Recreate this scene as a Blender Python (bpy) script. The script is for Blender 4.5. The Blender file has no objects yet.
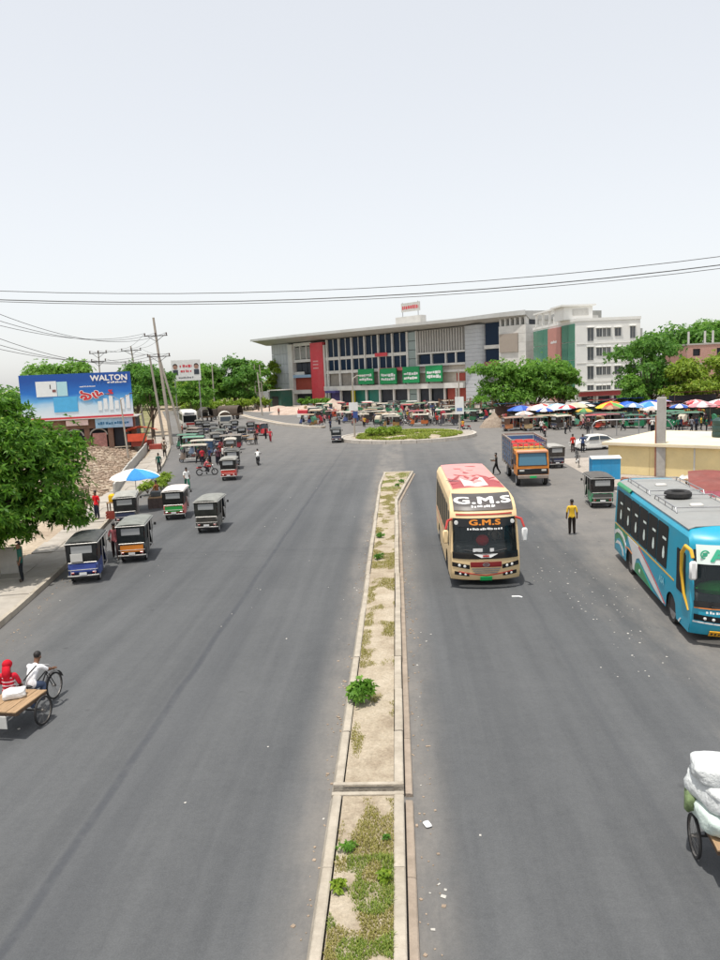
import bpy, bmesh, math, random
import numpy as np
from mathutils import Vector, Matrix
R = math.radians
random.seed(7)
scn = bpy.context.scene
COL = scn.collection

# ------------------------------------------------------------------ camera
cd = bpy.data.cameras.new('camera')
cam = bpy.data.objects.new('camera', cd)
COL.objects.link(cam)
cd.sensor_fit = 'VERTICAL'; cd.sensor_height = 36.0
cd.lens = 36.0 * 730.0 / 960.0
cd.clip_end = 5000.0; cd.clip_start = 0.1
_p, _y, _r = R(8.139), R(3.074), R(2.5)
_F = Vector((-math.sin(_y)*math.cos(_p), math.cos(_y)*math.cos(_p), -math.sin(_p)))
_R0 = Vector((math.cos(_y), math.sin(_y), 0)); _U0 = _R0.cross(_F)
_X = _R0*math.cos(_r) - _U0*math.sin(_r); _U = _R0*math.sin(_r) + _U0*math.cos(_r)
m = Matrix((_X, _U, -_F)).transposed().to_4x4(); m.translation = (0, 0, 7.8)
cam.matrix_world = m
scn.camera = cam

# ------------------------------------------------------------------ sky, sun, exposure
SUN_EL, SUN_AZ = R(77), R(-145)          # azimuth measured from +Y (down the road) towards +X
wd = bpy.data.worlds.new('World'); scn.world = wd; wd.use_nodes = True
nt = wd.node_tree; nt.nodes.clear()
sky = nt.nodes.new('ShaderNodeTexSky'); sky.sky_type = 'NISHITA'; sky.sun_disc = False
sky.sun_elevation = SUN_EL; sky.sun_rotation = SUN_AZ
sky.air_density = 1.0; sky.dust_density = 1.7; sky.ozone_density = 1.0; sky.altitude = 20
hs = nt.nodes.new('ShaderNodeHueSaturation'); hs.inputs['Saturation'].default_value = 0.5
bg = nt.nodes.new('ShaderNodeBackground'); bg.inputs['Strength'].default_value = 0.15
wo = nt.nodes.new('ShaderNodeOutputWorld')
gm = nt.nodes.new('ShaderNodeGamma'); gm.inputs['Gamma'].default_value = 0.35      # thick even haze: evens out the whole dome
mu = nt.nodes.new('ShaderNodeVectorMath'); mu.operation = 'SCALE'; mu.inputs['Scale'].default_value = 2.45
nt.links.new(sky.outputs[0], hs.inputs['Color']); nt.links.new(hs.outputs[0], gm.inputs['Color']); nt.links.new(gm.outputs[0], mu.inputs[0]); nt.links.new(mu.outputs[0], bg.inputs['Color']); nt.links.new(bg.outputs[0], wo.inputs['Surface'])
sd = bpy.data.lights.new('sun', 'SUN'); sd.energy = 3.0; sd.angle = R(0.9); sd.color = (1.0, 0.955, 0.88)
sun = bpy.data.objects.new('sun', sd); COL.objects.link(sun)
_d = Vector((math.sin(SUN_AZ)*math.cos(SUN_EL), math.cos(SUN_AZ)*math.cos(SUN_EL), math.sin(SUN_EL)))
sun.rotation_euler = _d.to_track_quat('Z', 'Y').to_euler(); sun.location = (0, 0, 60)
vs = scn.view_settings
vs.view_transform = 'Standard'; vs.look = 'None'; vs.gamma = 1.0; vs.use_curve_mapping = False
vs.exposure = 0.60

# ------------------------------------------------------------------ materials
MATS = {}
def hexc(h):
    h = h.lstrip('#'); c = [int(h[i:i+2], 16)/255 for i in (0, 2, 4)]
    return tuple(x/12.92 if x <= .04045 else ((x+.055)/1.055)**2.4 for x in c)
def mk(name, col, rough=.6, var=.18, scale=2.5, metal=0.0, bump=0.0, dirt=0.0, spec=.4, dirtcol=(.16, .125, .09), stretch=None):
    """principled paint / cloth / concrete with uneven tone, a second dirt layer and fine relief"""
    if name in MATS: return MATS[name]
    mt = bpy.data.materials.new(name); mt.use_nodes = True
    n = mt.node_tree; b = n.nodes['Principled BSDF']; L = n.links.new
    b.inputs['Roughness'].default_value = rough; b.inputs['Metallic'].default_value = metal
    b.inputs['Specular IOR Level'].default_value = spec
    tc = n.nodes.new('ShaderNodeTexCoord'); oi = n.nodes.new('ShaderNodeObjectInfo')
    ad = n.nodes.new('ShaderNodeVectorMath'); ad.operation = 'MULTIPLY_ADD'
    cb = n.nodes.new('ShaderNodeCombineXYZ')
    L(oi.outputs['Random'], cb.inputs[0]); L(oi.outputs['Random'], cb.inputs[1]); L(oi.outputs['Random'], cb.inputs[2])
    L(cb.outputs[0], ad.inputs[0]); ad.inputs[1].default_value = (91, 57, 73); L(tc.outputs['Object'], ad.inputs[2])
    src = ad.outputs[0]
    if stretch:
        mp = n.nodes.new('ShaderNodeVectorMath'); mp.operation = 'MULTIPLY'; mp.inputs[1].default_value = stretch
        L(src, mp.inputs[0]); src = mp.outputs[0]
    nz = n.nodes.new('ShaderNodeTexNoise'); nz.inputs['Scale'].default_value = scale; nz.inputs['Detail'].default_value = 6; nz.inputs['Roughness'].default_value = .65
    L(src, nz.inputs['Vector'])
    rp = n.nodes.new('ShaderNodeValToRGB')
    lo = [max(0, c*(1-var)) for c in col]; hi = [min(1, c*(1+var*.8)) for c in col]
    rp.color_ramp.elements[0].position = .3; rp.color_ramp.elements[0].color = (*lo, 1)
    rp.color_ramp.elements[1].position = .72; rp.color_ramp.elements[1].color = (*hi, 1)
    L(nz.outputs['Fac'], rp.inputs['Fac']); out = rp.outputs[0]
    if dirt:
        n2 = n.nodes.new('ShaderNodeTexNoise'); n2.inputs['Scale'].default_value = scale*.45; n2.inputs['Detail'].default_value = 8; n2.inputs['Roughness'].default_value = .75
        L(src, n2.inputs['Vector'])
        mr = n.nodes.new('ShaderNodeMapRange'); mr.inputs['From Min'].default_value = .47; mr.inputs['From Max'].default_value = .75; mr.inputs['To Max'].default_value = dirt
        L(n2.outputs['Fac'], mr.inputs['Value'])
        mx = n.nodes.new('ShaderNodeMix'); mx.data_type = 'RGBA'; mx.inputs['B'].default_value = (*dirtcol, 1)
        L(mr.outputs[0], mx.inputs['Factor']); L(out, mx.inputs['A']); out = mx.outputs['Result']
    L(out, b.inputs['Base Color'])
    if bump:
        n3 = n.nodes.new('ShaderNodeTexNoise'); n3.inputs['Scale'].default_value = scale*7; n3.inputs['Detail'].default_value = 5
        L(src, n3.inputs['Vector'])
        bp = n.nodes.new('ShaderNodeBump'); bp.inputs['Strength'].default_value = bump; bp.inputs['Distance'].default_value = .03
        L(n3.outputs['Fac'], bp.inputs['Height']); L(bp.outputs[0], b.inputs['Normal'])
    MATS[name] = mt
    return mt
def paint(name, hx, dirt=.25, rough=.35): return mk(name, hexc(hx), rough, .1, 1.6, dirt=dirt, spec=.5)
def cloth(name, hx): return mk(name, hexc(hx), .85, .22, 9, bump=.35, spec=.15)
def glass(name, col, rough=.08, alpha=1.0):
    if name in MATS: return MATS[name]
    mt = bpy.data.materials.new(name); mt.use_nodes = True
    b = mt.node_tree.nodes['Principled BSDF']
    b.inputs['Base Color'].default_value = (*col, 1); b.inputs['Roughness'].default_value = rough
    b.inputs['Specular IOR Level'].default_value = .15 if name in ('bus_glass', 'bldg_glass') else .35 if name == 'truck_glass' else .7
    if alpha < 1: b.inputs['Alpha'].default_value = alpha
    MATS[name] = mt; return mt
def leafmat(name, c1, c2, trans=.35, yellow=None):
    if name in MATS: return MATS[name]
    mt = bpy.data.materials.new(name); mt.use_nodes = True
    n = mt.node_tree; n.nodes.clear(); L = n.links.new
    g = n.nodes.new('ShaderNodeNewGeometry'); rp = n.nodes.new('ShaderNodeValToRGB')
    rp.color_ramp.elements[0].color = (*c1, 1); rp.color_ramp.elements[1].color = (*c2, 1)
    if yellow:
        e = rp.color_ramp.elements.new(.9); e.color = (*c2, 1); rp.color_ramp.elements[2].color = (*yellow, 1)
    L(g.outputs['Random Per Island'], rp.inputs['Fac'])
    d = n.nodes.new('ShaderNodeBsdfPrincipled'); d.inputs['Roughness'].default_value = .5; d.inputs['Specular IOR Level'].default_value = .3
    t = n.nodes.new('ShaderNodeBsdfTranslucent'); mx = n.nodes.new('ShaderNodeMixShader'); mx.inputs[0].default_value = trans
    o = n.nodes.new('ShaderNodeOutputMaterial')
    L(rp.outputs[0], d.inputs['Base Color']); L(rp.outputs[0], t.inputs['Color'])
    L(d.outputs[0], mx.inputs[1]); L(t.outputs[0], mx.inputs[2]); L(mx.outputs[0], o.inputs['Surface'])
    MATS[name] = mt; return mt

M_rubber = mk('rubber', (.022, .022, .023), .8, .3, 6, bump=.2, dirt=.3, dirtcol=(.1, .085, .07))
M_dark = mk('dark_metal', (.025, .025, .027), .5, .3, 4, dirt=.25)
M_steel = mk('bare_steel', (.42, .42, .43), .38, .2, 6, metal=.85, dirt=.2)
M_rust = mk('rusty_steel', (.17, .085, .05), .85, .4, 7, bump=.4)
M_white = mk('white_paint', (.72, .72, .71), .5, .08, 2, dirt=.16)
M_offwhite = mk('offwhite_paint', (.55, .54, .51), .6, .12, 2, dirt=.25)
M_black = mk('black_paint', (.018, .018, .02), .35, .2, 3, dirt=.12)
M_vinyl = mk('black_vinyl', (.03, .032, .034), .55, .3, 4, bump=.3, dirt=.3, dirtcol=(.1, .1, .095))
M_vinylgrey = mk('grey_vinyl', (.10, .11, .11), .6, .3, 4, bump=.3, dirt=.35, dirtcol=(.2, .2, .18))
M_concrete = mk('concrete', (.40, .385, .355), .85, .16, 1.6, bump=.35, dirt=.35, dirtcol=(.2, .175, .14))
M_kerb = mk('kerb_concrete', (.40, .355, .29), .9, .2, 2.4, bump=.6, dirt=.6, dirtcol=(.19, .15, .105))
M_wood = mk('raw_wood', (.36, .235, .13), .75, .25, 5, bump=.3, dirt=.3, stretch=(6, .6, 6))
M_darkwood = mk('dark_wood', (.11, .07, .045), .8, .3, 5, bump=.3, stretch=(5, 5, .6))
M_winglass = glass('window_glass', (.025, .035, .045))
M_busglass = glass('bus_glass', (.008, .010, .012), .4)
M_clear = glass('clear_vinyl', (.35, .36, .36), .25)
M_red = paint('red_paint', '#B3261F'); M_lamp = glass('lamp_lens', (.75, .75, .72), .1)
M_tail = glass('tail_lens', (.35, .02, .02), .2); M_amber = glass('amber_lens', (.7, .22, .02), .2)
M_green_plate = paint('plate_green', '#18B35E', 0); M_yellow_plate = paint('plate_yellow', '#E3A51B', 0)
M_skin = mk('skin', (.17, .085, .05), .6, .15, 8, spec=.3); M_hair = mk('hair', (.012, .01, .009), .6, .2, 20)

# ------------------------------------------------------------------ mesh helpers
class MB:
    def __init__(s): s.v = []; s.f = []; s.m = []
    def add(s, vs, fs, m=0):
        o = len(s.v); s.v += [tuple(p) for p in vs]
        for f in fs: s.f.append([i+o for i in f]); s.m.append(m)
        return s
    def box(s, c, d, rz=0, m=0, bev=0.0, rx=0, ry=0):
        hx, hy, hz = d[0]/2, d[1]/2, d[2]/2
        if bev <= 0:
            vs = [(x*hx, y*hy, z*hz) for x in (-1, 1) for y in (-1, 1) for z in (-1, 1)]
            fs = [(0, 1, 3, 2), (4, 6, 7, 5), (0, 4, 5, 1), (2, 3, 7, 6), (0, 2, 6, 4), (1, 5, 7, 3)]
        else:
            b = min(bev, hx*.9, hy*.9, hz*.9); vs = []; ix = {}
            for x in (-1, 1):
                for y in (-1, 1):
                    for z in (-1, 1):
                        for a in range(3):
                            p = [x*(hx-b), y*(hy-b), z*(hz-b)]; p[a] = (x, y, z)[a]*(hx, hy, hz)[a]
                            ix[x, y, z, a] = len(vs); vs.append(tuple(p))
            fs = []
            for sg in (-1, 1):
                q = [(sg, -1, -1), (sg, 1, -1), (sg, 1, 1), (sg, -1, 1)]; fs.append([ix[(*t, 0)] for t in (q if sg > 0 else q[::-1])])
                q = [(-1, sg, -1), (-1, sg, 1), (1, sg, 1), (1, sg, -1)]; fs.append([ix[(*t, 1)] for t in (q if sg > 0 else q[::-1])])
                q = [(-1, -1, sg), (1, -1, sg), (1, 1, sg), (-1, 1, sg)]; fs.append([ix[(*t, 2)] for t in (q if sg > 0 else q[::-1])])
            for y in (-1, 1):
                for z in (-1, 1): fs.append([ix[-1, y, z, 1], ix[1, y, z, 1], ix[1, y, z, 2], ix[-1, y, z, 2]][::(1 if y*z < 0 else -1)])
            for x in (-1, 1):
                for z in (-1, 1): fs.append([ix[x, -1, z, 0], ix[x, 1, z, 0], ix[x, 1, z, 2], ix[x, -1, z, 2]][::(1 if x*z > 0 else -1)])
            for x in (-1, 1):
                for y in (-1, 1): fs.append([ix[x, y, -1, 0], ix[x, y, 1, 0], ix[x, y, 1, 1], ix[x, y, -1, 1]][::(1 if x*y < 0 else -1)])
            for x in (-1, 1):
                for y in (-1, 1):
                    for z in (-1, 1): fs.append([ix[x, y, z, a] for a in range(3)][::(1 if x*y*z > 0 else -1)])
        M = Matrix.Translation(c)
        if rz or rx or ry: M = M @ Matrix.Rotation(rz, 4, 'Z') @ Matrix.Rotation(rx, 4, 'X') @ Matrix.Rotation(ry, 4, 'Y')
        return s.add([M @ Vector(p) for p in vs], fs, m)
    def bx(s, x0, x1, y0, y1, z0, z1, m=0, bev=0.0):
        return s.box(((x0+x1)/2, (y0+y1)/2, (z0+z1)/2), (abs(x1-x0), abs(y1-y0), abs(z1-z0)), 0, m, bev)
    def tube(s, pts, r, n=7, m=0, cap=True):
        pts = [Vector(p) for p in pts]; k = len(pts)
        rs = r if isinstance(r, (list, tuple)) else [r]*k
        ref = None; vs = []
        for i, p in enumerate(pts):
            t = (pts[min(i+1, k-1)]-pts[max(i-1, 0)]).normalized()
            if ref is None:
                ref = Vector((0, 0, 1)) if abs(t.z) < .9 else Vector((1, 0, 0))
            a = (ref - t*ref.dot(t)).normalized(); b = t.cross(a); ref = a
            for j in range(n):
                w = 2*math.pi*j/n; vs.append(p + (a*math.cos(w)+b*math.sin(w))*rs[i])
        fs = [(i*n+j, i*n+(j+1) % n, (i+1)*n+(j+1) % n, (i+1)*n+j) for i in range(k-1) for j in range(n)]
        if cap: fs += [tuple(range(n))[::-1], tuple(range((k-1)*n, k*n))]
        return s.add(vs, fs, m)
    def lathe(s, prof, c=(0, 0, 0), axis='Z', n=16, m=0, closed=False):
        vs = []; k = len(prof)
        for (r, h) in prof:
            for j in range(n):
                w = 2*math.pi*j/n; x, y = r*math.cos(w), r*math.sin(w)
                p = (x, y, h) if axis == 'Z' else (h, x, y) if axis == 'X' else (y, h, x)
                vs.append((p[0]+c[0], p[1]+c[1], p[2]+c[2]))
        rng = range(k) if closed else range(k-1)
        fs = [(i*n+j, i*n+(j+1) % n, ((i+1) % k)*n+(j+1) % n, ((i+1) % k)*n+j) for i in rng for j in range(n)]
        if not closed: fs += [tuple(range(n))[::-1], tuple(range((k-1)*n, k*n))]
        return s.add(vs, fs, m)
    def ell(s, c, r, n=10, m=0, k=6):
        prof = [(math.sin(math.pi*i/k), -math.cos(math.pi*i/k)) for i in range(k+1)]
        vs = []
        for (a, h) in prof:
            for j in range(n):
                w = 2*math.pi*j/n; vs.append((c[0]+r[0]*a*math.cos(w), c[1]+r[1]*a*math.sin(w), c[2]+r[2]*h))
        return s.add(vs, [(i*n+j, i*n+(j+1) % n, (i+1)*n+(j+1) % n, (i+1)*n+j) for i in range(k) for j in range(n)], m)
    def prism(s, poly, vec, m=0):
        """poly: 3D outline, extruded by vec"""
        n = len(poly); v = Vector(vec); vs = [Vector(p) for p in poly] + [Vector(p)+v for p in poly]
        return s.add(vs, [tuple(range(n))[::-1], tuple(range(n, 2*n))] + [(i, (i+1) % n, n+(i+1) % n, n+i) for i in range(n)], m)
    def grid(s, fn, us, vs_, m=0, thick=None):
        """surface patch fn(u,v); thick: function giving the back point for a closed slab"""
        nu, nv = len(us), len(vs_)
        P = [fn(u, v) for u in us for v in vs_]
        fs = [(i*nv+j, (i+1)*nv+j, (i+1)*nv+j+1, i*nv+j+1) for i in range(nu-1) for j in range(nv-1)]
        if thick is not None:
            o = len(P); P = P + [Vector(p)-Vector(thick) for p in P]
            fs += [tuple(o+i for i in f[::-1]) for f in fs]
            rim = [i*nv for i in range(nu)] + [(nu-1)*nv+j for j in range(1, nv)] + [i*nv+nv-1 for i in range(nu-2, -1, -1)] + [j for j in range(nv-2, 0, -1)]
            fs += [(rim[i], rim[(i+1) % len(rim)], o+rim[(i+1) % len(rim)], o+rim[i]) for i in range(len(rim))]
        return s.add(P, fs, m)
    def mesh(s, name, mats, smooth=False):
        me = bpy.data.meshes.new(name); me.from_pydata(s.v, [], s.f)
        for mt in (mats if isinstance(mats, (list, tuple)) else [mats]): me.materials.append(mt)
        if len(me.materials) > 1: me.polygons.foreach_set('material_index', s.m)
        bm = bmesh.new(); bm.from_mesh(me); bmesh.ops.recalc_face_normals(bm, faces=bm.faces); bm.to_mesh(me); bm.free()
        if smooth:
            me.polygons.foreach_set('use_smooth', [True]*len(me.polygons))
            if smooth != 'all': me.set_sharp_from_angle(angle=R(40))
        me.update(); return me
    def build(s, name, mats, parent=None, smooth=False, loc=None, rz=0, label=None):
        return link(name, s.mesh(name, mats, smooth), parent, loc, rz, label)
def link(name, me, parent=None, loc=None, rz=0, label=None):
    o = bpy.data.objects.new(name, me); COL.objects.link(o)
    if parent is not None: o.parent = parent
    if loc is not None: o.location = loc
    if rz: o.rotation_euler.z = rz
    if label: o['label'] = label
    return o
def tag(o, label, cat, group=None, kind=None):
    o['label'] = label
    if cat: o['category'] = cat
    if group: o['group'] = group
    if kind: o['kind'] = kind
    return o
def thing(name, label, cat, loc=(0, 0, 0), rz=0, group=None):
    o = bpy.data.objects.new(name, None); COL.objects.link(o); o.empty_display_size = .3
    o.location = loc; o.rotation_euler.z = rz
    return tag(o, label, cat, group)
def struct(o): o['kind'] = 'structure'; return o
KIDS = {}
def kids(o):
    if o.name not in KIDS:
        KIDS.clear()
        for c in COL.objects:
            KIDS.setdefault(c.name, [])
        for c in COL.objects:
            if c.parent: KIDS[c.parent.name].append(c)
    return KIDS[o.name]
def dup(o, loc=None, rz=None, label=None, group=None, swap=None, parent=None, tree=None):
    """copy of a thing with copies of its parts and sub-parts; swap = {material: material} per object"""
    c = o.copy(); COL.objects.link(c); c.parent = parent
    if loc is not None: c.location = loc
    if rz is not None: c.rotation_euler.z = rz
    if label: c['label'] = label
    if group: c['group'] = group
    if swap:
        for sl in c.material_slots:
            if sl.material in swap:
                nm = swap[sl.material]; sl.link = 'OBJECT'; sl.material = nm
    for ch in (tree or TREE)(o): dup(ch, swap=swap, parent=c, tree=tree)
    return c
_tree_cache = {}
def TREE(o):
    return _tree_cache.get(o.name, [])
def remember(o):
    """cache the children of a prototype so that copies are quick"""
    def rec(x):
        ch = [c for c in COL.objects if c.parent == x]; _tree_cache[x.name] = ch
        for c in ch: rec(c)
    rec(o); return o
def text_pts(s, size=1.0, bold=0.0, shear=0.0, align='CENTER', space=1.0, res=3):
    cu = bpy.data.curves.new('t', 'FONT'); cu.body = s; cu.size = size; cu.offset = bold; cu.shear = shear
    cu.align_x = align; cu.resolution_u = res; cu.space_character = space; cu.fill_mode = 'BOTH' if cu.dimensions == '3D' else cu.fill_mode
    ob = bpy.data.objects.new('t', cu); COL.objects.link(ob)
    dg = bpy.context.evaluated_depsgraph_get()
    me = bpy.data.meshes.new_from_object(ob.evaluated_get(dg))
    vs = [tuple(v.co) for v in me.vertices]; fs = [tuple(p.vertices) for p in me.polygons]
    bpy.data.objects.remove(ob); bpy.data.meshes.remove(me); bpy.data.curves.remove(cu)
    return vs, fs
def lettering(name, s, mat, parent, fn, size, bold=0.0, shear=0.0, align='CENTER', space=1.0, mirror=False):
    """flat letters laid on a surface: fn(u, v) -> point"""
    vs, fs = text_pts(s, size, 0.0, shear, align, space)
    me = bpy.data.meshes.new(name); me.from_pydata(vs, [], [list(f) for f in fs])
    bm = bmesh.new(); bm.from_mesh(me); bmesh.ops.triangulate(bm, faces=bm.faces)
    for _ in range(4):
        ed = [e for e in bm.edges if e.calc_length() > size*.14]
        if ed: bmesh.ops.subdivide_edges(bm, edges=ed, cuts=1); bmesh.ops.triangulate(bm, faces=bm.faces)
    bm.verts.index_update(); base = [(v.co.x, v.co.y) for v in bm.verts]; bf = [[v.index for v in f.verts] for f in bm.faces]; bm.free()
    V, F = [], []; e = size*.01
    for k, (dx, dy) in enumerate([(0, 0)] + ([(1, 0), (-1, 0), (0, 1), (0, -1), (.7, .7), (-.7, -.7), (.7, -.7), (-.7, .7)] if bold else [])):   # heavier strokes: the same letters laid side by side
        o = len(V)
        for x, y in base:
            x += dx*bold; y += dy*bold; q = Vector(fn(x, y)); nn = (Vector(fn(x+e, y))-q).cross(Vector(fn(x, y+e))-q)
            V.append(q + nn.normalized()*.0012*k)
        F += [[i+o for i in f] for f in bf]
    bpy.data.meshes.remove(me); me = bpy.data.meshes.new(name); me.from_pydata([tuple(v) for v in V], [], F); me.materials.append(mat); me.update()
    return link(name, me, parent)
def inst(name, mesh_cache={}, **k): pass
def lin(a, b, n): return [a+(b-a)*i/(n-1) for i in range(n)]
# ================================================================== THE SETTING
from mathutils import noise as mnoise
def ngon_sheet(name, pts, z, mat):
    me = bpy.data.meshes.new(name); me.from_pydata([(x, y, z) for x, y in pts], [], [list(range(len(pts)))]); me.materials.append(mat)
    if me.polygons[0].normal.z < 0: me.flip_normals()
    return struct(link(name, me))
def ground_mat(name, c1, c2, c3, scale=.35, bump=.5):
    mt = bpy.data.materials.new(name); mt.use_nodes = True
    n = mt.node_tree; b = n.nodes['Principled BSDF']; L = n.links.new; b.inputs['Roughness'].default_value = .95; b.inputs['Specular IOR Level'].default_value = .15
    tc = n.nodes.new('ShaderNodeTexCoord')
    def nz(sc, det=8):
        x = n.nodes.new('ShaderNodeTexNoise'); x.inputs['Scale'].default_value = sc; x.inputs['Detail'].default_value = det; x.inputs['Roughness'].default_value = .7; L(tc.outputs['Object'], x.inputs['Vector']); return x
    a, f = nz(scale), nz(scale*14)
    rp = n.nodes.new('ShaderNodeValToRGB'); rp.color_ramp.elements[0].position = .32; rp.color_ramp.elements[0].color = (*c1, 1); rp.color_ramp.elements[1].position = .7; rp.color_ramp.elements[1].color = (*c3, 1)
    e = rp.color_ramp.elements.new(.5); e.color = (*c2, 1)
    L(a.outputs['Fac'], rp.inputs['Fac'])
    mx = n.nodes.new('ShaderNodeMix'); mx.data_type = 'RGBA'; mx.blend_type = 'OVERLAY'; mx.inputs['Factor'].default_value = .75
    L(rp.outputs[0], mx.inputs['A']); L(f.outputs['Color'], mx.inputs['B'])
    bw = n.nodes.new('ShaderNodeRGBToBW'); L(f.outputs['Color'], bw.inputs[0]); L(bw.outputs[0], mx.inputs['B'])
    L(mx.outputs['Result'], b.inputs['Base Color'])
    bp = n.nodes.new('ShaderNodeBump'); bp.inputs['Strength'].default_value = bump; bp.inputs['Distance'].default_value = .06; L(f.outputs['Fac'], bp.inputs['Height']); L(bp.outputs[0], b.inputs['Normal'])
    return mt
M_dirt = ground_mat('sandy_dirt', (.27, .205, .15), (.37, .30, .225), (.47, .40, .31))
M_pave = ground_mat('dusty_paving', (.30, .26, .225), (.36, .32, .28), (.42, .375, .33), .5, .3)
M_soil = ground_mat('median_soil', (.27, .215, .155), (.38, .32, .24), (.46, .40, .315), 1.3, .6)

def asphalt_mat():
    mt = bpy.data.materials.new('asphalt'); mt.use_nodes = True
    n = mt.node_tree; b = n.nodes['Principled BSDF']; L = n.links.new
    tc = n.nodes.new('ShaderNodeTexCoord'); sp = n.nodes.new('ShaderNodeSeparateXYZ'); L(tc.outputs['Object'], sp.inputs[0])
    def noise(scale, det=5, mul=None, rough=.6):
        x = n.nodes.new('ShaderNodeTexNoise'); x.inputs['Scale'].default_value = scale; x.inputs['Detail'].default_value = det; x.inputs['Roughness'].default_value = rough
        if mul:
            v = n.nodes.new('ShaderNodeVectorMath'); v.operation = 'MULTIPLY'; v.inputs[1].default_value = mul; L(tc.outputs['Object'], v.inputs[0]); L(v.outputs[0], x.inputs['Vector'])
        else: L(tc.outputs['Object'], x.inputs['Vector'])
        return x.outputs['Fac']
    def mth(op, a, c=None, d=None):
        x = n.nodes.new('ShaderNodeMath'); x.operation = op
        for i, q in enumerate((a, c, d)):
            if q is None: continue
            if isinstance(q, (int, float)): x.inputs[i].default_value = q
            else: L(q, x.inputs[i])
        return x.outputs[0]
    def rng(v, a, c, lo=0.0, hi=1.0):
        x = n.nodes.new('ShaderNodeMapRange'); x.interpolation_type = 'SMOOTHSTEP'; L(v, x.inputs[0])
        x.inputs[1].default_value = a; x.inputs[2].default_value = c; x.inputs[3].default_value = lo; x.inputs[4].default_value = hi
        return x.outputs[0]
    X, Y = sp.outputs[0], sp.outputs[1]
    speck = noise(38, 3, None, .8); blot = noise(.16, 6); strk = noise(1.0, 5, (1.1, .035, 1)); mid = noise(2.2, 6, None, .7)
    tone = mth('ADD', mth('MULTIPLY', rng(speck, .3, .7), .34), mth('ADD', mth('MULTIPLY', rng(strk, .3, .7), .36), mth('ADD', mth('MULTIPLY', rng(blot, .3, .7), .18), mth('MULTIPLY', rng(mid, .3, .7), .12))))
    rp = n.nodes.new('ShaderNodeValToRGB'); rp.color_ramp.elements[0].position = .1; rp.color_ramp.elements[0].color = (.061, .064, .068, 1)
    rp.color_ramp.elements[1].position = .9; rp.color_ramp.elements[1].color = (.112, .115, .118, 1); L(tone, rp.inputs['Fac'])
    # seam between two paver runs in the left carriageway (wanders a little), a fainter one on the right
    wob = mth('MULTIPLY', mth('SUBTRACT', noise(.22, 3, (0, 1, 0)), .5), .22)
    def seam(x0, w, a): return mth('MULTIPLY', mth('SUBTRACT', 1.0, rng(mth('ABSOLUTE', mth('SUBTRACT', mth('ADD', X, wob), x0)), w*.15, w)), a)
    sm = mth('MAXIMUM', seam(-5.8, .17, .55), mth('MAXIMUM', seam(-5.35, .9, .16), seam(4.3, .12, .16)))
    sm = mth('MULTIPLY', sm, rng(mid, .25, .6, .4, 1))
    m1 = n.nodes.new('ShaderNodeMix'); m1.data_type = 'RGBA'; L(sm, m1.inputs['Factor']); L(rp.outputs[0], m1.inputs['A']); m1.inputs['B'].default_value = (.036, .04, .05, 1)
    # dust that traffic has swept to the kerbs, the right-hand parking strip and the junction
    nd = noise(.7, 8, None, .75); ndl = noise(.9, 7, (1, .25, 1), .7)
    dR = mth('MULTIPLY', rng(mth('ADD', X, mth('MULTIPLY', mth('SUBTRACT', ndl, .5), 6.0)), 6.0, 9.5), .75)
    dM = mth('MULTIPLY', mth('SUBTRACT', 1.0, rng(mth('ABSOLUTE', mth('ADD', X, .72)), .75, 1.75)), mth('MULTIPLY', rng(ndl, .3, .62, .35, 1), .8))
    dL = mth('MULTIPLY', rng(mth('ADD', mth('ADD', X, mth('MULTIPLY', Y, .17)), mth('MULTIPLY', mth('SUBTRACT', ndl, .5), 4.0)), -6.4, -10.4), .45)
    dF = mth('MULTIPLY', rng(mth('ADD', Y, mth('MULTIPLY', mth('SUBTRACT', nd, .5), 30)), 40, 105), .62)
    du = mth('MULTIPLY', mth('MAXIMUM', mth('MAXIMUM', dR, dM), mth('MAXIMUM', dL, dF)), rng(nd, .25, .65, .55, 1))
    m2 = n.nodes.new('ShaderNodeMix'); m2.data_type = 'RGBA'; L(du, m2.inputs['Factor']); L(m1.outputs['Result'], m2.inputs['A']); m2.inputs['B'].default_value = (.215, .198, .178, 1)
    # tyre-darkened stains
    st = mth('MULTIPLY', rng(noise(.33, 4, (1, .5, 1)), .62, .8), .35)
    m3 = n.nodes.new('ShaderNodeMix'); m3.data_type = 'RGBA'; L(st, m3.inputs['Factor']); L(m2.outputs['Result'], m3.inputs['A']); m3.inputs['B'].default_value = (.06, .06, .06, 1)
    dr = n.nodes.new('ShaderNodeTexVoronoi'); dr.inputs['Scale'].default_value = 1.3; L(tc.outputs['Object'], dr.inputs['Vector'])
    oil = mth('MULTIPLY', mth('SUBTRACT', 1.0, rng(dr.outputs['Distance'], .03, .16)), mth('MULTIPLY', rng(noise(.5, 3), .5, .66), .5))
    m4 = n.nodes.new('ShaderNodeMix'); m4.data_type = 'RGBA'; L(oil, m4.inputs['Factor']); L(m3.outputs['Result'], m4.inputs['A']); m4.inputs['B'].default_value = (.035, .036, .038, 1)
    gr = mth('ADD', .78, mth('MULTIPLY', noise(9, 4, None, .85), .44))
    m5 = n.nodes.new('ShaderNodeVectorMath'); m5.operation = 'SCALE'; L(m4.outputs['Result'], m5.inputs[0]); L(gr, m5.inputs['Scale'])
    L(m5.outputs[0], b.inputs['Base Color'])
    b.inputs['Roughness'].default_value = .82; b.inputs['Specular IOR Level'].default_value = .3
    bp = n.nodes.new('ShaderNodeBump'); bp.inputs['Strength'].default_value = .35; bp.inputs['Distance'].default_value = .012; L(speck, bp.inputs['Height']); L(bp.outputs[0], b.inputs['Normal'])
    return mt
M_asph = asphalt_mat()

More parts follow.
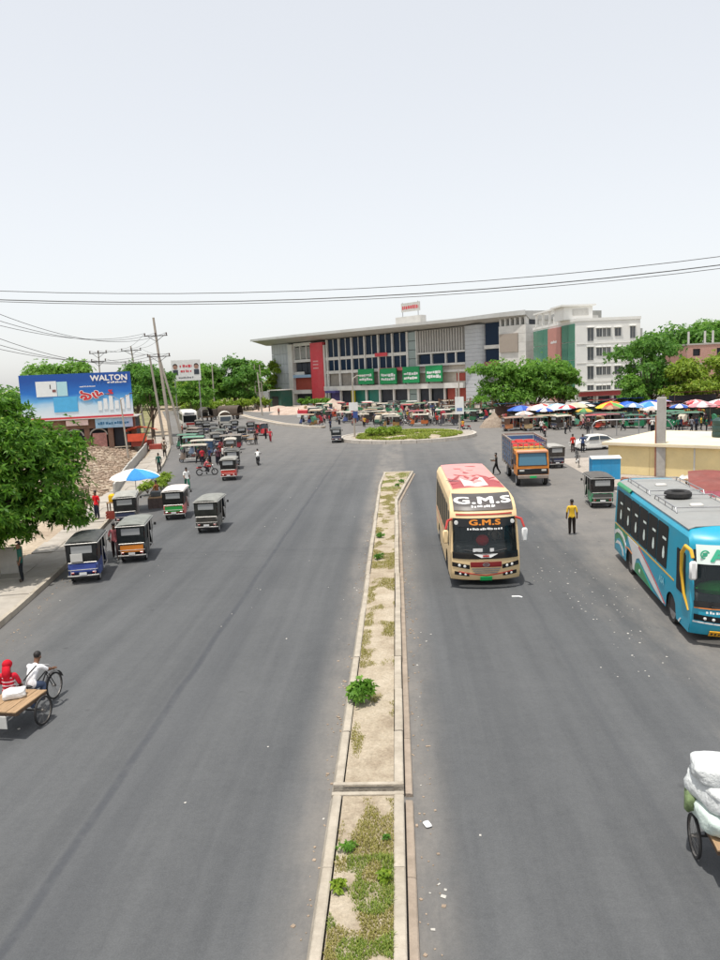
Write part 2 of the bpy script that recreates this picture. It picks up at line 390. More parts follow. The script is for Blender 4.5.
ngon_sheet('ground', [(-2500, -300), (2500, -300), (2500, 3000), (-2500, 3000)], -.03, M_dirt)
KERB = [(-10.2, 0), (-11.6, 10), (-13.4, 22.8), (-14.6, 30.2), (-17.0, 41.6), (-19.0, 53.0), (-22.6, 69.0), (-27.2, 86.0), (-34.0, 108.0), (-46.0, 145.0), (-68.0, 210.0)]
ngon_sheet('road', KERB + [(-56, 214), (-33, 177), (-16, 166), (0, 141), (14, 119), (32, 108), (120, 96), (120, 64), (30, 65), (13.6, 63), (13.4, 46), (13.2, 30), (13, 0)], 0, M_asph)
ngon_sheet('right_forecourt', [(12.6, -2), (12.9, 30), (13.1, 46), (13.3, 63.4), (40, 66), (40, -2)], -.012, M_pave)
ngon_sheet('market_forecourt', [(-34, 176), (-16, 164.5), (0, 139.5), (14, 117.5), (32, 106.5), (130, 94), (130, 190), (30, 190), (-36, 225)], -.012, M_pave)

M_verge = ground_mat('green_verge', (.10, .12, .045), (.19, .18, .085), (.30, .26, .16), .25, .8)
ngon_sheet('left_verge', [(-37, 106), (-49, 145), (-71, 210), (-90, 262), (-420, 262), (-420, 60), (-54, 92)], -.018, M_verge)
ngon_sheet('far_verge', [(-420, 262.2), (-60, 262.2), (-50, 226), (-33, 232), (24, 205), (62, 160), (420, 150), (420, 700), (-420, 700)], -.018, M_verge)
# ---- left pavement: kerb stones and slabs following the bent kerb line
def along(poly, step):
    out = []; d = 0
    for (a, b) in zip(poly[:-1], poly[1:]):
        a, b = Vector(a), Vector(b); l = (b-a).length; t = (step - d % step) % step if out else 0
        while t <= l: out.append(((a+(b-a)*t/l), (b-a).normalized())); t += step
        d += l
    return out
pavement = thing('pavement', 'grey concrete pavement along the left kerb', 'pavement'); del pavement['category']; struct(pavement)
def off(p, t, o): return Vector((p.x - t.y*o, p.y + t.x*o))       # o > 0: to the left of the direction
pk = along(KERB[:9], 2.4)
M_slab = mk('pavement_concrete', (.37, .335, .29), .9, .2, .9, bump=.3, dirt=.55, dirtcol=(.24, .19, .14))
for i in range(len(pk)-1):
    (a, ta), (b, tb) = pk[i], pk[i+1]
    t = (b-a).normalized(); a2 = a + t*.012; b2 = b - t*.012
    h = .21 + .012*math.sin(i*2.3)
    q = [(*a2, -.02), (*b2, -.02), (*off(b2, tb, .16), -.02), (*off(a2, ta, .16), -.02)]
    MB().prism(q, (0, 0, h+.02)).build('kerb_stone', M_kerb, pavement)
    w0 = 2.3 + .2*math.sin(i*.7)
    for k in range(2):
        o0, o1 = .17 + (w0-.17)*k/2 + .006, .17 + (w0-.17)*(k+1)/2 - .006
        hh = h - .03 + .012*math.sin(i*3.1+k*2)
        q = [(*off(a2, ta, o0), -.02), (*off(b2, tb, o0), -.02), (*off(b2, tb, o1), -.02), (*off(a2, ta, o1), -.02)]
        MB().prism(q, (0, 0, hh+.02)).build('slab', M_slab, pavement)

# ---- median between the carriageways
median = thing('median', 'narrow raised median with pale kerbs, sand and patchy grass', 'median'); del median['category']; struct(median)
MEDL = lambda y: -1.46 + (.0 if y < 50 else (y-50)*.035)
MEDR = lambda y: -.10 + (max(0, y-44)*.10)
GAP = (12.42, 12.62); YEND = 56.5
def med_run(y0, y1):
    MB().add([(MEDL(y)+.24, y, .235) for y in lin(y0, y1, 12)] + [(MEDR(y)-.20, y, .235) for y in lin(y0, y1, 12)][::-1], [list(range(24))]).build('soil_bed', M_soil, median)
    n = max(1, round((y1-y0)/2.1)); ys = lin(y0, y1, n+1)
    for i in range(n):
        a, b = ys[i]+.006, ys[i+1]-.006; j = random.uniform(-.016, .016); jz = random.uniform(-.012, .008)
        for k, (f, s) in enumerate(((MEDL, 1), (MEDR, -1))):
            xa, xb = f(a)+j, f(b)+j
            prof = [(0, -.02), (0, .06), (.07, .245), (.09, .26), (.20, .26), (.225, .245), (.225, -.02)] if k == 0 else [(0, -.02), (0, .245), (.02, .26), (.16, .26), (.18, .245), (.18, -.02)]
            MB().prism([(xa+s*p, a, z+(jz if z > 0 else 0)) for p, z in prof], (xb-xa, b-a, 0)).build('kerb_stone', M_kerb, median)
        if i % 1 == 0:
            xa, xb = MEDR(a), MEDR(b)
            MB().prism([(xa+.015, a, -.02), (xa+.015, a, .075), (xa+.13, a, .07), (xa+.15, a, .05), (xa+.15, a, -.02)], (xb-xa, b-a, 0)).build('kerb_footing', mk('kerb_foot', (.33, .27, .215), .9, .2, 3, bump=.5, dirt=.5), median)
med_run(2.0, GAP[0]); med_run(GAP[1], YEND)
MB().bx(MEDL(12)+.03, MEDR(12)-.01, GAP[0]-.12, GAP[0]-.02, .0, .268, bev=.01).build('end_kerb', M_kerb, median)
MB().bx(MEDL(12)+.03, MEDR(12)-.01, GAP[1]+.01, GAP[1]+.1, .0, .268, bev=.01).build('end_kerb', M_kerb, median)
MB().bx(MEDL(YEND)+.02, MEDR(YEND)-.02, YEND+.005, YEND+.17, 0, .262, bev=.015).build('end_kerb', M_kerb, median)

# grass on the median: many blades, one object
def blades(name, spots, cols, hmin, hmax, label, wid=.0065):
    V = []; F = []; MI = []
    for (x, y, z, s) in spots:
        a = random.uniform(0, 6.28); h = random.uniform(hmin, hmax)*s; w = wid*random.uniform(.7, 1.4)
        lx, ly = math.cos(a)*h*random.uniform(.2, .9), math.sin(a)*h*random.uniform(.2, .9); o = len(V)
        V += [(x-math.sin(a)*w, y+math.cos(a)*w, z-.01), (x+math.sin(a)*w, y-math.cos(a)*w, z-.01), (x+lx*.4+math.sin(a)*w*.8, y+ly*.4-math.cos(a)*w*.8, z+h*.62), (x+lx*.4-math.sin(a)*w*.8, y+ly*.4+math.cos(a)*w*.8, z+h*.62), (x+lx, y+ly, z+h*.9)]
        F += [(o, o+1, o+2, o+3), (o+3, o+2, o+4)]
    me = bpy.data.meshes.new(name); me.from_pydata(V, [], F); me.materials.append(cols); me.update()
    o = link(name, me); return tag(o, label, 'grass', kind='stuff')
M_grass = leafmat('grass_blades', (.26, .26, .06), (.42, .37, .13), .35, (.52, .43, .2))
M_grass2 = leafmat('grass_lush', (.17, .27, .04), (.32, .38, .08), .4, (.45, .42, .13))
gs = []; gl = []
def in_gap(y): return GAP[0]-.2 < y < GAP[1]+.2
for i in range(95000):
    y = 8 + (random.random()**1.6)*48; x = random.uniform(MEDL(y)+.25, MEDR(y)-.2)
    if in_gap(y) or 12.6 < y < 13.6: continue
    d = mnoise.noise(Vector((x*1.1+3.1, y*.62+1.7, 0)))*.9 + mnoise.noise(Vector((x*3.2, y*2.1, 5)))*.45
    near = 1 if y < 10.6 else 0
    th = -.1 if near else (.0 if y > 17 else .16)
    if y > 47: th = -.05
    if d > th + random.uniform(-.03, .12):
        (gl if (near and mnoise.noise(Vector((x*2, y*1.6, 9))) > -.12) or (y > 48 and random.random() < .5) else gs).append((x, y, .235, .7+min(1, (d-th)*1.5)))
blades('dry_grass', gs, M_grass, .018, .055, 'short yellowish dry grass tufts scattered along the median')
blades('green_grass', gl, M_grass2, .025, .07, 'fresher green grass at the near and far ends of the median')

# ---- roundabout
RC = Vector((1.3, 90.0)); RR = 8.4
rb = thing('roundabout', 'oval traffic island with pale kerb, grass and sign poles', 'island', (RC.x, RC.y, 0)); del rb['category']; struct(rb)
NK = 30
for i in range(NK):
    a0, a1 = 2*math.pi*i/NK + .004, 2*math.pi*(i+1)/NK - .004
    f = lambda a, r: (math.cos(a)*r, math.sin(a)*r*.98)
    MB().prism([(*f(a0, RR), -.02), (*f(a1, RR), -.02), (*f(a1, RR-.35), -.02), (*f(a0, RR-.35), -.02)], (0, 0, .40)).build('kerb_stone', mk('kerb_pale', (.50, .455, .40), .85, .14, 2, dirt=.35, dirtcol=(.25, .2, .15)), rb)
    MB().prism([(*f(a0, RR-.36), -.02), (*f(a1, RR-.36), -.02), (*f(a1, RR-1.5), -.02), (*f(a0, RR-1.5), -.02)], (0, 0, .34)).build('paving_slab', M_slab, rb)
bed = MB(); rings = [(RR-1.52, .30), (5.4, .48), (3.6, .62), (1.8, .55), (0.01, .5)]
bed.add([(math.cos(2*math.pi*j/28)*r, math.sin(2*math.pi*j/28)*r, z+.04*math.sin(j*2.2+r)) for r, z in rings for j in range(28)], [(i*28+j, i*28+(j+1) % 28, (i+1)*28+(j+1) % 28, (i+1)*28+j) for i in range(4) for j in range(28)])
bed.build('planted_bed', M_soil, rb, 'all')
gs = []
for i in range(26000):
    a = random.uniform(0, 6.283); r = 6.7*math.sqrt(random.random()); x, y = math.cos(a)*r, math.sin(a)*r
    if mnoise.noise(Vector((x*.5, y*.5, 2))) > -.18: gs.append((RC.x+x, RC.y+y, .3+.33*(1-(r/6.8)**2), 1))
blades('island_grass', gs, leafmat('grass_island', (.16, .22, .03), (.30, .36, .05), .3, (.45, .42, .1)), .1, .3, 'yellow green grass covering the roundabout island', .035)

# ---- divider of the road that leaves to the far left
dv = thing('road_divider', 'long low concrete divider curving away to the far left', 'divider'); del dv['category']; struct(dv)
DP = [(-11.6, 111.5), (-13.5, 112.5), (-20, 123), (-30, 147), (-41, 178), (-50, 205)]
dp = along(DP, 2.6)
for (a, ta), (b, tb) in zip(dp[:-1], dp[1:]):
    for o0 in (0, -1.1):
        MB().prism([(*off(a, ta, o0), -.02), (*off(b, tb, o0), -.02), (*off(b, tb, o0-.3), -.02), (*off(a, ta, o0-.3), -.02)], (0, 0, .36)).build('kerb_stone', MATS['kerb_pale'], dv)
    MB().prism([(*off(a, ta, -.3), -.02), (*off(b, tb, -.3), -.02), (*off(b, tb, -1.1), -.02), (*off(a, ta, -1.1), -.02)], (0, 0, .30)).build('fill', M_soil, dv)

# ---- sloping rubble ground left of the pavement
def mound_h(x, y):
    ex = -(x + 19.0 + (y-46)*.30)                    # metres left of the pavement's outer edge
    if ex < 0: return -.3
    h = min(1.0, ex/5.0)
    hh = h*(.75 + .55*mnoise.noise(Vector((x*.16, y*.16, 1)))) + .22*h*mnoise.noise(Vector((x*.9, y*.9, 3))) + .10*h*mnoise.noise(Vector((x*2.7, y*2.7, 7)))
    k = max(0, min(1, (y-44)/8)) * max(0, min(1, (92-y)/8))
    return hh*k - .05
mb = MB(); gx, gy = lin(-52, -19, 84), lin(42, 94, 120)
mb.grid(lambda x, y: (x, y, mound_h(x, y)), gx, gy)
M_rub = ground_mat('rubble_soil', (.22, .165, .12), (.37, .30, .225), (.50, .44, .35), .9, 1.0)
struct(mb.build('rubble_bank', M_rub, None, 'all'))
V, F = [], []
cube_f = [(0, 1, 3, 2), (4, 6, 7, 5), (0, 4, 5, 1), (2, 3, 7, 6), (0, 2, 6, 4), (1, 5, 7, 3)]
def scatter(spots, smin, smax, flat=.6):
    V, F = [], []
    for (x, y, z) in spots:
        s = random.uniform(smin, smax)*random.choice((.6, 1, 1)); a = random.uniform(0, 6.28); o = len(V); ca, sa = math.cos(a), math.sin(a)
        sx, sy, sz = s*random.uniform(.6, 1.3), s*random.uniform(.6, 1.3), s*flat*random.uniform(.5, 1.2)
        for i in (-1, 1):
            for j in (-1, 1):
                for k in (-1, 1):
                    px, py, pz = i*sx*random.uniform(.6, 1), j*sy*random.uniform(.6, 1), k*sz*random.uniform(.6, 1)
                    V.append((x+px*ca-py*sa, y+px*sa+py*ca, z+pz))
        F += [tuple(o+q for q in f) for f in cube_f]
    return V, F
def stuff(name, V, F, mat, label, cat):
    me = bpy.data.meshes.new(name); me.from_pydata(V, [], F); me.materials.append(mat); me.update()
    return tag(link(name, me), label, cat, kind='stuff')
sp = []
for i in range(4200):
    y = random.uniform(45, 90); x = -19.5 - (y-46)*.30 - abs(random.gauss(0, 6)); sp.append((x, y, mound_h(x, y)+.02))
V, F = scatter(sp, .04, .22); stuff('rubble', V, F, mk('brick_rubble', (.36, .27, .2), .9, .35, .7, dirt=.5, dirtcol=(.5, .45, .36)), 'broken brick and stone rubble on the bank left of the pavement', 'rubble')
# litter and grit along kerbs and on the parking strip
sp = []
for i in range(300):
    c = random.random()
    if c < .42: y = random.gauss(24.5, 3.6); x = random.gauss(6.4, .9)
    elif c < .55: y = random.uniform(20, 60); t = (y-22.8); x = -13.2-.19*t + abs(random.gauss(0, .5))
    elif c < .68: y = random.uniform(8, 50); x = random.uniform(.12, .7)
    elif c < .76: y = random.uniform(8, 40); x = -1.55-abs(random.gauss(0, .25))
    else: y = random.uniform(9, 60); x = random.uniform(-12, 11)
    sp.append((x, y, .006))
V, F = scatter(sp, .008, .036, .2); stuff('litter', V, F, mk('paper_litter', (.48, .46, .42), .8, .25, .8), 'pale paper scraps and grit scattered over the asphalt', 'litter')
sp = []
for i in range(900):
    c = random.random()
    if c < .35: y = random.uniform(8, 55); x = random.uniform(.05, .45)
    elif c < .6: y = random.uniform(8, 55); x = -1.48-abs(random.gauss(0, .12))
    else: y = random.uniform(20, 60); x = -12.95-.19*(y-22.8) + abs(random.gauss(0, .35))
    sp.append((x, y, .004))
V, F = scatter(sp, .01, .035, .5); stuff('grit', V, F, mk('kerb_grit', (.30, .23, .17), .9, .35, .9), 'brown grit and brick crumbs gathered along the kerbs', 'grit')
tag(MB().box((0.28, 11.75, .03), (.12, .17, .05), .4, bev=.02).build('crumpled_paper', M_white), 'white crumpled paper on the asphalt right of the near median', 'paper')
tag(MB().tube([(0, 0, .02), (.18, .16, .03), (.3, .2, .02)], .03, 5).build('torn_rag', M_white, loc=(3.75, 24.6, 0), rz=-.9), 'white torn strip lying in front of the cream bus', 'litter')
# ================================================================== PEOPLE
M_shirt = cloth('shirt_base', '#7A7A7A'); M_trous = cloth('trousers_base', '#2A2A30'); M_shoe = mk('sandal', (.05, .035, .025), .7)
def skel(pose):
    """joint positions of one figure, facing +Y, about 1.66 m tall"""
    J = dict(pel=(0, 0, .90), wst=(0, .0, 1.04), chs=(0, .01, 1.24), nk=(0, .015, 1.40), hd0=(0, .03, 1.47), hd1=(0, .035, 1.575))
    for s, n in ((-1, 'l'), (1, 'r')):
        J.update({'sh'+n: (s*.17, .0, 1.345), 'el'+n: (s*.225, -.02, 1.08), 'wr'+n: (s*.235, .05, .86), 'hp'+n: (s*.085, 0, .86), 'kn'+n: (s*.095, .02, .48), 'an'+n: (s*.10, -.02, .09), 'to'+n: (s*.115, .12, .045)})
    J.update(pose.get('j', {}))
    return J
BONES = [('pel', 'wst', 'shirt'), ('wst', 'chs', 'shirt'), ('chs', 'nk', 'shirt'), ('nk', 'hd0', 'skin'), ('hd0', 'hd1', 'skin')]
for _n in 'lr':
    BONES += [('chs', 'sh'+_n, 'shirt'), ('sh'+_n, 'el'+_n, 'shirt'), ('el'+_n, 'wr'+_n, 'skin'), ('pel', 'hp'+_n, 'trous'), ('hp'+_n, 'kn'+_n, 'trous'), ('kn'+_n, 'an'+_n, 'trous'), ('an'+_n, 'to'+_n, 'shoe')]
RAD = dict(pel=(.135, .10), wst=(.125, .095), chs=(.15, .105), nk=(.055, .055), hd0=(.075, .085), hd1=(.078, .09), sh=(.065, .065), el=(.052, .052), wr=(.03, .032), hp=(.10, .105), kn=(.078, .078), an=(.062, .062), to=(.035, .03))
def person_proto(name, pose):
    J = skel(pose); names = list(J)
    me = bpy.data.meshes.new('body'); me.from_pydata([J[k] for k in names], [(names.index(a), names.index(b)) for a, b, _ in BONES], [])
    ob = bpy.data.objects.new('body', me); COL.objects.link(ob)
    ob.modifiers.new('s', 'SKIN'); ob.modifiers['s'].use_smooth_shade = True
    sk = me.skin_vertices[0].data
    for i, k in enumerate(names):
        key = k if k in RAD else k[:-1]; r = RAD[key]; sk[i].radius = r; sk[i].use_root = (k == 'pel')
    sub = ob.modifiers.new('d', 'SUBSURF'); sub.levels = 1; sub.render_levels = 1
    dg = bpy.context.evaluated_depsgraph_get(); bme = bpy.data.meshes.new_from_object(ob.evaluated_get(dg)); bpy.data.objects.remove(ob)
    bme.materials.clear()
    for mt in (M_shirt, M_trous, M_skin, M_shoe): bme.materials.append(mt)
    mi = dict(shirt=0, trous=1, skin=2, shoe=3); seg = [(Vector(J[a]), Vector(J[b]), mi[t], a, b) for a, b, t in BONES]
    idx = []
    for p in bme.polygons:
        c = p.center; best = None
        for a, b, t, an, bn in seg:
            d = b-a; k = max(0, min(1, (c-a).dot(d)/d.length_squared)); ra, rb_ = RAD[an if an in RAD else an[:-1]][0], RAD[bn if bn in RAD else bn[:-1]][0]; q = (c-(a+d*k)).length - (ra+(rb_-ra)*k)*.8
            if best is None or q < best[0]: best = (q, t, k, an)
        tt = best[1]
        if best[3] == 'pel' and tt == 1 and c.z > J['pel'][2]-.10: tt = 0
        if best[3] == 'chs' and tt == 0 and (c-Vector(J['nk'])).length < .072: tt = 2
        idx.append(tt)
    bme.polygons.foreach_set('material_index', idx); bme.polygons.foreach_set('use_smooth', [True]*len(bme.polygons)); bme.update()
    root = bpy.data.objects.new(name, None); COL.objects.link(root)
    link('body', bme, root)
    h = Vector(J['hd1'])
    hm = MB(); hm.ell((h.x, h.y-.012, h.z+.03), (.088, .102, .088), 12, 0, 8)
    hm.v = [(x, y, max(z, h.z+.0 - (.05 if y < h.y-.02 else -.035))) for x, y, z in hm.v]; hm.build('hair', M_hair, root, 'all')
    fc = MB(); fy = h.y+.085
    fc.ell((h.x, fy+.015, h.z-.045), (.014, .02, .024), 6, 0, 4)
    for s in (-1, 1):
        fc.ell((h.x+s*.033, fy-.004, h.z-.012), (.013, .008, .008), 6, 1, 4); fc.ell((h.x+s*.083, h.y-.01, h.z-.035), (.012, .022, .032), 6, 0, 4)
    fc.ell((h.x, fy-.002, h.z-.085), (.025, .008, .007), 6, 2, 4)
    fc.build('face', [M_skin, M_hair, mk('lips', (.12, .045, .035), .6)], root, 'all')['kind'] = 'stuff'
    for s, n in ((-1, 'l'), (1, 'r')):
        w, e = Vector(J['wr'+n]), Vector(J['el'+n]); d = (w-e).normalized(); sd_ = Vector((0, 1, 0)) if abs(d.y) < .8 else Vector((1, 0, 0)); sd_ = (sd_ - d*sd_.dot(d)).normalized(); nn = d.cross(sd_)
        hb = MB(); hb.tube([w-d*.02, w+d*.03, w+d*.085], [.03, .038, .034], 6)
        for q in range(4):
            b0 = w+d*.08+sd_*(.026-.018*q); l = (.065, .078, .072, .055)[q]
            hb.tube([b0, b0+d*l*.5+nn*s*.006, b0+d*l*.85-nn*s*.03], [.0095, .009, .007], 5)
        b0 = w+d*.03+sd_*.03; hb.tube([b0, b0+d*.035+sd_*.028, b0+d*.07+sd_*.03], [.012, .011, .008], 5)
        hb.build('hand', M_skin, root, 'all')
    remember(root); return root
def P2(**k): return {'j': k}
sit = dict(pel=(0, 0, .50), wst=(0, .0, .64), chs=(0, .03, .84), nk=(0, .045, 1.0), hd0=(0, .06, 1.07), hd1=(0, .065, 1.175))
for s, n in ((-1, 'l'), (1, 'r')):
    sit.update({'sh'+n: (s*.17, .03, .945), 'el'+n: (s*.22, .1, .70), 'wr'+n: (s*.14, .3, .58), 'hp'+n: (s*.09, .04, .47), 'kn'+n: (s*.11, .42, .47), 'an'+n: (s*.11, .40, .09), 'to'+n: (s*.12, .54, .045)})
ride = dict(pel=(0, 0, .50), wst=(0, .06, .62), chs=(0, .21, .79), nk=(0, .31, .92), hd0=(0, .36, .98), hd1=(0, .40, 1.08))
for s, n in ((-1, 'l'), (1, 'r')):
    ride.update({'sh'+n: (s*.17, .25, .88), 'el'+n: (s*.24, .36, .74), 'wr'+n: (s*.24, .58, .68), 'hp'+n: (s*.08, .03, .47), 'kn'+n: (s*.10, .38 if s > 0 else .30, .38 if s > 0 else .20), 'an'+n: (s*.10, .22 if s > 0 else .12, .03 if s > 0 else -.14), 'to'+n: (s*.11, .35 if s > 0 else .25, .0 if s > 0 else -.18)})
walk = dict(knl=(-.095, .20, .50), anl=(-.10, .22, .12), tol=(-.115, .36, .06), knr=(.095, -.08, .49), anr=(.10, -.30, .14), tor=(.115, -.19, .05), ell=(-.23, -.12, 1.10), wrl=(-.23, -.08, .88), elr=(.23, .06, 1.09), wrr=(.21, .24, .95))
carry = dict(walk); carry.update(ell=(-.22, .06, 1.09), wrl=(-.12, .27, 1.08), elr=(.22, .06, 1.09), wrr=(.12, .27, 1.08))
PROTO = {k: person_proto('person', v) for k, v in dict(stand=P2(), walk=P2(**walk), carry=P2(**carry), sit=P2(**sit), ride=P2(**ride), akimbo=P2(ell=(-.30, -.04, 1.12), wrl=(-.18, .07, 1.02), elr=(.30, -.04, 1.12), wrr=(.18, .07, 1.02))).items()}
_used = set()
def person(pose, loc, rz, shirt, trous, label, group=None, scale=1.0, hair=None):
    sw = {M_shirt: cloth('cloth_'+shirt, shirt), M_trous: cloth('cloth_'+trous, trous)}
    c = dup(PROTO[pose], (loc[0], loc[1], loc[2] if len(loc) > 2 else 0), rz, swap=sw)
    c.scale = (scale,)*3; tag(c, label, 'person', group); return c
def drop_protos():
    for r in PROTO.values():
        for ch in TREE(r): bpy.data.objects.remove(ch)
        bpy.data.objects.remove(r)

# ================================================================== WHEELS
def wheel(parent, c, r, w, rimc=None, spokes=0, lean=0, hubr=.4):
    t = MB(); tr = w*.5
    prof = [(r-tr*.25, -tr), (r, -tr*.55), (r, tr*.55), (r-tr*.25, tr), (r*.72 if not spokes else r-tr*1.9, tr*.9), (r*.72 if not spokes else r-tr*1.9, -tr*.9)]
    t.lathe(prof, (0, 0, 0), 'X', 22, closed=True); o = t.build('wheel', M_rubber, parent, True, loc=c)
    q = MB()
    if spokes:
        rr = r-tr*2.1
        q.lathe([(rr, -tr*.6), (rr+tr*.4, -tr*.6), (rr+tr*.4, tr*.6), (rr, tr*.6)], (0, 0, 0), 'X', 22, closed=True)
        q.lathe([(.03, -tr*2), (.03, tr*2)], (0, 0, 0), 'X', 8)
        for i in range(spokes):
            a = 2*math.pi*i/spokes; b = a+.5*(1 if i % 2 else -1)
            q.tube([((tr*1.5 if i % 2 else -tr*1.5), math.cos(a)*.028, math.sin(a)*.028), (0, math.cos(b)*rr, math.sin(b)*rr)], .0022, 3, cap=False)
        q.build('rim', rimc or M_steel, o)
    else:
        q.lathe([(.01, -tr*.35), (r*.3, -tr*.45), (r*.45, -tr*.2), (r*.70, -tr*.85), (r*.735, -tr*.85), (r*.735, tr*.85), (r*.70, tr*.85), (r*.45, tr*.2), (r*.3, tr*.45), (.01, tr*.35)], (0, 0, 0), 'X', 16)
        q.build('rim', rimc or M_steel, o, True)
    return o

# ================================================================== EASY BIKE (three-wheeled battery taxi)
M_ebbody = paint('easybike_body', '#24407E'); M_ebroof = mk('easybike_roof', (.08, .085, .085), .6, .25, 3, bump=.25, dirt=.45, dirtcol=(.22, .21, .19))
M_ebcurt = mk('easybike_curtain', (.03, .033, .035), .5, .3, 4, bump=.3, dirt=.3, dirtcol=(.09, .09, .085)); M_ebtrim = mk('easybike_trim', (.45, .44, .42), .4, .15, 4, metal=.4, dirt=.3)
M_ebpanel = mk('easybike_panel', (.04, .05, .1), .5, .2, 4); M_seat = mk('seat_vinyl', (.17, .04, .03), .55, .25, 5)
def easybike():
    t = thing('easy_bike', 'proto', 'easy bike')
    b = MB(); b.bx(-.52, .52, -1.22, .78, .30, .38, bev=.02); b.bx(-.5, .5, -1.2, -.95, .2, .32); b.bx(-.08, .08, .7, 1.2, .3, .36); b.build('chassis', M_dark, t, True)
    # rear tub: rounded box in cross-sections
    tub = MB(); prof = [(-1.30, .42), (-1.36, .52), (-1.36, .74), (-1.30, .86), (-1.22, .90), (-.35, .90), (-.30, .80), (-.22, .40), (-.4, .36), (-1.2, .36)]
    tub.prism([(-.57, y, z) for y, z in prof], (1.14, 0, 0)); tub.build('body', M_ebbody, t, True)
    MB().bx(-.50, .50, -1.385, -1.365, .50, .82, bev=.008).build('rear_panel', M_ebpanel, t)
    for s in (-1, 1):
        f = MB(); f.lathe([(.05, 0), (.30, 0), (.31, .02), (.30, .05), (.05, .05)], (s*.58-(.025), -.88, .30), 'X', 16); f.v = [(x, y, max(z, .33)) for x, y, z in f.v]; f.build('mudguard', M_ebbody, t, True)
        MB().bx(s*.60-.015, s*.60+.015, -.30, .72, .33, .43, bev=.01).build('side_sill', M_ebtrim, t)
        MB().bx(s*.42-.07, s*.42+.07, -1.40, -1.37, .43, .50, bev=.008).build('tail_light', M_tail, t)
    MB().tube([(-.60, -1.42, .36), (-.45, -1.46, .36), (.45, -1.46, .36), (.60, -1.42, .36)], .028, 7).build('rear_bumper', M_ebtrim, t, True)
    MB().bx(-.14, .14, -1.495, -1.475, .40, .50).build('number_plate', M_white, t)
    MB().tube([(-.56, -1.40, .60), (-.50, -1.44, .60), (.50, -1.44, .60), (.56, -1.40, .60)], .016, 6).build('guard_bar', M_ebtrim, t, True)
    for s in (-1, 1): MB().tube([(s*.46, -1.45, .36), (s*.46, -1.45, .61)], .014, 5).build('guard_post', M_ebtrim, t)
    MB().bx(-.55, .55, -1.40, -1.37, .865, .90, bev=.008).build('rear_ledge', M_ebtrim, t)
    for y0, y1 in ((-1.2, -.75), (-.25, .12)):
        s_ = MB(); s_.bx(-.5, .5, y0, y1, .62, .76, bev=.03); s_.build('seat', M_seat, t, True)
    MB().bx(-.5, .5, -.42, -.32, .76, 1.2, bev=.03).build('seat_back', M_seat, t, True)
    MB().bx(-.4, .4, .42, .7, .60, .72, bev=.03).build('driver_seat', M_vinyl, t, True)
    # roof, slightly crowned, curtain at the back, canvas quarters
    ro = MB(); ro.grid(lambda y, x: (x, y, 1.80 - .09*(x/.64)**4 - .05*((y+.2)/1.25)**4 - (.05 if abs(x) > .6 else 0)), lin(-1.42, 1.02, 9), [-.64, -.6, -.4, -.15, .15, .4, .6, .64], thick=(0, 0, .035)); ro.build('roof', M_ebroof, t, True)
    rim = MB(); rim.tube([(-.63, -1.42, 1.66), (-.63, 1.0, 1.66)], .018, 5); rim.tube([(.63, -1.42, 1.66), (.63, 1.0, 1.66)], .018, 5); rim.tube([(-.63, -1.43, 1.66), (.63, -1.43, 1.66)], .018, 5); rim.build('roof_rail', M_ebtrim, t)
    fv = MB(); fv.grid(lambda x, z: (x, -1.425+.012*math.sin(x*40), z), lin(-.6, .6, 30), [1.60, 1.68], thick=(0, -.008, 0)); fv.build('fringe', M_ebcurt, t)
    cu = MB(); cu.grid(lambda x, z: (x, -1.33 - .05*math.sin((z-.88)/.85*3.14) + .012*math.sin(x*14), z), lin(-.57, .57, 9), lin(.88, 1.70, 6), thick=(0, -.02, 0)); c = cu.build('rear_curtain', M_ebcurt, t, True)
    wn = MB(); wn.bx(-.40, .40, -1.404, -1.388, 1.26, 1.56, bev=.006); wn.build('window', M_clear, c)
    for s in (-1, 1):
        q = MB(); q.prism([(s*.585, -1.34, .9), (s*.585, -.75, .9), (s*.60, -.62, 1.68), (s*.60, -1.36, 1.68)], (s*.015, 0, 0)); q.build('side_curtain', M_ebcurt, t)
        for y in (-.28, .62): MB().tube([(s*.585, y, .4), (s*.60, y+.05, 1.68)], .02, 6).build('post', M_ebtrim, t)
        MB().tube([(s*.56, .92, .9), (s*.62, .8, 1.28), (s*.70, .78, 1.3)], .012, 5).build('mirror_arm', M_dark, t)
        MB().box((s*.74, .77, 1.33), (.1, .02, .14), bev=.008).build('mirror', M_dark, t)
    # front cowl and windscreen
    co = MB(); co.grid(lambda a, z: (.56*math.sin(a)*(1-.18*(z-.35)), .70+(.68-.32*(z-.35))*math.cos(a)*(.9+.1*math.cos(a)), z), lin(-1.57, 1.57, 11), lin(.36, 1.02, 5), thick=(0, .02, 0)); co.build('front_cowl', M_ebbody, t, True)
    fs = MB(); fs.grid(lambda x, z: (x, 1.12-.16*(z-1.0)/.68-.25*(x/.56)**2, z), lin(-.52, .52, 7), [1.0, 1.66], thick=(0, .012, 0)); fs.build('windscreen', M_winglass, t, True)
    MB().lathe([(.01, .03), (.075, .02), (.085, -.02), (.05, -.06)], (0, 1.36, .8), 'Y', 12).build('headlight', M_lamp, t, True)
    fg = MB(); fg.lathe([(.26, -.07), (.28, -.06), (.28, .06), (.26, .07)], (0, 1.22, .25), 'X', 16); fg.v = [(x, y, max(z, .36)) for x, y, z in fg.v]; fg.build('front_mudguard', M_ebbody, t)
    MB().tube([(0, 1.22, .25), (0, 1.0, .8), (0, .85, 1.05)], .03, 6).build('steering_column', M_dark, t)
    MB().tube([(-.3, .72, 1.08), (0, .86, 1.04), (.3, .72, 1.08)], .014, 5).build('handlebar', M_dark, t)
    for x, y in ((-.5, -.88), (.5, -.88), (0, 1.22)): wheel(t, (x, y, .24), .24, .10)
    return remember(t)
EB = easybike()
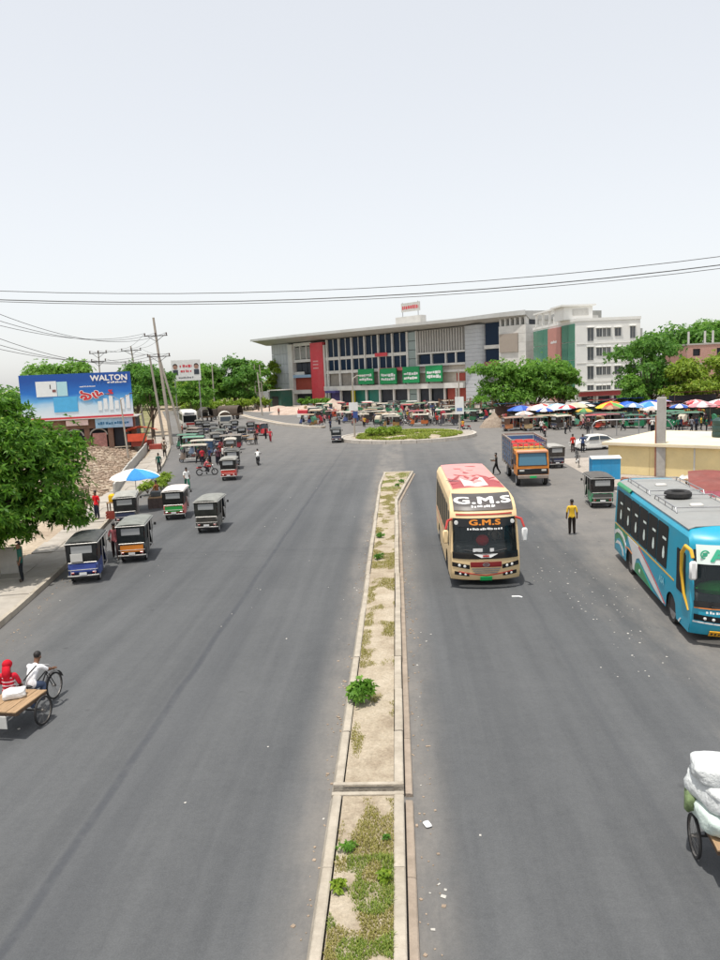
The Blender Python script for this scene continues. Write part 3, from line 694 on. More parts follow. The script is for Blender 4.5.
def eb(loc, rz, label, body, roof=None, curtain=None, panel=None, group=None):
    sw = {M_ebbody: paint('paint_'+body, body)}
    if roof: sw[M_ebroof] = mk('roof_'+roof, hexc(roof), .6, .25, 3, bump=.25, dirt=.4, dirtcol=(.22, .21, .19))
    if curtain: sw[M_ebcurt] = mk('curtain_'+curtain, hexc(curtain), .5, .3, 4, bump=.3, dirt=.3, dirtcol=(.12, .12, .11))
    if panel: sw[M_ebpanel] = paint('panel_'+panel, panel)
    return dup(EB, (*loc, 0), rz, label, group, sw)

# ================================================================== GREEN AUTO RICKSHAW
M_cng = paint('auto_body', '#17724A'); M_cngroof = mk('auto_roof', (.05, .12, .08), .6, .2, 3, dirt=.4)
def cng():
    t = thing('auto_rickshaw', 'proto', 'auto rickshaw')
    b = MB(); b.prism([(-.62, y, z) for y, z in [(-1.3, .3), (-1.35, .5), (-1.3, 1.0), (-.95, 1.02), (-.8, .9), (-.2, .85), (-.15, .4), (.45, .36), (.55, .75), (.95, 1.0), (1.2, .9), (1.3, .6), (1.25, .3)]], (1.24, 0, 0)); b.build('body', M_cng, t, True)
    r = MB(); r.grid(lambda y, x: (x, y, 1.72-.12*(x/.66)**4-.08*((y+.15)/1.2)**4), lin(-1.36, .98, 8), lin(-.66, .66, 7), thick=(0, 0, .04)); r.build('roof', M_cngroof, t, True)
    c = MB(); c.bx(-.6, .6, -1.33, -1.29, 1.0, 1.62, bev=.01); c.build('rear_curtain', M_vinyl, t); MB().bx(-.35, .35, -1.345, -1.332, 1.25, 1.5).build('window', M_winglass, t)
    w = MB(); w.grid(lambda x, z: (x, 1.02-.12*(z-1)/.6, z), lin(-.56, .56, 3), [1.0, 1.62], thick=(0, .015, 0)); w.build('windscreen', M_winglass, t)
    for s in (-1, 1):
        MB().bx(s*.635-.012, s*.635+.012, -.85, .5, .78, .84).build('side_rail', M_steel, t)
        for y in (-.8, .5): MB().tube([(s*.62, y, .85), (s*.62, y+.04, 1.62)], .022, 5).build('post', M_cng, t)
        g = MB()
        for i in range(5): g.bx(s*.628-.006, s*.628+.006, -.75+i*.26, -.735+i*.26, .86, 1.5)
        g.build('side_grille', M_steel, t)
        MB().lathe([(.01, .04), (.08, .03), (.08, -.03)], (s*.35, 1.26, .78), 'Y', 10).build('headlight', M_lamp, t)
    MB().bx(-.55, .55, -1.15, -.8, .6, .72, bev=.02).build('seat', M_seat, t)
    for x, y in ((-.52, -.9), (.52, -.9), (0, 1.08)): wheel(t, (x, y, .23), .23, .11)
    return remember(t)
CNG = cng()
# ================================================================== CYCLE RICKSHAW
M_hood = cloth('hood', '#8C8676'); M_rkbody = paint('rickshaw_body', '#9C3B2B')
def rickshaw():
    t = thing('cycle_rickshaw', 'proto', 'rickshaw')
    b = MB(); b.prism([(-.46, y, z) for y, z in [(-.95, .55), (-1.0, .75), (-.92, 1.15), (-.82, 1.15), (-.80, .82), (-.30, .80), (-.26, .5), (.05, .38), (.05, .34), (-.35, .42)]], (.92, 0, 0)); b.build('body', M_rkbody, t)
    MB().bx(-.42, .42, -.82, -.3, .82, .93, bev=.03).build('seat', M_seat, t, True)
    h = MB(); h.grid(lambda a, x: (x*(1-.1*math.sin(a)), -.62-.42*math.cos(a)+.1, .95+.78*math.sin(a)), lin(-.15, 2.0, 9), lin(-.52, .52, 5), thick=(0, 0, .02)); h.build('hood', M_hood, t, True)
    for s in (-1, 1):
        q = MB(); pts = [(s*.50, -.62-.40*math.cos(a)+.1, .95+.75*math.sin(a)) for a in lin(-.15, 2.0, 9)]; q.prism(pts+[(s*.5, -.5, .95)], (s*.012, 0, 0)); q.build('hood_side', M_hood, t)
        wheel(t, (s*.56, -.62, .34), .34, .045, spokes=10)
    wheel(t, (0, 1.05, .34), .34, .04, spokes=10)
    f = MB(); f.tube([(0, -.62, .34), (0, .1, .36), (0, .25, .8)], .022, 5); f.tube([(0, .1, .36), (0, .85, .78), (0, .80, .95)], .02, 5); f.tube([(0, .25, .74), (0, .85, .78)], .018, 5); f.tube([(0, .85, .78), (0, 1.05, .34)], .018, 5); f.tube([(-.58, -.62, .34), (.58, -.62, .34)], .02, 5); f.build('frame', M_dark, t)
    MB().tube([(-.28, .62, 1.0), (0, .8, .98), (.28, .62, 1.0)], .013, 5).build('handlebar', M_steel, t)
    MB().ell((0, .22, .84), (.09, .13, .04), 8, 0, 4).build('saddle', M_vinyl, t, True)
    return remember(t)
RK = rickshaw()
# ================================================================== MOTORCYCLE and BICYCLE
M_moto = paint('moto_tank', '#A81C1C', .1, .25)
def motorcycle():
    t = thing('motorcycle', 'proto', 'motorcycle')
    for y in (-.62, .66): wheel(t, (0, y, .29), .29, .09, spokes=8)
    f = MB(); f.tube([(0, -.62, .29), (0, -.1, .38), (0, .2, .42), (0, .42, .8)], .028, 6); f.tube([(0, .66, .29), (0, .42, .88)], .03, 6); f.bx(-.1, .1, -.12, .22, .28, .52, bev=.03); f.build('frame', M_dark, t, True)
    MB().ell((0, .15, .76), (.14, .26, .12), 10, 0, 6).build('fuel_tank', M_moto, t, True)
    MB().bx(-.12, .12, -.72, -.05, .72, .82, bev=.04).build('seat', M_vinyl, t, True)
    MB().bx(-.09, .09, -.86, -.4, .62, .72, bev=.03).build('tail', M_moto, t, True)
    MB().tube([(.13, .1, .3), (.14, -.3, .28), (.15, -.75, .34)], [.025, .035, .04], 7).build('exhaust', M_steel, t, True)
    MB().tube([(-.34, .3, 1.02), (-.1, .42, .96), (.1, .42, .96), (.34, .3, 1.02)], .014, 5).build('handlebar', M_dark, t)
    MB().lathe([(.01, .06), (.085, .04), (.08, -.05)], (0, .52, .84), 'Y', 10).build('headlight', M_lamp, t, True)
    return remember(t)
MO = motorcycle()
def bicycle():
    t = thing('bicycle', 'proto', 'bicycle')
    for y in (-.5, .52): wheel(t, (0, y, .33), .33, .04, spokes=12)
    f = MB()
    for a, b in (((0, -.5, .33), (0, -.05, .30)), ((0, -.05, .3), (0, -.2, .78)), ((0, -.5, .33), (0, -.17, .72)), ((0, -.05, .3), (0, .36, .74)), ((0, -.18, .72), (0, .36, .78)), ((0, .34, .88), (0, .52, .33))): f.tube([a, b], .015, 5)
    f.build('frame', M_dark, t); MB().ell((0, -.22, .83), (.08, .13, .035), 8, 0, 4).build('saddle', M_vinyl, t, True)
    MB().tube([(-.26, .2, .92), (0, .34, .90), (.26, .2, .92)], .012, 5).build('handlebar', M_steel, t)
    MB().lathe([(.005, -.006), (.08, -.006), (.08, .006), (.005, .006)], (.04, -.05, .3), 'X', 12).build('chainring', M_steel, t)
    return remember(t)
BI = bicycle()
# ================================================================== BUSES
def interp(tab, z):
    for (a, fa), (b, fb) in zip(tab[:-1], tab[1:]):
        if z <= b:
            k = max(0, (z-a)/(b-a)); return fa+(fb-fa)*k
    return tab[-1][1]
class Bus:
    def __init__(s, root, L, prof, wind, zt=3.22, w=1.24, bulge=.32, arches=(), zb=.32, rearslope=.12):
        s.root, s.L, s.prof, s.wind, s.zt, s.w, s.bulge, s.arches, s.zb, s.rs = root, L, prof, wind, zt, w, bulge, arches, zb, rearslope
    def ztop(s, x):
        d = max(0, abs(x)-(s.w-.34))/.34; return s.zt - .04*(x/s.w)**2 - .24*(1-math.sqrt(max(0, 1-d*d)))
    def FR(s, x, z, o=0.0):
        y = s.L/2 + interp(s.prof, z) - s.bulge*(abs(x)/s.w)**2.6
        zz = interp(s.prof, z+.04)-interp(s.prof, z-.04); nrm = Vector((s.bulge*2.6*(abs(x)/s.w)**1.6/s.w*(1 if x > 0 else -1), 1, -zz/.08)).normalized()
        p = Vector((x, y, z))
        return p + nrm*o
    def RE(s, x, z, o=0.0): return Vector((x, -s.L/2 + s.rs*max(0, z-1.6) + .10*(abs(x)/s.w)**4 - o, z))
    def SD(s, sg, y, z, o=0.0): return Vector((sg*(s.w + o - .035*max(0, z-1.2)), y, z))
    def zbot(s, y):
        z = s.zb
        for c, r in s.arches:
            if abs(y-c) < r: z = max(z, .42 + math.sqrt(r*r-(y-c)**2)*.93)
        return z
    def body(s, mat, inner):
        xs = sorted(set([round(x, 4) for x in lin(-s.w, s.w, 19)] + [-s.wind[2], s.wind[2]]))
        NV = 24; mb = MB(); L2 = s.L/2
        zw0, zw1 = s.wind[0], s.wind[1]
        vs_ = sorted(set(lin(0, 1, NV)))
        def FZ(x, v):
            zt = s.ztop(x); z = s.zb + .02 + v*(zt-s.zb-.02); return z
        # front with the windscreen left open: rows are absolute heights up to 2.6, then blend to the roof edge
        zr = sorted(set([s.zb, .45, .6, .8, zw0, (zw0+zw1)/2, zw1, zw1+.12, 2.72]))
        rows = lambda x: zr + [zr[-1]+(s.ztop(x)-zr[-1])*k for k in (.25, .5, .75, 1.0)]
        tw = lambda x, z: x*(1 - .035*max(0, z-1.2)/s.w)
        nr = len(zr)+4; P = []; F = []
        for x in xs:
            for z in rows(x): q = s.FR(x, z); q.x = tw(x, z); P.append(q)
        for i in range(len(xs)-1):
            for j in range(nr-1):
                if xs[i] >= -s.wind[2]-1e-6 and xs[i+1] <= s.wind[2]+1e-6 and j < len(zr)-1 and zr[j] >= zw0-1e-6 and zr[j+1] <= zw1+1e-6: continue
                F.append((i*nr+j, (i+1)*nr+j, (i+1)*nr+j+1, i*nr+j+1))
        mb.add(P, F)
        for sg in (-1, 1):
            ys = set(lin(0, 1, 12))
            for c, r in s.arches:
                for k in lin(-1, 1, 11): ys.add((c+k*r*1.0001+L2)/s.L)
            ys = sorted(y for y in ys if 0 <= y <= 1); zrow = lin(0, 1, 9); P = []; F = []
            for t in ys:
                y0 = -L2 + t*s.L; b = s.zbot(y0)
                for k in zrow:
                    z = b + k*(s.ztop(s.w)-b); ya = s.RE(s.w, z).y; yb = s.FR(s.w, z).y
                    y = max(ya, min(yb, y0)) if 0 < t < 1 else (ya if t == 0 else yb)
                    P.append(s.SD(sg, y, z))
            F = [(i*9+j, (i+1)*9+j, (i+1)*9+j+1, i*9+j+1) for i in range(len(ys)-1) for j in range(8)]
            mb.add(P, F)
        mb.grid(lambda x, t: (tw(x, s.ztop(x)), s.RE(x, s.ztop(x)).y*(1-t)+s.FR(x, s.ztop(x)).y*t, s.ztop(x)), xs, lin(0, 1, 10))
        mb.grid(lambda x, v: (lambda z: (tw(x, z), *s.RE(x, z)[1:]))(s.zb+v*(s.ztop(x)-s.zb)), xs, lin(0, 1, 8))
        ob = mb.build('body', mat, s.root); me = ob.data
        bm = bmesh.new(); bm.from_mesh(me); bmesh.ops.remove_doubles(bm, verts=bm.verts, dist=.004); bmesh.ops.recalc_face_normals(bm, faces=bm.faces); bm.to_mesh(me); bm.free()
        me.polygons.foreach_set('use_smooth', [True]*len(me.polygons)); me.set_sharp_from_angle(angle=R(35))
        MB().bx(-s.w+.06, s.w-.06, -L2+.15, L2-.6, .38, .95).build('underbody', M_dark, s.root)
        MB().bx(-s.w+.08, s.w-.08, L2-3.2, L2-3.15, .95, 2.9).build('interior', inner, s.root)
        return ob
    def patch(s, name, fn, us, vs_, mat, parent=None, smooth=True, label=None):
        mb = MB(); nu, nv = len(us), len(vs_)
        P = [fn(u, v, .012) for u in us for v in vs_] + [fn(u, v, -.012) for u in us for v in vs_]; o = nu*nv
        f = [(i*nv+j, (i+1)*nv+j, (i+1)*nv+j+1, i*nv+j+1) for i in range(nu-1) for j in range(nv-1)]
        rim = [i*nv for i in range(nu)] + [(nu-1)*nv+j for j in range(1, nv)] + [i*nv+nv-1 for i in range(nu-2, -1, -1)] + [j for j in range(nv-2, 0, -1)]
        mb.add(P, f + [tuple(o+i for i in q[::-1]) for q in f] + [(rim[i], rim[(i+1) % len(rim)], o+rim[(i+1) % len(rim)], o+rim[i]) for i in range(len(rim))])
        return mb.build(name, mat, parent or s.root, smooth, label=label)
    def fpatch(s, name, x0, x1, z0, z1, mat, o=.0, parent=None, skew=0.0, nx=9, nz=5):
        """patch on the front; skew lifts the outer end"""
        return s.patch(name, lambda x, z, q: s.FR(x, z + skew*abs(x), o+q), lin(x0, x1, nx), lin(z0, z1, nz), mat, parent)
    def spoly(s, name, sg, pts, mat, o=.006, parent=None):
        """flat outline (y, z) laid on a side below the waist"""
        mb = MB(); mb.prism([s.SD(sg, y, z, o) for y, z in pts], (-sg*.012, 0, 0)); return mb.build(name, mat, parent or s.root)
    def swin(s, sg, y0, y1, z0, z1, mat, slant=0.0):
        mb = MB(); c = .05
        pts = [(y0+c+slant, z0), (y1-c+slant, z0), (y1+slant, z0+c), (y1, z1-c), (y1-c, z1), (y0+c, z1), (y0, z1-c), (y0+slant, z0+c)]
        mb.add([s.SD(sg, y, z, .010) for y, z in pts] + [s.SD(sg, y, z, -.01) for y, z in pts], [list(range(8)), list(range(8, 16))[::-1]] + [(i, (i+1) % 8, 8+(i+1) % 8, 8+i) for i in range(8)])
        return mb.build('side_window', mat, s.root)
M_wscreen = glass('windscreen_glass', (.02, .03, .035), .04, .26)
M_innerdark = mk('bus_interior', (.05, .045, .045), .8)

def arc_pts(cx, cy, r, a0, a1, n): return [(cx+r*math.cos(a), cy+r*math.sin(a)) for a in lin(a0, a1, n)]
def illegible(root, fn, x0, x1, z, h, mat, seed, name='small_print'):
    """a row of unreadable small print: short uneven strokes"""
    rg = random.Random(seed); mb = MB(); x = x0
    while x < x1:
        w = rg.uniform(.35, .9)*h; g = h*rg.choice((.18, .18, .5))
        a, b = x, min(x+w, x1); zz = z + rg.uniform(-.08, .08)*h; hh = h*rg.uniform(.6, 1)
        P = [fn(a, zz), fn(b, zz), fn(b, zz+hh), fn(a, zz+hh)]; mb.add(P, [(0, 1, 2, 3)]); x += w+g
    me = mb.mesh(name, mat); o = link(name, me, root); o['kind'] = 'stuff'; return o

# ---- cream coach ------------------------------------------------------------
gms = thing('coach_bus', 'cream coach with red and white roof and G.M.S lettering driving toward the viewer', 'bus', (3.0, 30.25, 0), R(180)); gms.scale = (1, 1, 1.06)
M_cream = mk('coach_cream', hexc('#DEC294'), .4, .08, 1.2, dirt=.4, dirtcol=(.42, .33, .22), spec=.5)
prof = [(.30, -.12), (.45, -.01), (.85, .03), (1.25, .0), (2.42, -.24), (2.62, -.32), (2.80, -.55), (2.98, -.95), (3.12, -1.45), (3.2, -1.95), (3.3, -2.2)]
B = Bus(gms, 9.4, prof, (1.28, 2.42, 1.145), arches=((2.45, .58), (-2.4, .58)))
B.body(M_cream, M_innerdark)
B.fpatch('windscreen', -1.14, 1.14, 1.28, 2.42, M_wscreen, nx=15)
M_gloss = mk('gloss_black', (.012, .012, .013), .15, .1, 2)
B.fpatch('windscreen_header', -.98, .98, 2.14, 2.40, M_gloss, .022, nx=13)
B.fpatch('cowl_band', -1.16, 1.16, 1.07, 1.29, M_gloss, .006, nx=13)
M_gred = paint('coach_red', '#B23A34', .08); M_pink = mk('coach_pink', hexc('#DB908B'), .4, .12, 1.5, dirt=.25, dirtcol=(.5, .38, .33))
capm = mk('cap_dark', (.075, .068, .066), .35, .15, 3, dirt=.35, dirtcol=(.18, .15, .13))
B.fpatch('name_board', -1.06, 1.06, 2.66, 3.09, capm, .004, nx=13, nz=11)
B.fpatch('red_trim', -1.0, 1.0, 2.52, 2.565, M_gred, .004, nx=13)
M_lett = mk('letter_white', (.82, .82, .80), .4, .05); M_letor = mk('letter_orange', hexc('#E08A2E'), .4, .05)
f_lo = lambda u, v: B.FR(-u, 2.715+v, .020)
def on_cap(u, v):                                             # walk up the sloped cap by true distance
    z = 2.66; d = 0
    while d < v and z < 3.15:
        a, b = B.FR(0, z), B.FR(0, z+.01); d += (b-a).length; z += .01
    return B.FR(-u, z, .020)
lettering('lettering', 'G.M.S', M_lett, gms, lambda u, v: on_cap(u*1.36, v+.32), .60, .022, 0, space=1.06)
illegible(gms, lambda u, v: on_cap(u, v), -.42, .42, .13, .10, M_lett, 3)
lettering('lettering', 'G.M.S', M_letor, gms, lambda u, v: B.FR(-u*1.75, 2.20+v, .042), .25, .010, 0, space=1.06)
illegible(gms, lambda u, v: B.FR(-u, v, .018), -.62, .62, 2.035, .075, M_lett, 5)
lg = B.fpatch('grille_panel', -.55, .55, .80, .97, paint('grille_red', '#7A1A1C', .05), .012)
em = MB(); em.lathe([(.075, -.012), (.10, -.012), (.10, .012), (.075, .012)], (0, 0, 0), 'Y', 18, closed=True); em.bx(-.07, .07, -.01, .01, -.012, .014)
em.v = [(x*1.25, y, z*.62) for x, y, z in em.v]; em.build('emblem', M_steel, gms, True, loc=B.FR(0, .885, .04))
for z, w_ in ((.74, .50), (.67, .46), (.60, .40)): B.fpatch('grille_slat', -w_, w_, z-.022, z+.012, M_steel, .012)
for s in (-1, 1):
    sx = lambda a, b: (min(s*a, s*b), max(s*a, s*b))
    B.fpatch('headlight_housing', *sx(.58, 1.18), .66, .80, M_gloss, .006, skew=.12)
    for x in (.74, .92): MB().lathe([(.01, .02), (.045, .01), (.06, -.03)], B.FR(s*x, .735+.12*x, .02), 'Y', 10).build('headlight', M_lamp, gms, True)
    B.fpatch('fog_light_recess', *sx(.60, 1.10), .43, .55, M_gloss, .006, skew=.07)
    for x in (.72, .90): MB().lathe([(.01, .02), (.04, .01), (.045, -.03)], B.FR(s*x, .49+.07*x, .02), 'Y', 10).build('fog_light', M_lamp, gms, True)
    B.fpatch('red_chin_line', *sx(.0, .95), .48, .51, M_gred, .014, skew=.13)
    MB().lathe([(.01, .015), (.07, .012), (.075, -.01)], B.FR(s*.98, 2.27, .05), 'Y', 12).build('header_lamp', M_lamp, gms, True)
    # mirrors hang from red horn arms
    a = [B.FR(s*1.15, 2.38), B.FR(s*1.15, 2.36)+Vector((s*.16, .2, .0)), B.FR(s*1.15, 2.1)+Vector((s*.24, .28, 0))]
    MB().tube(a, [.045, .045, .04], 8).build('mirror_arm', M_gred, gms, True)
    MB().box(B.FR(s*1.15, 1.85)+Vector((s*.25, .26, 0)), (.2, .1, .46), bev=.045).build('mirror', M_cream if s > 0 else M_white, gms, True)
    # wipers, side glass, trims
    MB().tube([B.FR(s*.2, 1.30, .03), B.FR(s*.75, 1.38, .035)], .012, 5).build('wiper', M_dark, gms)
    ys = lin(-4.35, 3.0, 8)
    for i in range(7): B.swin(s, ys[i]+.13, ys[i+1]-.13, 1.5, 2.66, M_busglass)
    B.swin(s, 3.2, 3.75, 1.35, 2.55, M_busglass)
    B.spoly('waist_stripe', s, [(-4.55, 1.30), (3.1, 1.30), (3.1, 1.35), (-4.55, 1.35)], M_gred)
    B.spoly('skirt_stripe', s, [(-4.55, .82), (-3.1, .82), (-3.1, .86), (-4.55, .86)], M_gred)
    for y in (2.45, -2.4): wheel(gms, (s*1.06, y, .48), .48, .28)
bw_ = MB(); bw_.prism([B.FR(x, z, .034) for x, z in ((-.42, 1.24), (0, 1.245), (.42, 1.24), (.17, 1.12), (-.17, 1.12))], (0, -.03, 0)); bw_.build('badge_wing', M_white, gms); B.fpatch('badge', -.11, .11, 1.15, 1.205, M_gred, .05)
B.fpatch('number_plate', -.21, .21, .33, .47, M_green_plate, .03)
d = MB(); d.bx(-1.05, 1.05, 3.4, 4.05, 1.1, 1.42, bev=.05); d.build('dashboard', M_vinylgrey, gms, True)
MB().lathe([(.2, -.012), (.225, 0), (.2, .012), (.185, 0)], (-.55, 3.35, 1.58), 'Y', 16, closed=True).build('steering_wheel', M_dark, gms)
for x in (-.55, .5): 
    q = MB(); q.bx(x-.24, x+.24, 2.55, 2.68, 1.2, 2.0, bev=.05); q.build('front_seat', M_vinyl, gms, True)
MB().ell((.05, 4.15, 1.60), (.24, .14, .2), 10).build('red_cushion', cloth('red_cushion', '#C8252B'), gms, True)
for x, w in ((.28, .34), (-.22, .14)): MB().box(B.FR(x, 1.37, .02), (w, .02, .11)).build('paper', M_white, gms)
# painted roof: pink field with red splash and a white flash
def roofpatch(name, pts, mat, o):
    mb = MB(); n = len(pts); mb.prism([(x, y, B.ztop(x)+o) for x, y in pts], (0, 0, -.006)); return mb.build(name, mat, gms)
us = lin(-.98, .98, 9)
B.patch('roof_field', lambda x, y, q: Vector((x, y, B.ztop(x)+q)), us, lin(-4.5, 2.7, 8), M_pink)
M_rred = mk('roof_red', hexc('#A23F40'), .45, .2, 2, dirt=.2, dirtcol=(.4, .2, .18)); M_rwh = mk('roof_white', hexc('#E6DAD2'), .45, .1, 2, dirt=.15)
def rp(name, xs0, fn0, fn1, mat, o): B.patch(name, lambda x, k, q: Vector((x, fn0(x)*(1-k)+fn1(x)*k, B.ztop(x)+o+q*.4)), xs0, [0, .5, 1], mat)
rp('roof_splash', lin(-.96, .96, 15), lambda x: .55+.5*math.sin(x*5)+.2*math.sin(x*17), lambda x: 2.65, M_rred, .012)
rp('roof_flash', lin(-.42, .5, 13), lambda x: .75+.5*math.sin(x*6+1)+.12*math.sin(x*23), lambda x: 2.6-.25*math.sin(x*4)**2, M_rwh, .017)
rp('roof_flash_inset', lin(-.30, .1, 7), lambda x: 1.2+.3*math.sin(x*9), lambda x: 1.75+.3*math.sin(x*7), M_pink, .021)  # pink shape of the roof artwork, laid over the white flash
for i, (x, y, l, a) in enumerate(((-.5, -.1, 1.5, .5), (.62, .1, 1.5, -.5), (.1, -1.2, 1.0, .3), (.78, .9, 1.1, 1.2), (.75, 1.5, .9, -.8), (.3, -2.7, .8, 1.2), (-.3, -3.4, .8, 1.4), (-.7, .5, 1.2, -.9), (.2, .1, 1.0, .1), (-.15, -.4, .8, -.4), (-.85, 1.3, 1.0, .4), (.45, -.6, .9, .9))):
    q = MB(); ca, sa = math.cos(a), math.sin(a)
    pts = [(-l/2, 0), (-l*.2, .09), (l/2, .02), (l*.1, -.10)]
    q.prism([(x-u*sa*.6+v*ca, y+u*ca+v*sa, B.ztop(x)+.024) for u, v in pts], (0, 0, -.01)); q.build('roof_streak', M_rred if i != 3 else M_gloss, gms)
for y in (-2.2, -.6): MB().bx(-.28, .28, y-.2, y+.2, B.zt-.02, B.zt+.05, bev=.03).build('roof_hatch', M_pink, gms, True)
person('sit', (3.02+.55, 27.6, 1.25-.42), R(180), '#C9B8A0', '#33333A', 'bus driver in a pale shirt behind the cream coach windscreen', scale=1.0)

# ---- turquoise coach ----------------------------------------------------------
M_turq = mk('coach_turquoise', hexc('#0A96B4'), .38, .08, 1.4, dirt=.32, dirtcol=(.2, .3, .3), spec=.5)
BRZ = math.atan2(-(8.6-7.9), 29.7-21.6)
blu = thing('coach_bus', 'turquoise coach with green and white swooshes parked at the right edge', 'bus', (9.55, 24.6, 0), R(180)+math.atan2(-.75, 8.6))
prof2 = [(.30, -.15), (.5, .0), (.9, .04), (1.3, -.03), (2.80, -.36), (2.88, -.39), (2.96, -.46), (3.04, -.56), (3.12, -.70), (3.2, -.92), (3.3, -1.1)]
B = Bus(blu, 10.4, prof2, (1.28, 2.66, 1.14), arches=((3.05, .56), (-2.45, .56)))
B.body(M_turq, M_innerdark)
B.fpatch('windscreen', -1.13, 1.13, 1.28, 2.66, M_wscreen, nx=15)
M_sticker = mk('screen_sticker', hexc('#DDE8E2'), .4, .05); M_ygr = paint('coach_green', '#1F8A57', .1); M_yel = paint('coach_yellow', '#D9A92E', .12); M_orange = paint('coach_orange', '#D98032', .1)
B.fpatch('header_sticker', -1.04, 1.04, 2.28, 2.80, M_sticker, .02, nx=13)
lettering('lettering', 'AS', mk('letter_green', hexc('#3FAE8A'), .4, .05), blu, lambda u, v: B.FR(-u*1.25+.40, 2.37+v, .045), .44, .02)
em = MB(); em.lathe([(.09, -.01), (.125, -.01), (.125, .01), (.09, .01)], (0, 0, 0), 'Y', 18, closed=True); em.bx(-.06, .06, -.01, .01, -.05, .05); em.build('emblem', MATS['letter_green'], blu, True, loc=B.FR(.84, 2.54, .045))
MB().bx(-.16, .16, -.01, .01, -.07, .07).build('orange_label', M_orange, blu, loc=B.FR(.2, 2.38, .045))
B.fpatch('cowl_band', -1.15, 1.15, 1.12, 1.29, M_gloss, .006, nx=13)
B.fpatch('cowl_pinstripe', -1.15, 1.15, 1.09, 1.115, M_orange, .01, nx=13)
d = MB(); d.bx(-1.0, 1.0, 3.75, 4.5, 1.0, 1.36, bev=.06); d.build('dashboard', M_vinylgrey, blu, True)
MB().ell((.35, 4.35, 1.48), (.62, .3, .2), 14).build('green_dash_cover', cloth('green_dash', '#2FA544'), blu, True)
for x in (-.5, .5):
    q = MB(); q.bx(x-.24, x+.24, 2.95, 3.08, 1.0, 1.75, bev=.05); q.build('front_seat', M_vinyl, blu, True)
for s in (-1, 1):
    sx = lambda a, b: (min(s*a, s*b), max(s*a, s*b))
    B.fpatch('headlight_housing', *sx(.5, 1.16), .68, .84, M_gloss, .006, skew=.08)
    for x in (.70, .9): MB().lathe([(.01, .02), (.04, .01), (.045, -.03)], B.FR(s*x, .76+.08*x, .02), 'Y', 10).build('headlight', M_lamp, blu, True)
    B.fpatch('headlight_brow', *sx(.45, 1.18), .62, .655, M_white, .012, skew=.07)
    ys = lin(-4.75, 2.55, 7)
    for i in range(6):
        wn = B.swin(s, ys[i]+.025, ys[i+1]-.025, 1.50, 2.84, M_busglass, -.06)
        st = MB(); yc = ys[i]+.75
        st.prism([B.SD(s, yc+.11*math.cos(a)*(1-.5*math.sin(a)), 1.95+.2*math.sin(a), .016) for a in lin(0, 5.5, 9)], (-s*.004, 0, 0)); st.build('window_sticker', M_sticker, wn)
        MB().add([B.SD(s, yc-.15, 2.36, .016), B.SD(s, yc+.25, 2.36, .016), B.SD(s, yc+.25, 2.44, .016), B.SD(s, yc-.15, 2.44, .016)], [(0, 1, 2, 3)]).build('window_sticker', M_sticker, wn)
    B.swin(s, 3.45, 4.3, 1.25, 2.45, M_busglass, .12)
    B.spoly('waist_stripe', s, [(-5.0, 1.40), (3.3, 1.36), (3.3, 1.41), (-5.0, 1.45)], M_yel)
    # swooshes, rear of the bus at negative y
    sw_ = lambda nm, pts, mt, o: B.spoly(nm, s, pts, mt, o)
    sw_('green_swoosh', [(-5.0, .42), (-5.0, 1.38), (-2.75, 1.37), (-2.95, 1.2), (-3.3, .85), (-3.45, .42)], M_ygr, .004)
    sw_('white_swoosh', [(-4.98, .95), (-4.6, 1.12), (-4.1, 1.17), (-3.6, 1.10), (-3.2, .92), (-3.0, .62), (-3.02, .95), (-3.3, 1.18), (-3.8, 1.3), (-4.4, 1.3), (-4.98, 1.14)], M_white, .010)
    sw_('turquoise_swoosh', [(-4.98, .50), (-4.7, .82), (-4.2, .96), (-3.65, .88), (-3.25, .60), (-3.2, .42), (-4.9, .42)], M_turq, .008)
    sw_('inner_white_swoosh', [(-4.9, .60), (-4.55, .80), (-4.0, .84), (-3.5, .66), (-3.38, .42), (-3.55, .42), (-3.7, .60), (-4.1, .72), (-4.5, .68)], M_white, .012)
    sw_('white_flash', [(-2.72, 1.37), (-1.0, 1.36), (.4, 1.02), (1.5, .70), (2.40, .38), (2.15, .34), (1.0, .52), (-.2, .78), (-.9, .98), (-1.3, .86), (-1.55, .55), (-1.62, .34), (-1.85, .34), (-2.02, .95), (-2.45, 1.2)], M_white, .012)
    sw_('red_pinstripe', [(-1.0, 1.372), (.4, 1.035), (1.5, .715), (2.46, .38), (2.38, .38), (1.48, .685), (.38, 1.0), (-1.05, 1.345)], M_gred, .016)
    sw_('orange_pinstripe', [(-3.05, .90), (-2.6, .95), (-1.95, .88), (-1.95, .84), (-2.6, .90), (-3.05, .86)], M_orange, .016)
    sw_('green_leaf', [(-1.58, .34), (-1.45, .66), (-.95, .80), (-.4, .70), (.9, .34)], M_ygr, .010)
    sw_('leaf_dot', [(-.95, .50), (-.85, .60), (-.72, .58), (-.75, .46)], M_sticker, .016)
    vs, fs = text_pts('AS', .34, .01, .15)
    lettering('lettering', 'ASA', mk('letter_pale', hexc('#8FD4E4'), .4, .05), blu, lambda u, v, s=s: B.SD(s, 2.05 + (-u if s > 0 else u)*(-1)*s*s, .95+v, .018) if s < 0 else B.SD(s, 2.05+u, .95+v, .018), .32, .008, .2)
    # yellow horn arms and white mirrors
    a = [B.SD(s, 4.75, .95), B.SD(s, 4.45, 1.35, .05), B.SD(s, 4.35, 2.0, .12), B.SD(s, 4.45, 2.52, .16), B.SD(s, 4.75, 2.78, .16), B.SD(s, 5.1, 2.74, .12), B.SD(s, 5.22, 2.56, .10)]
    MB().tube(a, [.03, .04, .05, .055, .055, .05, .045], 8).build('mirror_arm', M_yel, blu, True)
    MB().box(B.SD(s, 5.24, 2.22, .08), (.2, .12, .52), bev=.05).build('mirror', M_white, blu, True)
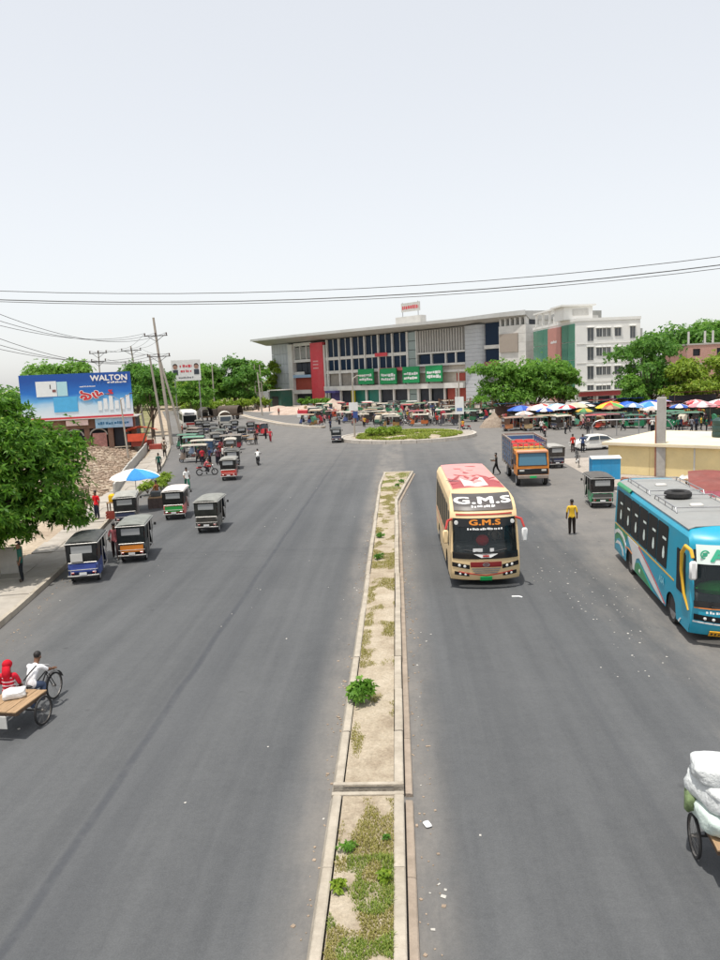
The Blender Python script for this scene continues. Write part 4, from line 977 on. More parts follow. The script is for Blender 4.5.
    MB().tube([B.FR(s*.2, 1.07, .03), B.FR(s*.75, 1.16, .035)], .012, 5).build('wiper', M_dark, blu)
    B.spoly('reflector', s, [(3.85, .36), (4.05, .5), (4.12, .5), (3.95, .33)], M_white, .02)
    for y in (3.05, -2.45): wheel(blu, (s*1.06, y, .47), .47, .28)
B.fpatch('number_plate', .28, .78, .33, .49, M_yellow_plate, .03)
illegible(blu, lambda u, v: B.FR(-u, v, .05), -.74, -.32, .37, .08, M_dark, 11, 'plate_print')
illegible(blu, lambda u, v: B.FR(-u, v, .03), -.88, -.42, .97, .08, M_white, 12)
rf = mk('roof_grey', hexc('#8E8F8D'), .55, .12, 1.5, dirt=.45, dirtcol=(.3, .28, .25))
B.patch('roof_field', lambda x, y, q: Vector((x, y, B.ztop(x)+q)), lin(-1.12, 1.12, 13), lin(-4.75, 4.22, 8), rf)
B.patch('roof_green_edge', lambda x, y, q: Vector((x, y, B.ztop(x)+q)), lin(1.125, 1.22, 5), lin(-4.8, -2.6, 4), M_ygr)
B.patch('roof_green_edge', lambda x, y, q: Vector((x, y, B.ztop(x)+q)), lin(-1.22, -1.125, 5), lin(-4.8, -2.6, 4), M_ygr)
for y0, y1 in ((-4.3, -.9), (-.3, 2.3)):
    rk = MB()
    for x in (-.9, .9): rk.tube([(x, y0, 3.22), (x, y0+.12, 3.36), (x, y1-.12, 3.36), (x, y1, 3.22)], .022, 6)
    for y in (y0+.15, y1-.15): rk.tube([(-.9, y, 3.36), (.9, y, 3.36)], .02, 6)
    for x in (-.9, .9):
        for y in lin(y0+.5, y1-.5, 3): rk.tube([(x, y, 3.2), (x, y, 3.36)], .015, 5)
    rk.build('roof_rack', M_steel, blu)
for y in (-3.0, 1.2): MB().bx(-.2, .2, y-.14, y+.14, 3.2, 3.3, bev=.04).build('roof_vent', M_offwhite, blu, True)
tag(MB().lathe([(.22, -.10), (.36, -.12), (.44, -.06), (.44, .06), (.36, .12), (.22, .10), (.20, 0)], (0, 0, 0), 'Z', 26, closed=True).build('spare_tyre', M_rubber, None, True, loc=(9.42, 24.9, 3.36)), 'black spare tyre lying on the turquoise coach roof', 'tyre')
# ================================================================== ORANGE TRUCK
tr = thing('cargo_truck', 'orange cab cargo truck with blue plank sides loaded with red and yellow sacks', 'truck', (9.0, 52.0, 0), R(180)-.03)
M_tor = paint('truck_orange', '#D8832C', .2); M_tblue = mk('truck_blue', hexc('#3E6E9C'), .6, .2, 3, dirt=.35, stretch=(1, .4, 4)); M_tgrey = mk('truck_rail', hexc('#8F8278'), .6, .2, 3, dirt=.4)
c = MB(); c.prism([(-1.05, y, z) for y, z in [(1.9, .75), (3.42, .75), (3.5, .95), (3.46, 1.35), (3.28, 2.25), (3.1, 2.36), (1.95, 2.36), (1.9, 2.3)]], (2.1, 0, 0)); c.build('cab', M_tor, tr, True)
MB().add([(-.92, 3.475, 1.42), (.92, 3.475, 1.42), (.86, 3.315, 2.2), (-.86, 3.315, 2.2)], [(0, 1, 2, 3)]).build('windscreen', glass('truck_glass', (.07, .17, .24), .2), tr)
fr_ = MB()
for a_, b_ in (((-.95, 3.47, 1.4), (.95, 3.47, 1.4)), ((.95, 3.47, 1.4), (.88, 3.31, 2.22)), ((.88, 3.31, 2.22), (-.88, 3.31, 2.22)), ((-.88, 3.31, 2.22), (-.95, 3.47, 1.4))): fr_.tube([a_, b_], .03, 5)
fr_.build('windscreen_frame', M_black, tr)
MB().bx(-1.0, 1.0, 3.0, 3.42, 2.22, 2.40, bev=.05).build('visor', mk('truck_pink', hexc('#D79A7C'), .5, .1), tr, True)
MB().bx(-1.0, 1.0, 3.47, 3.53, .82, 1.2, bev=.02).build('grille', M_black, tr, True)
for s in (-1, 1):
    MB().bx(s*.72-.16, s*.72+.16, 3.52, 3.55, 1.02, 1.14, bev=.01).build('headlight', M_offwhite, tr)
    MB().bx(s*1.06-.01, s*1.06+.01, 2.15, 3.15, 1.42, 2.1).build('door_window', M_winglass, tr)
    MB().tube([(s*1.0, 3.3, 1.95), (s*1.3, 3.4, 1.9)], .02, 5).build('mirror_arm', M_dark, tr); MB().box((s*1.32, 3.4, 1.7), (.14, .06, .36), bev=.02).build('mirror', M_dark, tr)
    for y in (2.75, -1.9): wheel(tr, (s*.9, y, .45), .45, .26)
    for z in lin(1.15, 2.55, 5): MB().bx(s*1.16-.02, s*1.16+.02, -3.4, 1.75, z, z+.27).build('side_plank', M_tblue, tr)
    for y in lin(-3.35, 1.7, 6): MB().bx(s*1.2-.03, s*1.2+.03, y-.05, y+.05, .95, 2.95).build('stake', M_tgrey, tr)
    MB().bx(s*1.16-.05, s*1.16+.05, -3.45, 1.8, 2.9, 3.0).build('top_rail', M_tgrey, tr)
MB().bx(-1.0, 1.0, 3.5, 3.68, .55, .78, bev=.03).build('bumper', M_tgrey, tr, True)
MB().bx(-.22, .22, 3.685, 3.7, .6, .74).build('number_plate', M_green_plate, tr)
ch = MB(); ch.bx(-.45, .45, -3.4, 3.3, .55, .8); ch.bx(-1.12, 1.12, -3.4, 1.75, .95, 1.1); ch.build('chassis', M_dark, tr)
for z in lin(1.15, 2.0, 4): MB().bx(-1.1, 1.1, 1.73, 1.77, z, z+.26).build('headboard_plank', M_tblue, tr)
for x in lin(-1.1, 1.1, 7): MB().bx(x-.03, x+.03, 1.76, 1.81, 1.1, 2.75).build('headboard_post', M_tgrey, tr)
for z in (2.15, 2.45, 2.75): MB().bx(-1.12, 1.12, 1.78, 1.82, z-.03, z+.03).build('headboard_rail', M_tgrey, tr)
for z in lin(1.15, 2.55, 5): MB().bx(-1.1, 1.1, -3.42, -3.38, z, z+.26).build('tailgate_plank', M_tblue, tr)
MB().bx(-1.16, 1.16, -3.46, -3.38, 2.9, 3.0).build('top_rail', M_tgrey, tr)
def sack_mesh(l, w, h, seed):
    rg = random.Random(seed); mb = MB(); N, K = 26, 14; V = []
    for i in range(K+1):
        th = math.pi*i/K
        for j in range(N):
            ph = 2*math.pi*j/N
            e = lambda c: math.copysign(abs(c)**.55, c)
            x, y, z = e(math.sin(th))*e(math.cos(ph)), e(math.sin(th))*e(math.sin(ph)), e(math.cos(th))
            k = 1 + .16*mnoise.noise(Vector((x*1.7+seed, y*1.7, z*1.7)))+ .10*mnoise.noise(Vector((x*4.5+seed, y*4.5, z*4.5)))
            V.append((x*l/2*k, y*w/2*k, z*h/2*k))
    mb.add(V, [(i*N+j, i*N+(j+1) % N, (i+1)*N+(j+1) % N, (i+1)*N+j) for i in range(K) for j in range(N)]); return mb
M_sackr = cloth('sack_red', '#B8393A'); M_sacky = cloth('sack_yellow', '#D2B84E'); M_sackw = mk('sack_white', (.60, .62, .62), .7, .22, 2.2, bump=.9, dirt=.4, dirtcol=(.36, .38, .34))
SM = [sack_mesh(.75, 1.0, .38, k).mesh('sack', M_sackw, 'all') for k in range(4)]
def world(root, p):
    a = root.rotation_euler.z; return (root.location.x+p[0]*math.cos(a)-p[1]*math.sin(a), root.location.y+p[0]*math.sin(a)+p[1]*math.cos(a), root.location.z+p[2])
def sack(p, rz, mat, label, group=None, sc=1.0, i=0):
    o = link('sack', SM[i % 4]); o.location = p; o.rotation_euler.z = rz; o.scale = (sc, sc, sc)
    if mat is not M_sackw: o.material_slots[0].link = 'OBJECT'; o.material_slots[0].material = mat
    return tag(o, label, 'sack', group)
k = 0
for r, y in enumerate(lin(-2.9, .55, 4)):
    for x in (-.74, 0, .74):
        k += 1; sack(world(tr, (x, y, 2.36)), tr.rotation_euler.z, M_sackr, 'red sack on top of the load in the orange cab truck', 'red sacks in the truck', .96, k)
for x in (-.8, -.27, .27, .8):
    k += 1; sack(world(tr, (x, 1.36, 2.34)), tr.rotation_euler.z+1.57, M_sacky, 'yellow sack behind the headboard of the orange cab truck', 'yellow sacks in the truck', .64, k)
MB().bx(-1.1, 1.1, -3.36, 1.7, 2.08, 2.14).build('inner_floor', M_darkwood, tr)
# ================================================================== CARGO TRICYCLES (pedal vans)
def pedal_van(label, loc, rz, bed='plank'):
    """rear axle at the origin, front wheel ahead at y = 1.35"""
    t = thing('cargo_tricycle', label, 'tricycle', (*loc, 0), rz)
    for s in (-1, 1): wheel(t, (s*.57, 0, .34), .34, .045, spokes=20, rimc=mk('wheel_rim', (.30, .28, .26), .45, .2, 6, metal=.7))
    wheel(t, (0, 1.35, .34), .34, .042, spokes=20, rimc=MATS['wheel_rim'])
    f = MB(); f.tube([(-.57, 0, .34), (.57, 0, .34)], .02, 7)
    f.tube([(0, 0, .36), (0, .55, .34), (0, .65, .32)], .022, 6); f.tube([(0, .62, .32), (0, .48, .70)], .018, 6); f.tube([(0, .62, .32), (0, 1.06, .80)], .018, 6); f.tube([(0, .5, .68), (0, 1.05, .84)], .018, 6)
    f.tube([(0, 1.02, 1.0), (0, 1.12, .76)], .02, 6)
    for s in (-1, 1): f.tube([(s*.04, 1.12, .76), (s*.045, 1.35, .34)], .012, 5); f.tube([(s*.4, .2, .62), (s*.02, .55, .36)], .014, 5); f.tube([(s*.40, 0, .36), (s*.40, 0, .60)], .018, 5)
    f.build('frame', M_dark, t)
    MB().tube([(-.27, .90, 1.04), (-.12, 1.04, 1.02), (.12, 1.04, 1.02), (.27, .90, 1.04)], .013, 6).build('handlebar', M_steel, t)
    MB().ell((0, .46, .74), (.10, .15, .045), 10, 0, 5).build('saddle', M_vinyl, t, True)
    MB().lathe([(.005, -.006), (.09, -.006), (.09, .006), (.005, .006)], (.05, .64, .32), 'X', 14).build('chainring', M_steel, t)
    for s in (-1, 1): MB().box((s*.13, 0.64+s*.13, .32+s*.09), (.09, .07, .025)).build('pedal', M_rubber, t)
    g = MB(); g.grid(lambda a, x: (x, 1.35+.385*math.cos(a), .34+.385*math.sin(a)), lin(.3, 2.9, 9), [-.035, .035], thick=(0, 0, .01)); g.build('mudguard', M_dark, t, True)
    fr = MB(); fr.bx(-.49, .49, -.85, -.79, .60, .67); fr.bx(-.49, .49, .24, .30, .60, .67); fr.bx(-.49, -.44, -.79, .24, .60, .67); fr.bx(.44, .49, -.79, .24, .60, .67); fr.build('bed_frame', M_darkwood, t)
    for i in range(8):
        x0 = -.50+i*.125; MB().bx(x0+.003, x0+.122, -.87, .32, .672, .70+.004*(i % 3), bev=.004).build('bed_plank', M_wood, t)
    for y in (-.7, -.25, .2): MB().bx(-.44, .44, y-.03, y+.03, .55, .598).build('cross_bar', M_darkwood, t)
    return t
vanL = pedal_van('flat wooden pedal cargo tricycle with two riders at the left edge', (-9.1, 15.9), R(-7))
MB().bx(-.26, .26, -.895, -.872, .30, .60, bev=.01).build('hanging_board', M_offwhite, vanL)
A = R(-7)
w_ = lambda p: world(vanL, p)
rider = person('ride', w_((0, .42, .27)), A, '#E8E8EA', '#59657E', 'man in a white shirt pedalling the cargo tricycle at the left edge', scale=1.0)
pas = person('sit', w_((-.34, .10, .20)), A+.2, '#C22436', '#5A2A34', 'passenger in a red striped top sitting on the cargo tricycle bed')
# stripes and head scarf of the passenger
st = MB()
for z in (.60, .69, .78, .87):
    st.grid(lambda a, k, z=z: (.158*math.cos(a)*(1.02-.12*(z-.6)), .02+.05*(z-.5)+.122*math.sin(a), z+k*.028), lin(0, 6.2832, 17), [0, 1])
st.build('shirt_stripe', cloth('stripe_pale', '#E4C9CB'), pas, 'all')['kind'] = 'stuff'
hs_ = MB(); hs_.ell((0, .05, 1.19), (.115, .125, .11), 12, 0, 8); hs_.tube([(0, -.03, 1.16), (.02, -.10, 1.0), (.03, -.11, .86)], [.09, .10, .07], 8); hs_.build('head_scarf', cloth('scarf_red', '#B81C2B'), pas, 'all')
sb = MB(); sb.tube([(.15, .10, .95), (.02, .0, .80), (-.12, -.06, .62)], .018, 5); sb.build('shoulder_strap', M_vinyl, rider)
tag(sack_mesh(.5, .4, .2, 21).build('cloth_bundle', mk('bundle_white', (.74, .74, .73), .8, .12, 5, bump=.4), None, 'all', loc=w_((-.05, -.12, .80)), rz=.4), 'small white cloth bundle on the tricycle bed behind the rider', 'bundle')
# second tricycle, loaded with white sacks
vanR = pedal_van('pedal cargo tricycle heaped with white sacks at the right edge', (5.05, 10.85), R(-6))
w_ = lambda p: world(vanR, p)
M_sackg = mk('sack_greenish', (.52, .60, .56), .65, .16, 3, bump=.5, dirt=.3, dirtcol=(.4, .43, .36)); M_sackn = mk('sack_net', (.16, .22, .10), .8, .35, 8, bump=.6)
for i, (p, rz, mt, lb, sc) in enumerate((
    ((-.24, -.2, .88), .1, M_sackg, 'pale greenish sack at the bottom of the load over the tricycle wheel', 1.0),
    ((.30, -.25, .88), -.1, M_sackg, 'pale greenish sack at the bottom right of the tricycle load', 1.0),
    ((-.22, -.12, 1.2), .35, M_sackw, 'flat white sack in the middle of the tricycle load', 1.02),
    ((.34, -.1, 1.2), -.2, M_sackw, 'white sack at the middle right of the tricycle load', 1.0),
    ((-.18, -.05, 1.50), 1.45, M_sackw, 'boxy white sack on top left of the tricycle load', .9),
    ((.3, -.1, 1.52), .2, M_sackw, 'bulging white sack on the very top of the tricycle load', .95))):
    sack(w_(p), vanR.rotation_euler.z+rz, mt, lb, None, sc, i)
tag(sack_mesh(.22, .5, .34, 33).build('vegetable_bag', M_sackn, None, 'all', loc=w_((-.58, .12, .92)), rz=-.4), 'dark green net bag hanging beside the white tricycle sacks', 'bag')

# ================================================================== PLACED VEHICLES, LEFT CARRIAGEWAY
eb((-13.05, 29.2), R(13), 'blue three wheeled easy bike stopped at the left kerb nearest the viewer', '#26407F', '#3B3E3D', '#1E2021', '#3B4F9A')
MB().bx(-.44, .02, -1.425, -1.41, .93, 1.26, bev=.006).build('notice_board', M_offwhite, COL.objects[-1].parent if False else [o for o in COL.objects if o.get('label', '').startswith('blue three')][0])
eb((-12.15, 32.4), R(10), 'easy bike with an orange rear band behind the blue one', '#20262A', '#7E817B', '#22292A', '#D9832E')
eb((-15.6, 40.5), R(16), 'easy bike with a pale grey roof parked by the umbrella stall', '#4A4A46', '#9B9A92', '#2C2C2C')
eb((-13.2, 42.2), R(8), 'easy bike with a white roof and pink rear over a green plate', '#C66A63', '#D8CFC8', '#20211F', '#2C9A45')
eb((-10.1, 38.2), R(2), 'dark easy bike with silver trim driving alone in mid lane', '#56554F', '#84857F', '#33352F', '#3A3A36')
eb((-13.6, 58.0), R(7), 'red easy bike driving behind the dark one', '#BF3B33', '#8C8A83', '#24211F', '#C8463C')
eb((-14.9, 65.0), R(10), 'black easy bike just ahead of the red one', '#2B2B2B', '#4A4A46', '#1C1C1C')
eb((-20.3, 71.4), R(96), 'brown grey easy bike parked across the left lane behind the motorcycle', '#6A5B50', '#A39B8C', '#3A3533')
eb((-21.0, 77.0), R(92), 'grey easy bike with blue seat parked across the lane', '#5A6A80', '#B0A898', '#35506E')
eb((-23.4, 82.2), R(95), 'green topped easy bike parked across the left lane', '#2C7A55', '#5F9479', '#24402F')
eb((-17.9, 77.5), R(10), 'pale easy bike waiting beside the group of people', '#8A8276', '#B9B2A5', '#55504A')
eb((-26.0, 92.0), R(60), 'easy bike with a blue side panel beside the concrete pole', '#4F8FB8', '#6E6B64', '#2A2A2A')
eb((-22.6, 92.5), R(12), 'dark green easy bike in the middle of the left queue', '#2A3A34', '#59605A', '#222624')
eb((-20.8, 97.0), R(12), 'black easy bike at the right of the left queue', '#1E1E20', '#43423F', '#19191A')
eb((-19.0, 102.5), R(-150), 'red easy bike standing near the flat vans on the far left road', '#B82B33', '#8E7E78', '#2A1E1E')
eb((-24.2, 103.5), R(14), 'grey easy bike far up the left queue', '#4B4F55', '#6A6A66', '#26282A')
eb((-29.5, 112.0), R(14), 'farthest black easy bike in the left queue before the covered trucks', '#222222', '#3E3E3C', '#1A1A1A')
eb((-7.3, 87.4), R(4), 'small dark easy bike rounding the traffic island', '#33383A', '#3B4041', '#252A2C')
eb((12.2, 58.2), R(4), 'silver topped easy bike with dark sides right of the orange truck', '#3A3634', '#A6A39D', '#4A4440')
eb((11.2, 41.4), R(-4), 'black hooded easy bike with green bumper behind the turquoise coach', '#2E7A52', '#55524E', '#2A2828', '#4A4A48')
for (bx_, by_, rz_), sh_, lb in (((-13.05, 29.2, 13), '#8C8C90', 'driver in grey inside the blue easy bike'), ((-12.15, 32.4, 10), '#C8C4BC', 'driver in off white inside the orange banded easy bike'), ((-10.1, 38.2, 2), '#5A6A86', 'driver in blue grey inside the lone dark easy bike'), ((-13.6, 58.0, 7), '#3A3A40', 'driver in black inside the red easy bike'), ((11.2, 41.4, -4), '#A8564E', 'driver in rust red inside the black hooded easy bike')):
    a_ = R(rz_); person('sit', (bx_-math.sin(a_)*.5, by_+math.cos(a_)*.5, .17), a_, sh_, '#2E2E33', lb, scale=.95)
m1 = dup(MO, (-16.2, 60.6, 0), R(-82), 'red motorcycle standing across the left lane', None)
person('ride', (-16.4, 60.6, .28), R(-82), '#C56A6E', '#3A3A40', 'rider in a pinkish shirt on the red motorcycle')
dup(MO, (-13.0, 67.0, 0), R(8), 'dark motorcycle ridden beside the red easy bike', None, {M_moto: M_black}); person('ride', (-13.0, 66.8, .28), R(8), '#E3E3E0', '#2A2A2E', 'rider in a white shirt on the dark motorcycle')
dup(MO, (16.8, 84.0, 0), R(170), 'red motorcycle crossing the junction behind the orange truck', None); person('ride', (16.8, 84.2, .28), R(170), '#8A2B33', '#2E2E33', 'rider in a maroon shirt crossing behind the orange truck')
# people on the left
PL = [('stand', (-17.6, 41.0, .2), 160, '#D3252E', '#2B3040', 'man in a bright red shirt standing on the left pavement'),
 ('walk', (-13.0, 31.9), 200, '#C9777C', '#4A3A3C', 'person in a pink check shirt beside the blue easy bike'),
 ('sit', (-16.2, 47.6, .2), 70, '#8A5A3C', '#30302E', 'seated stall keeper in brown under the blue and white umbrella'),
 ('walk', (-15.6, 52.6), -150, '#ECEAE6', '#2F6A55', 'man in a white shirt and green lungi walking past the grass verge'),
 ('stand', (-20.9, 62.5, .2), 30, '#2F5A50', '#2A2A2A', 'man in a dark green shirt on the pavement by the low wall'),
 ('stand', (-18.6, 68.3), 40, '#C23B44', '#2E2E38', 'man in a red shirt in the group between the easy bikes'),
 ('stand', (-18.0, 68.8), 140, '#3B4568', '#24242A', 'man in a navy shirt in the group between the easy bikes'),
 ('akimbo', (-17.4, 69.1), -120, '#8C93A4', '#2B2C40', 'man in a grey shirt with hands on hips in the group'),
 ('stand', (-17.0, 69.9), -60, '#D5D2CB', '#33343A', 'man in a pale shirt at the back of the group'),
 ('stand', (-16.4, 71.5), -100, '#B89A78', '#3A332E', 'man in a tan shirt at the right of the group'),
 ('walk', (-15.9, 90.8), 180, '#D0404A', '#8A2A34', 'person in red standing alone at the right of the flat vans'),
 ('stand', (-17.2, 88.0), 200, '#4A3A3A', '#2A2A2E', 'dark dressed person behind the flat vans'),
 ('sit', (-19.4, 102.2, .5), 200, '#D5303A', '#2A2A30', 'passenger in bright red on the far red easy bike'),
 ('stand', (-15.2, 27.7, .2), 120, '#2B5A50', '#22262A', 'person in dark green standing under the mango tree at the left edge'),
 ('walk', (-24.2, 74.5, .2), 20, '#6A5A4A', '#35302C', 'person in brown walking along the pavement by the poles')]
for pose, loc, a, s, t, lb in PL: person(pose, loc, R(a), s, t, lb)
# right-hand people
bag = person('carry', (7.3, 54.5), R(80), '#4A4640', '#2E2D2B', 'man in dark clothes carrying a bundle left of the orange truck')
tag(sack_mesh(.3, .22, .12, 40).build('carried_bundle', cloth('bundle_grey', '#8B8780'), None, 'all', loc=(6.98, 54.55, 1.16)), 'grey bundle in the arms of the man left of the orange truck', 'bundle')
person('stand', (8.0, 33.9), R(-5), '#E0B73A', '#2A2522', 'man in a yellow shirt standing in the right lane seen from behind')
person('stand', (16.0, 67.4), R(10), '#C5392F', '#3A2A2A', 'man in a red shirt standing by the bicycles')
person('akimbo', (16.8, 67.0), R(-10), '#3A4A6E', '#23242B', 'man in a navy shirt standing beside the man in red')
dup(BI, (14.1, 57.6, 0), R(-14), 'black bicycle leaning nearest the blue box van', 'parked bicycles').rotation_euler.y = .12
dup(BI, (14.6, 60.2, 0), R(-20), 'black bicycle parked behind the nearest bicycle', 'parked bicycles').rotation_euler.y = .12
dup(BI, (15.2, 63.0, 0), R(-8), 'black bicycle farthest up the row beside the white car', 'parked bicycles').rotation_euler.y = .12

# blue box cargo tricycle
bxv = pedal_van('cargo tricycle carrying a bright blue box with a white lid', (13.0, 46.6), R(-6))
M_bxblue = mk('box_blue', hexc('#2E93C4'), .55, .1, 2, dirt=.2); q = MB(); q.bx(-.85, .85, -.9, .38, .72, 2.02, bev=.02); q.build('box', M_bxblue, bxv, True)
q = MB(); q.prism([(-.9, y, z) for y, z in [(-.97, 2.02), (-.97, 2.06), (-.25, 2.16), (.44, 2.06), (.44, 2.02)]], (1.8, 0, 0)); q.build('lid', M_white, bxv)
for x in (-.3, .3): MB().bx(x-.015, x+.015, -.915, -.9, .74, 2.0).build('box_batten', M_bxblue, bxv)
# white saloon car
car = thing('saloon_car', 'white saloon car parked by the cream wall', 'car', (18.4, 69.2, 0), R(100))
M_car = paint('car_white', '#DAD8D2', .12, .25)
outl = [(-2.1, .35), (-2.18, .6), (-2.12, .88), (-1.6, .95), (-1.0, 1.32), (-.6, 1.42), (.35, 1.42), (.75, 1.30), (1.15, 1.0), (1.9, .86), (2.15, .68), (2.18, .4), (2.0, .3), (-1.9, .3)]
cb_ = MB(); n_ = len(outl); V = []
for x in (-.84, -.80, -.66, .66, .80, .84):
    for y, z in outl:
        k = 0 if abs(x) < .7 else (.05 if abs(x) < .82 else .12); tp = max(0, (z-.95))*.38*(abs(x)/.84)
        V.append((x - math.copysign(tp, x), y*(1-k*.35), z if z < .5 else z-k*.5))
cb_.add(V, [(i*n_+j, i*n_+(j+1) % n_, (i+1)*n_+(j+1) % n_, (i+1)*n_+j) for i in range(5) for j in range(n_)] + [tuple(range(n_)), tuple(range(5*n_, 6*n_))]); cb_.build('body', M_car, car, True)
for s in (-1, 1):
    for y0, y1, z1a, z1b in ((-1.0, -.2, 1.24, 1.33), (-.12, .72, 1.33, 1.25)):
        MB().prism([(s*.845, y0-.25*(y0 < -.5), .98), (s*.845, y1+.2*(y1 > .5), .98), (s*.73, y1, z1b), (s*.73, y0, z1a)], (s*.012, 0, 0)).build('side_window', M_winglass, car)
    for y in (-1.35, 1.35): wheel(car, (s*.74, y, .3), .3, .19)
    MB().bx(s*.6-.14, s*.6+.14, 2.14, 2.19, .6, .72, bev=.02).build('headlight', M_lamp, car); MB().bx(s*.62-.12, s*.62+.12, -2.2, -2.15, .66, .8, bev=.02).build('tail_light', M_tail, car)
MB().prism([(-.6, .80, 1.30), (.6, .80, 1.30), (.7, 1.14, 1.04), (-.7, 1.14, 1.04)], (0, .02, .02)).build('windscreen', M_winglass, car)
MB().prism([(-.6, -1.02, 1.33), (.6, -1.02, 1.33), (.7, -1.52, 1.0), (-.7, -1.52, 1.0)], (0, -.02, .02)).build('rear_window', M_winglass, car)

# far left: white bus, covered trucks, flat vans
fb = thing('parked_bus', 'white bus with red markings at the head of the far left road', 'bus', (-36.6, 127, 0), R(200))
prf = [(.3, -.1), (.5, 0), (1.1, 0), (2.5, -.12), (2.9, -.3), (3.1, -.6), (3.3, -.9)]
B = Bus(fb, 9.5, prf, (1.2, 2.35, 1.1), arches=((2.8, .55), (-2.4, .55)), bulge=.12)
B.body(mk('bus_white', hexc('#DAD6D0'), .4, .08, 1.5, dirt=.3), M_innerdark); B.fpatch('windscreen', -1.1, 1.1, 1.2, 2.35, M_busglass)
B.fpatch('front_panel', -.7, .7, .75, 1.1, M_gred, .01); B.fpatch('header_board', -.8, .8, 2.5, 2.8, mk('hdr', hexc('#6A6A70'), .5), .01)
for s in (-1, 1):
    B.swin(s, -4.4, -1.6, 1.4, 2.5, M_busglass); B.swin(s, -1.4, 1.2, 1.4, 2.5, M_busglass); B.swin(s, 1.4, 3.9, 1.4, 2.5, M_busglass)
    for y in (2.8, -2.4): wheel(fb, (s*1.05, y, .47), .47, .26)
    MB().bx(s*.85-.15, s*.85+.15, 4.72, 4.8, .6, .78).build('headlight', M_lamp, fb)
def covtruck(loc, rz, label, tarp, cabc):
    t = thing('covered_truck', label, 'truck', (*loc, 0), rz)
    c = MB(); c.prism([(-1.0, y, z) for y, z in [(1.7, .7), (3.2, .7), (3.25, 1.3), (3.05, 2.2), (1.75, 2.25)]], (2.0, 0, 0)); c.build('cab', paint('p'+cabc, cabc), t, True)
    MB().add([(-.9, 3.27, 1.4), (.9, 3.27, 1.4), (.85, 3.10, 2.12), (-.85, 3.10, 2.12)], [(0, 1, 2, 3)]).build('windscreen', M_winglass, t)
    v = MB(); v.grid(lambda a, y: (1.15*math.cos(a)*(1 if abs(math.cos(a)) < .9 else 1), y, 1.1+1.75*math.sin(a)**.6 + .03*math.sin(y*4)), lin(0.001, 3.14, 9), lin(-3.2, 1.6, 9)); v.build('tarpaulin', mk('tarp'+tarp, hexc(tarp), .7, .25, 2, bump=.4, dirt=.3), t, True)
    MB().bx(-1.12, 1.12, -3.2, 1.6, .85, 1.1).build('bed', M_darkwood, t)
    for s in (-1, 1):
        for y in (2.5, -1.9): wheel(t, (s*.9, y, .45), .45, .26)
    MB().bx(-.9, .9, 3.25, 3.32, .8, 1.05).build('grille', M_black, t)
covtruck((-38.6, 146), R(25), 'dark covered truck behind the white bus', '#3C3632', '#6A665E')
covtruck((-35.0, 150), R(70), 'long brown covered truck standing across the far left road', '#4E4238', '#554C44')
covtruck((-28.6, 121), R(195), 'pale van with a white hood on the far left road', '#C9C4BA', '#BDB9B0')
def flat_van(loc, rz, label, group=None):
    t = pedal_van(label, loc, rz); t['group'] = group or 'flat vans'; return t
flat_van((-18.0, 88.6), R(80), 'empty wooden flat van standing by the person in red')
flat_van((-20.2, 94.2), R(70), 'empty flat van beyond the nearest flat van on the left')
# ================================================================== LARGE CORNER BUILDING
HB = math.atan2(167.6-222.8, 19+37)
bld = thing('market_building', 'long white four storey market building with a wing shaped roof behind the roundabout', 'building', (-37, 222.8, 0), HB)
M_bwhite = mk('bldg_white', hexc('#CFCDC8'), .7, .14, .5, dirt=.55, dirtcol=(.42, .40, .36)); M_bgrey = mk('bldg_grey', hexc('#B4B7BA'), .6, .08, .5, dirt=.2, dirtcol=(.3, .3, .3))
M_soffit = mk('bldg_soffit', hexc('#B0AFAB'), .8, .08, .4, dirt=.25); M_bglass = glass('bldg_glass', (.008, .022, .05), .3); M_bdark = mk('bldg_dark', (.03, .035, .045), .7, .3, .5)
M_beige = mk('louvre_beige', hexc('#8E8C88'), .7, .1, .5); M_pylon = mk('pylon_red', hexc('#C9414B'), .5, .1, .4, dirt=.2, dirtcol=(.6, .3, .3)); M_gsign = mk('sign_green', hexc('#15884F'), .5, .06, 1)
M_ggl = glass('green_glass', (.06, .22, .15), .15); M_shopred = mk('shop_red', hexc('#9A4438'), .6, .15, 1); M_shopblue = mk('shop_blue', hexc('#8FA8C0'), .6, .1, 1)
def bb(name, x0, x1, y0, y1, z0, z1, mat, parent=None, bev=0): return MB().bx(x0, x1, y0, y1, z0, z1, 0, bev).build(name, mat, parent or bld)
bb('core', 0, 91.5, 4, 30, 0, 18, M_bwhite)
# roof: swept plate with a thin edge and a sloping soffit
rf_ = MB(); P = []
secs = [(-3.6, 20.0, 19.4, -5.0), (20, 19.9, 19.2, -6.0), (50, 19.7, 19.0, -5.0), (76, 19.6, 18.9, -3.5), (85, 19.9, 19.0, -2.0), (91.8, 20.0, 19.0, -1.0)]
for x, zt, ze, yo in secs: P += [(x, yo, ze+.05), (x, yo, zt-.25), (x, 30, zt+.6), (x, 30, 18.0), (x, .6 if x > 0 else .6, 18.02)]
rf_.add(P, [(i*5+j, i*5+(j+1) % 5, (i+1)*5+(j+1) % 5, (i+1)*5+j) for i in range(len(secs)-1) for j in range(5)] + [(4, 3, 2, 1, 0), tuple(range(25, 30))]); rf_.build('roof', M_soffit, bld)
for (x, zt, ze, yo), (x2, zt2, ze2, yo2) in zip(secs[:-1], secs[1:]): MB().prism([(x, yo-.15, ze-.1), (x2, yo2-.15, ze2-.1), (x2, yo2-.15, zt2-.1), (x, yo-.15, zt-.1)], (0, .14, 0)).build('roof_fascia', mk('fascia', hexc('#B9BAB8'), .6, .08, .4, dirt=.3), bld)
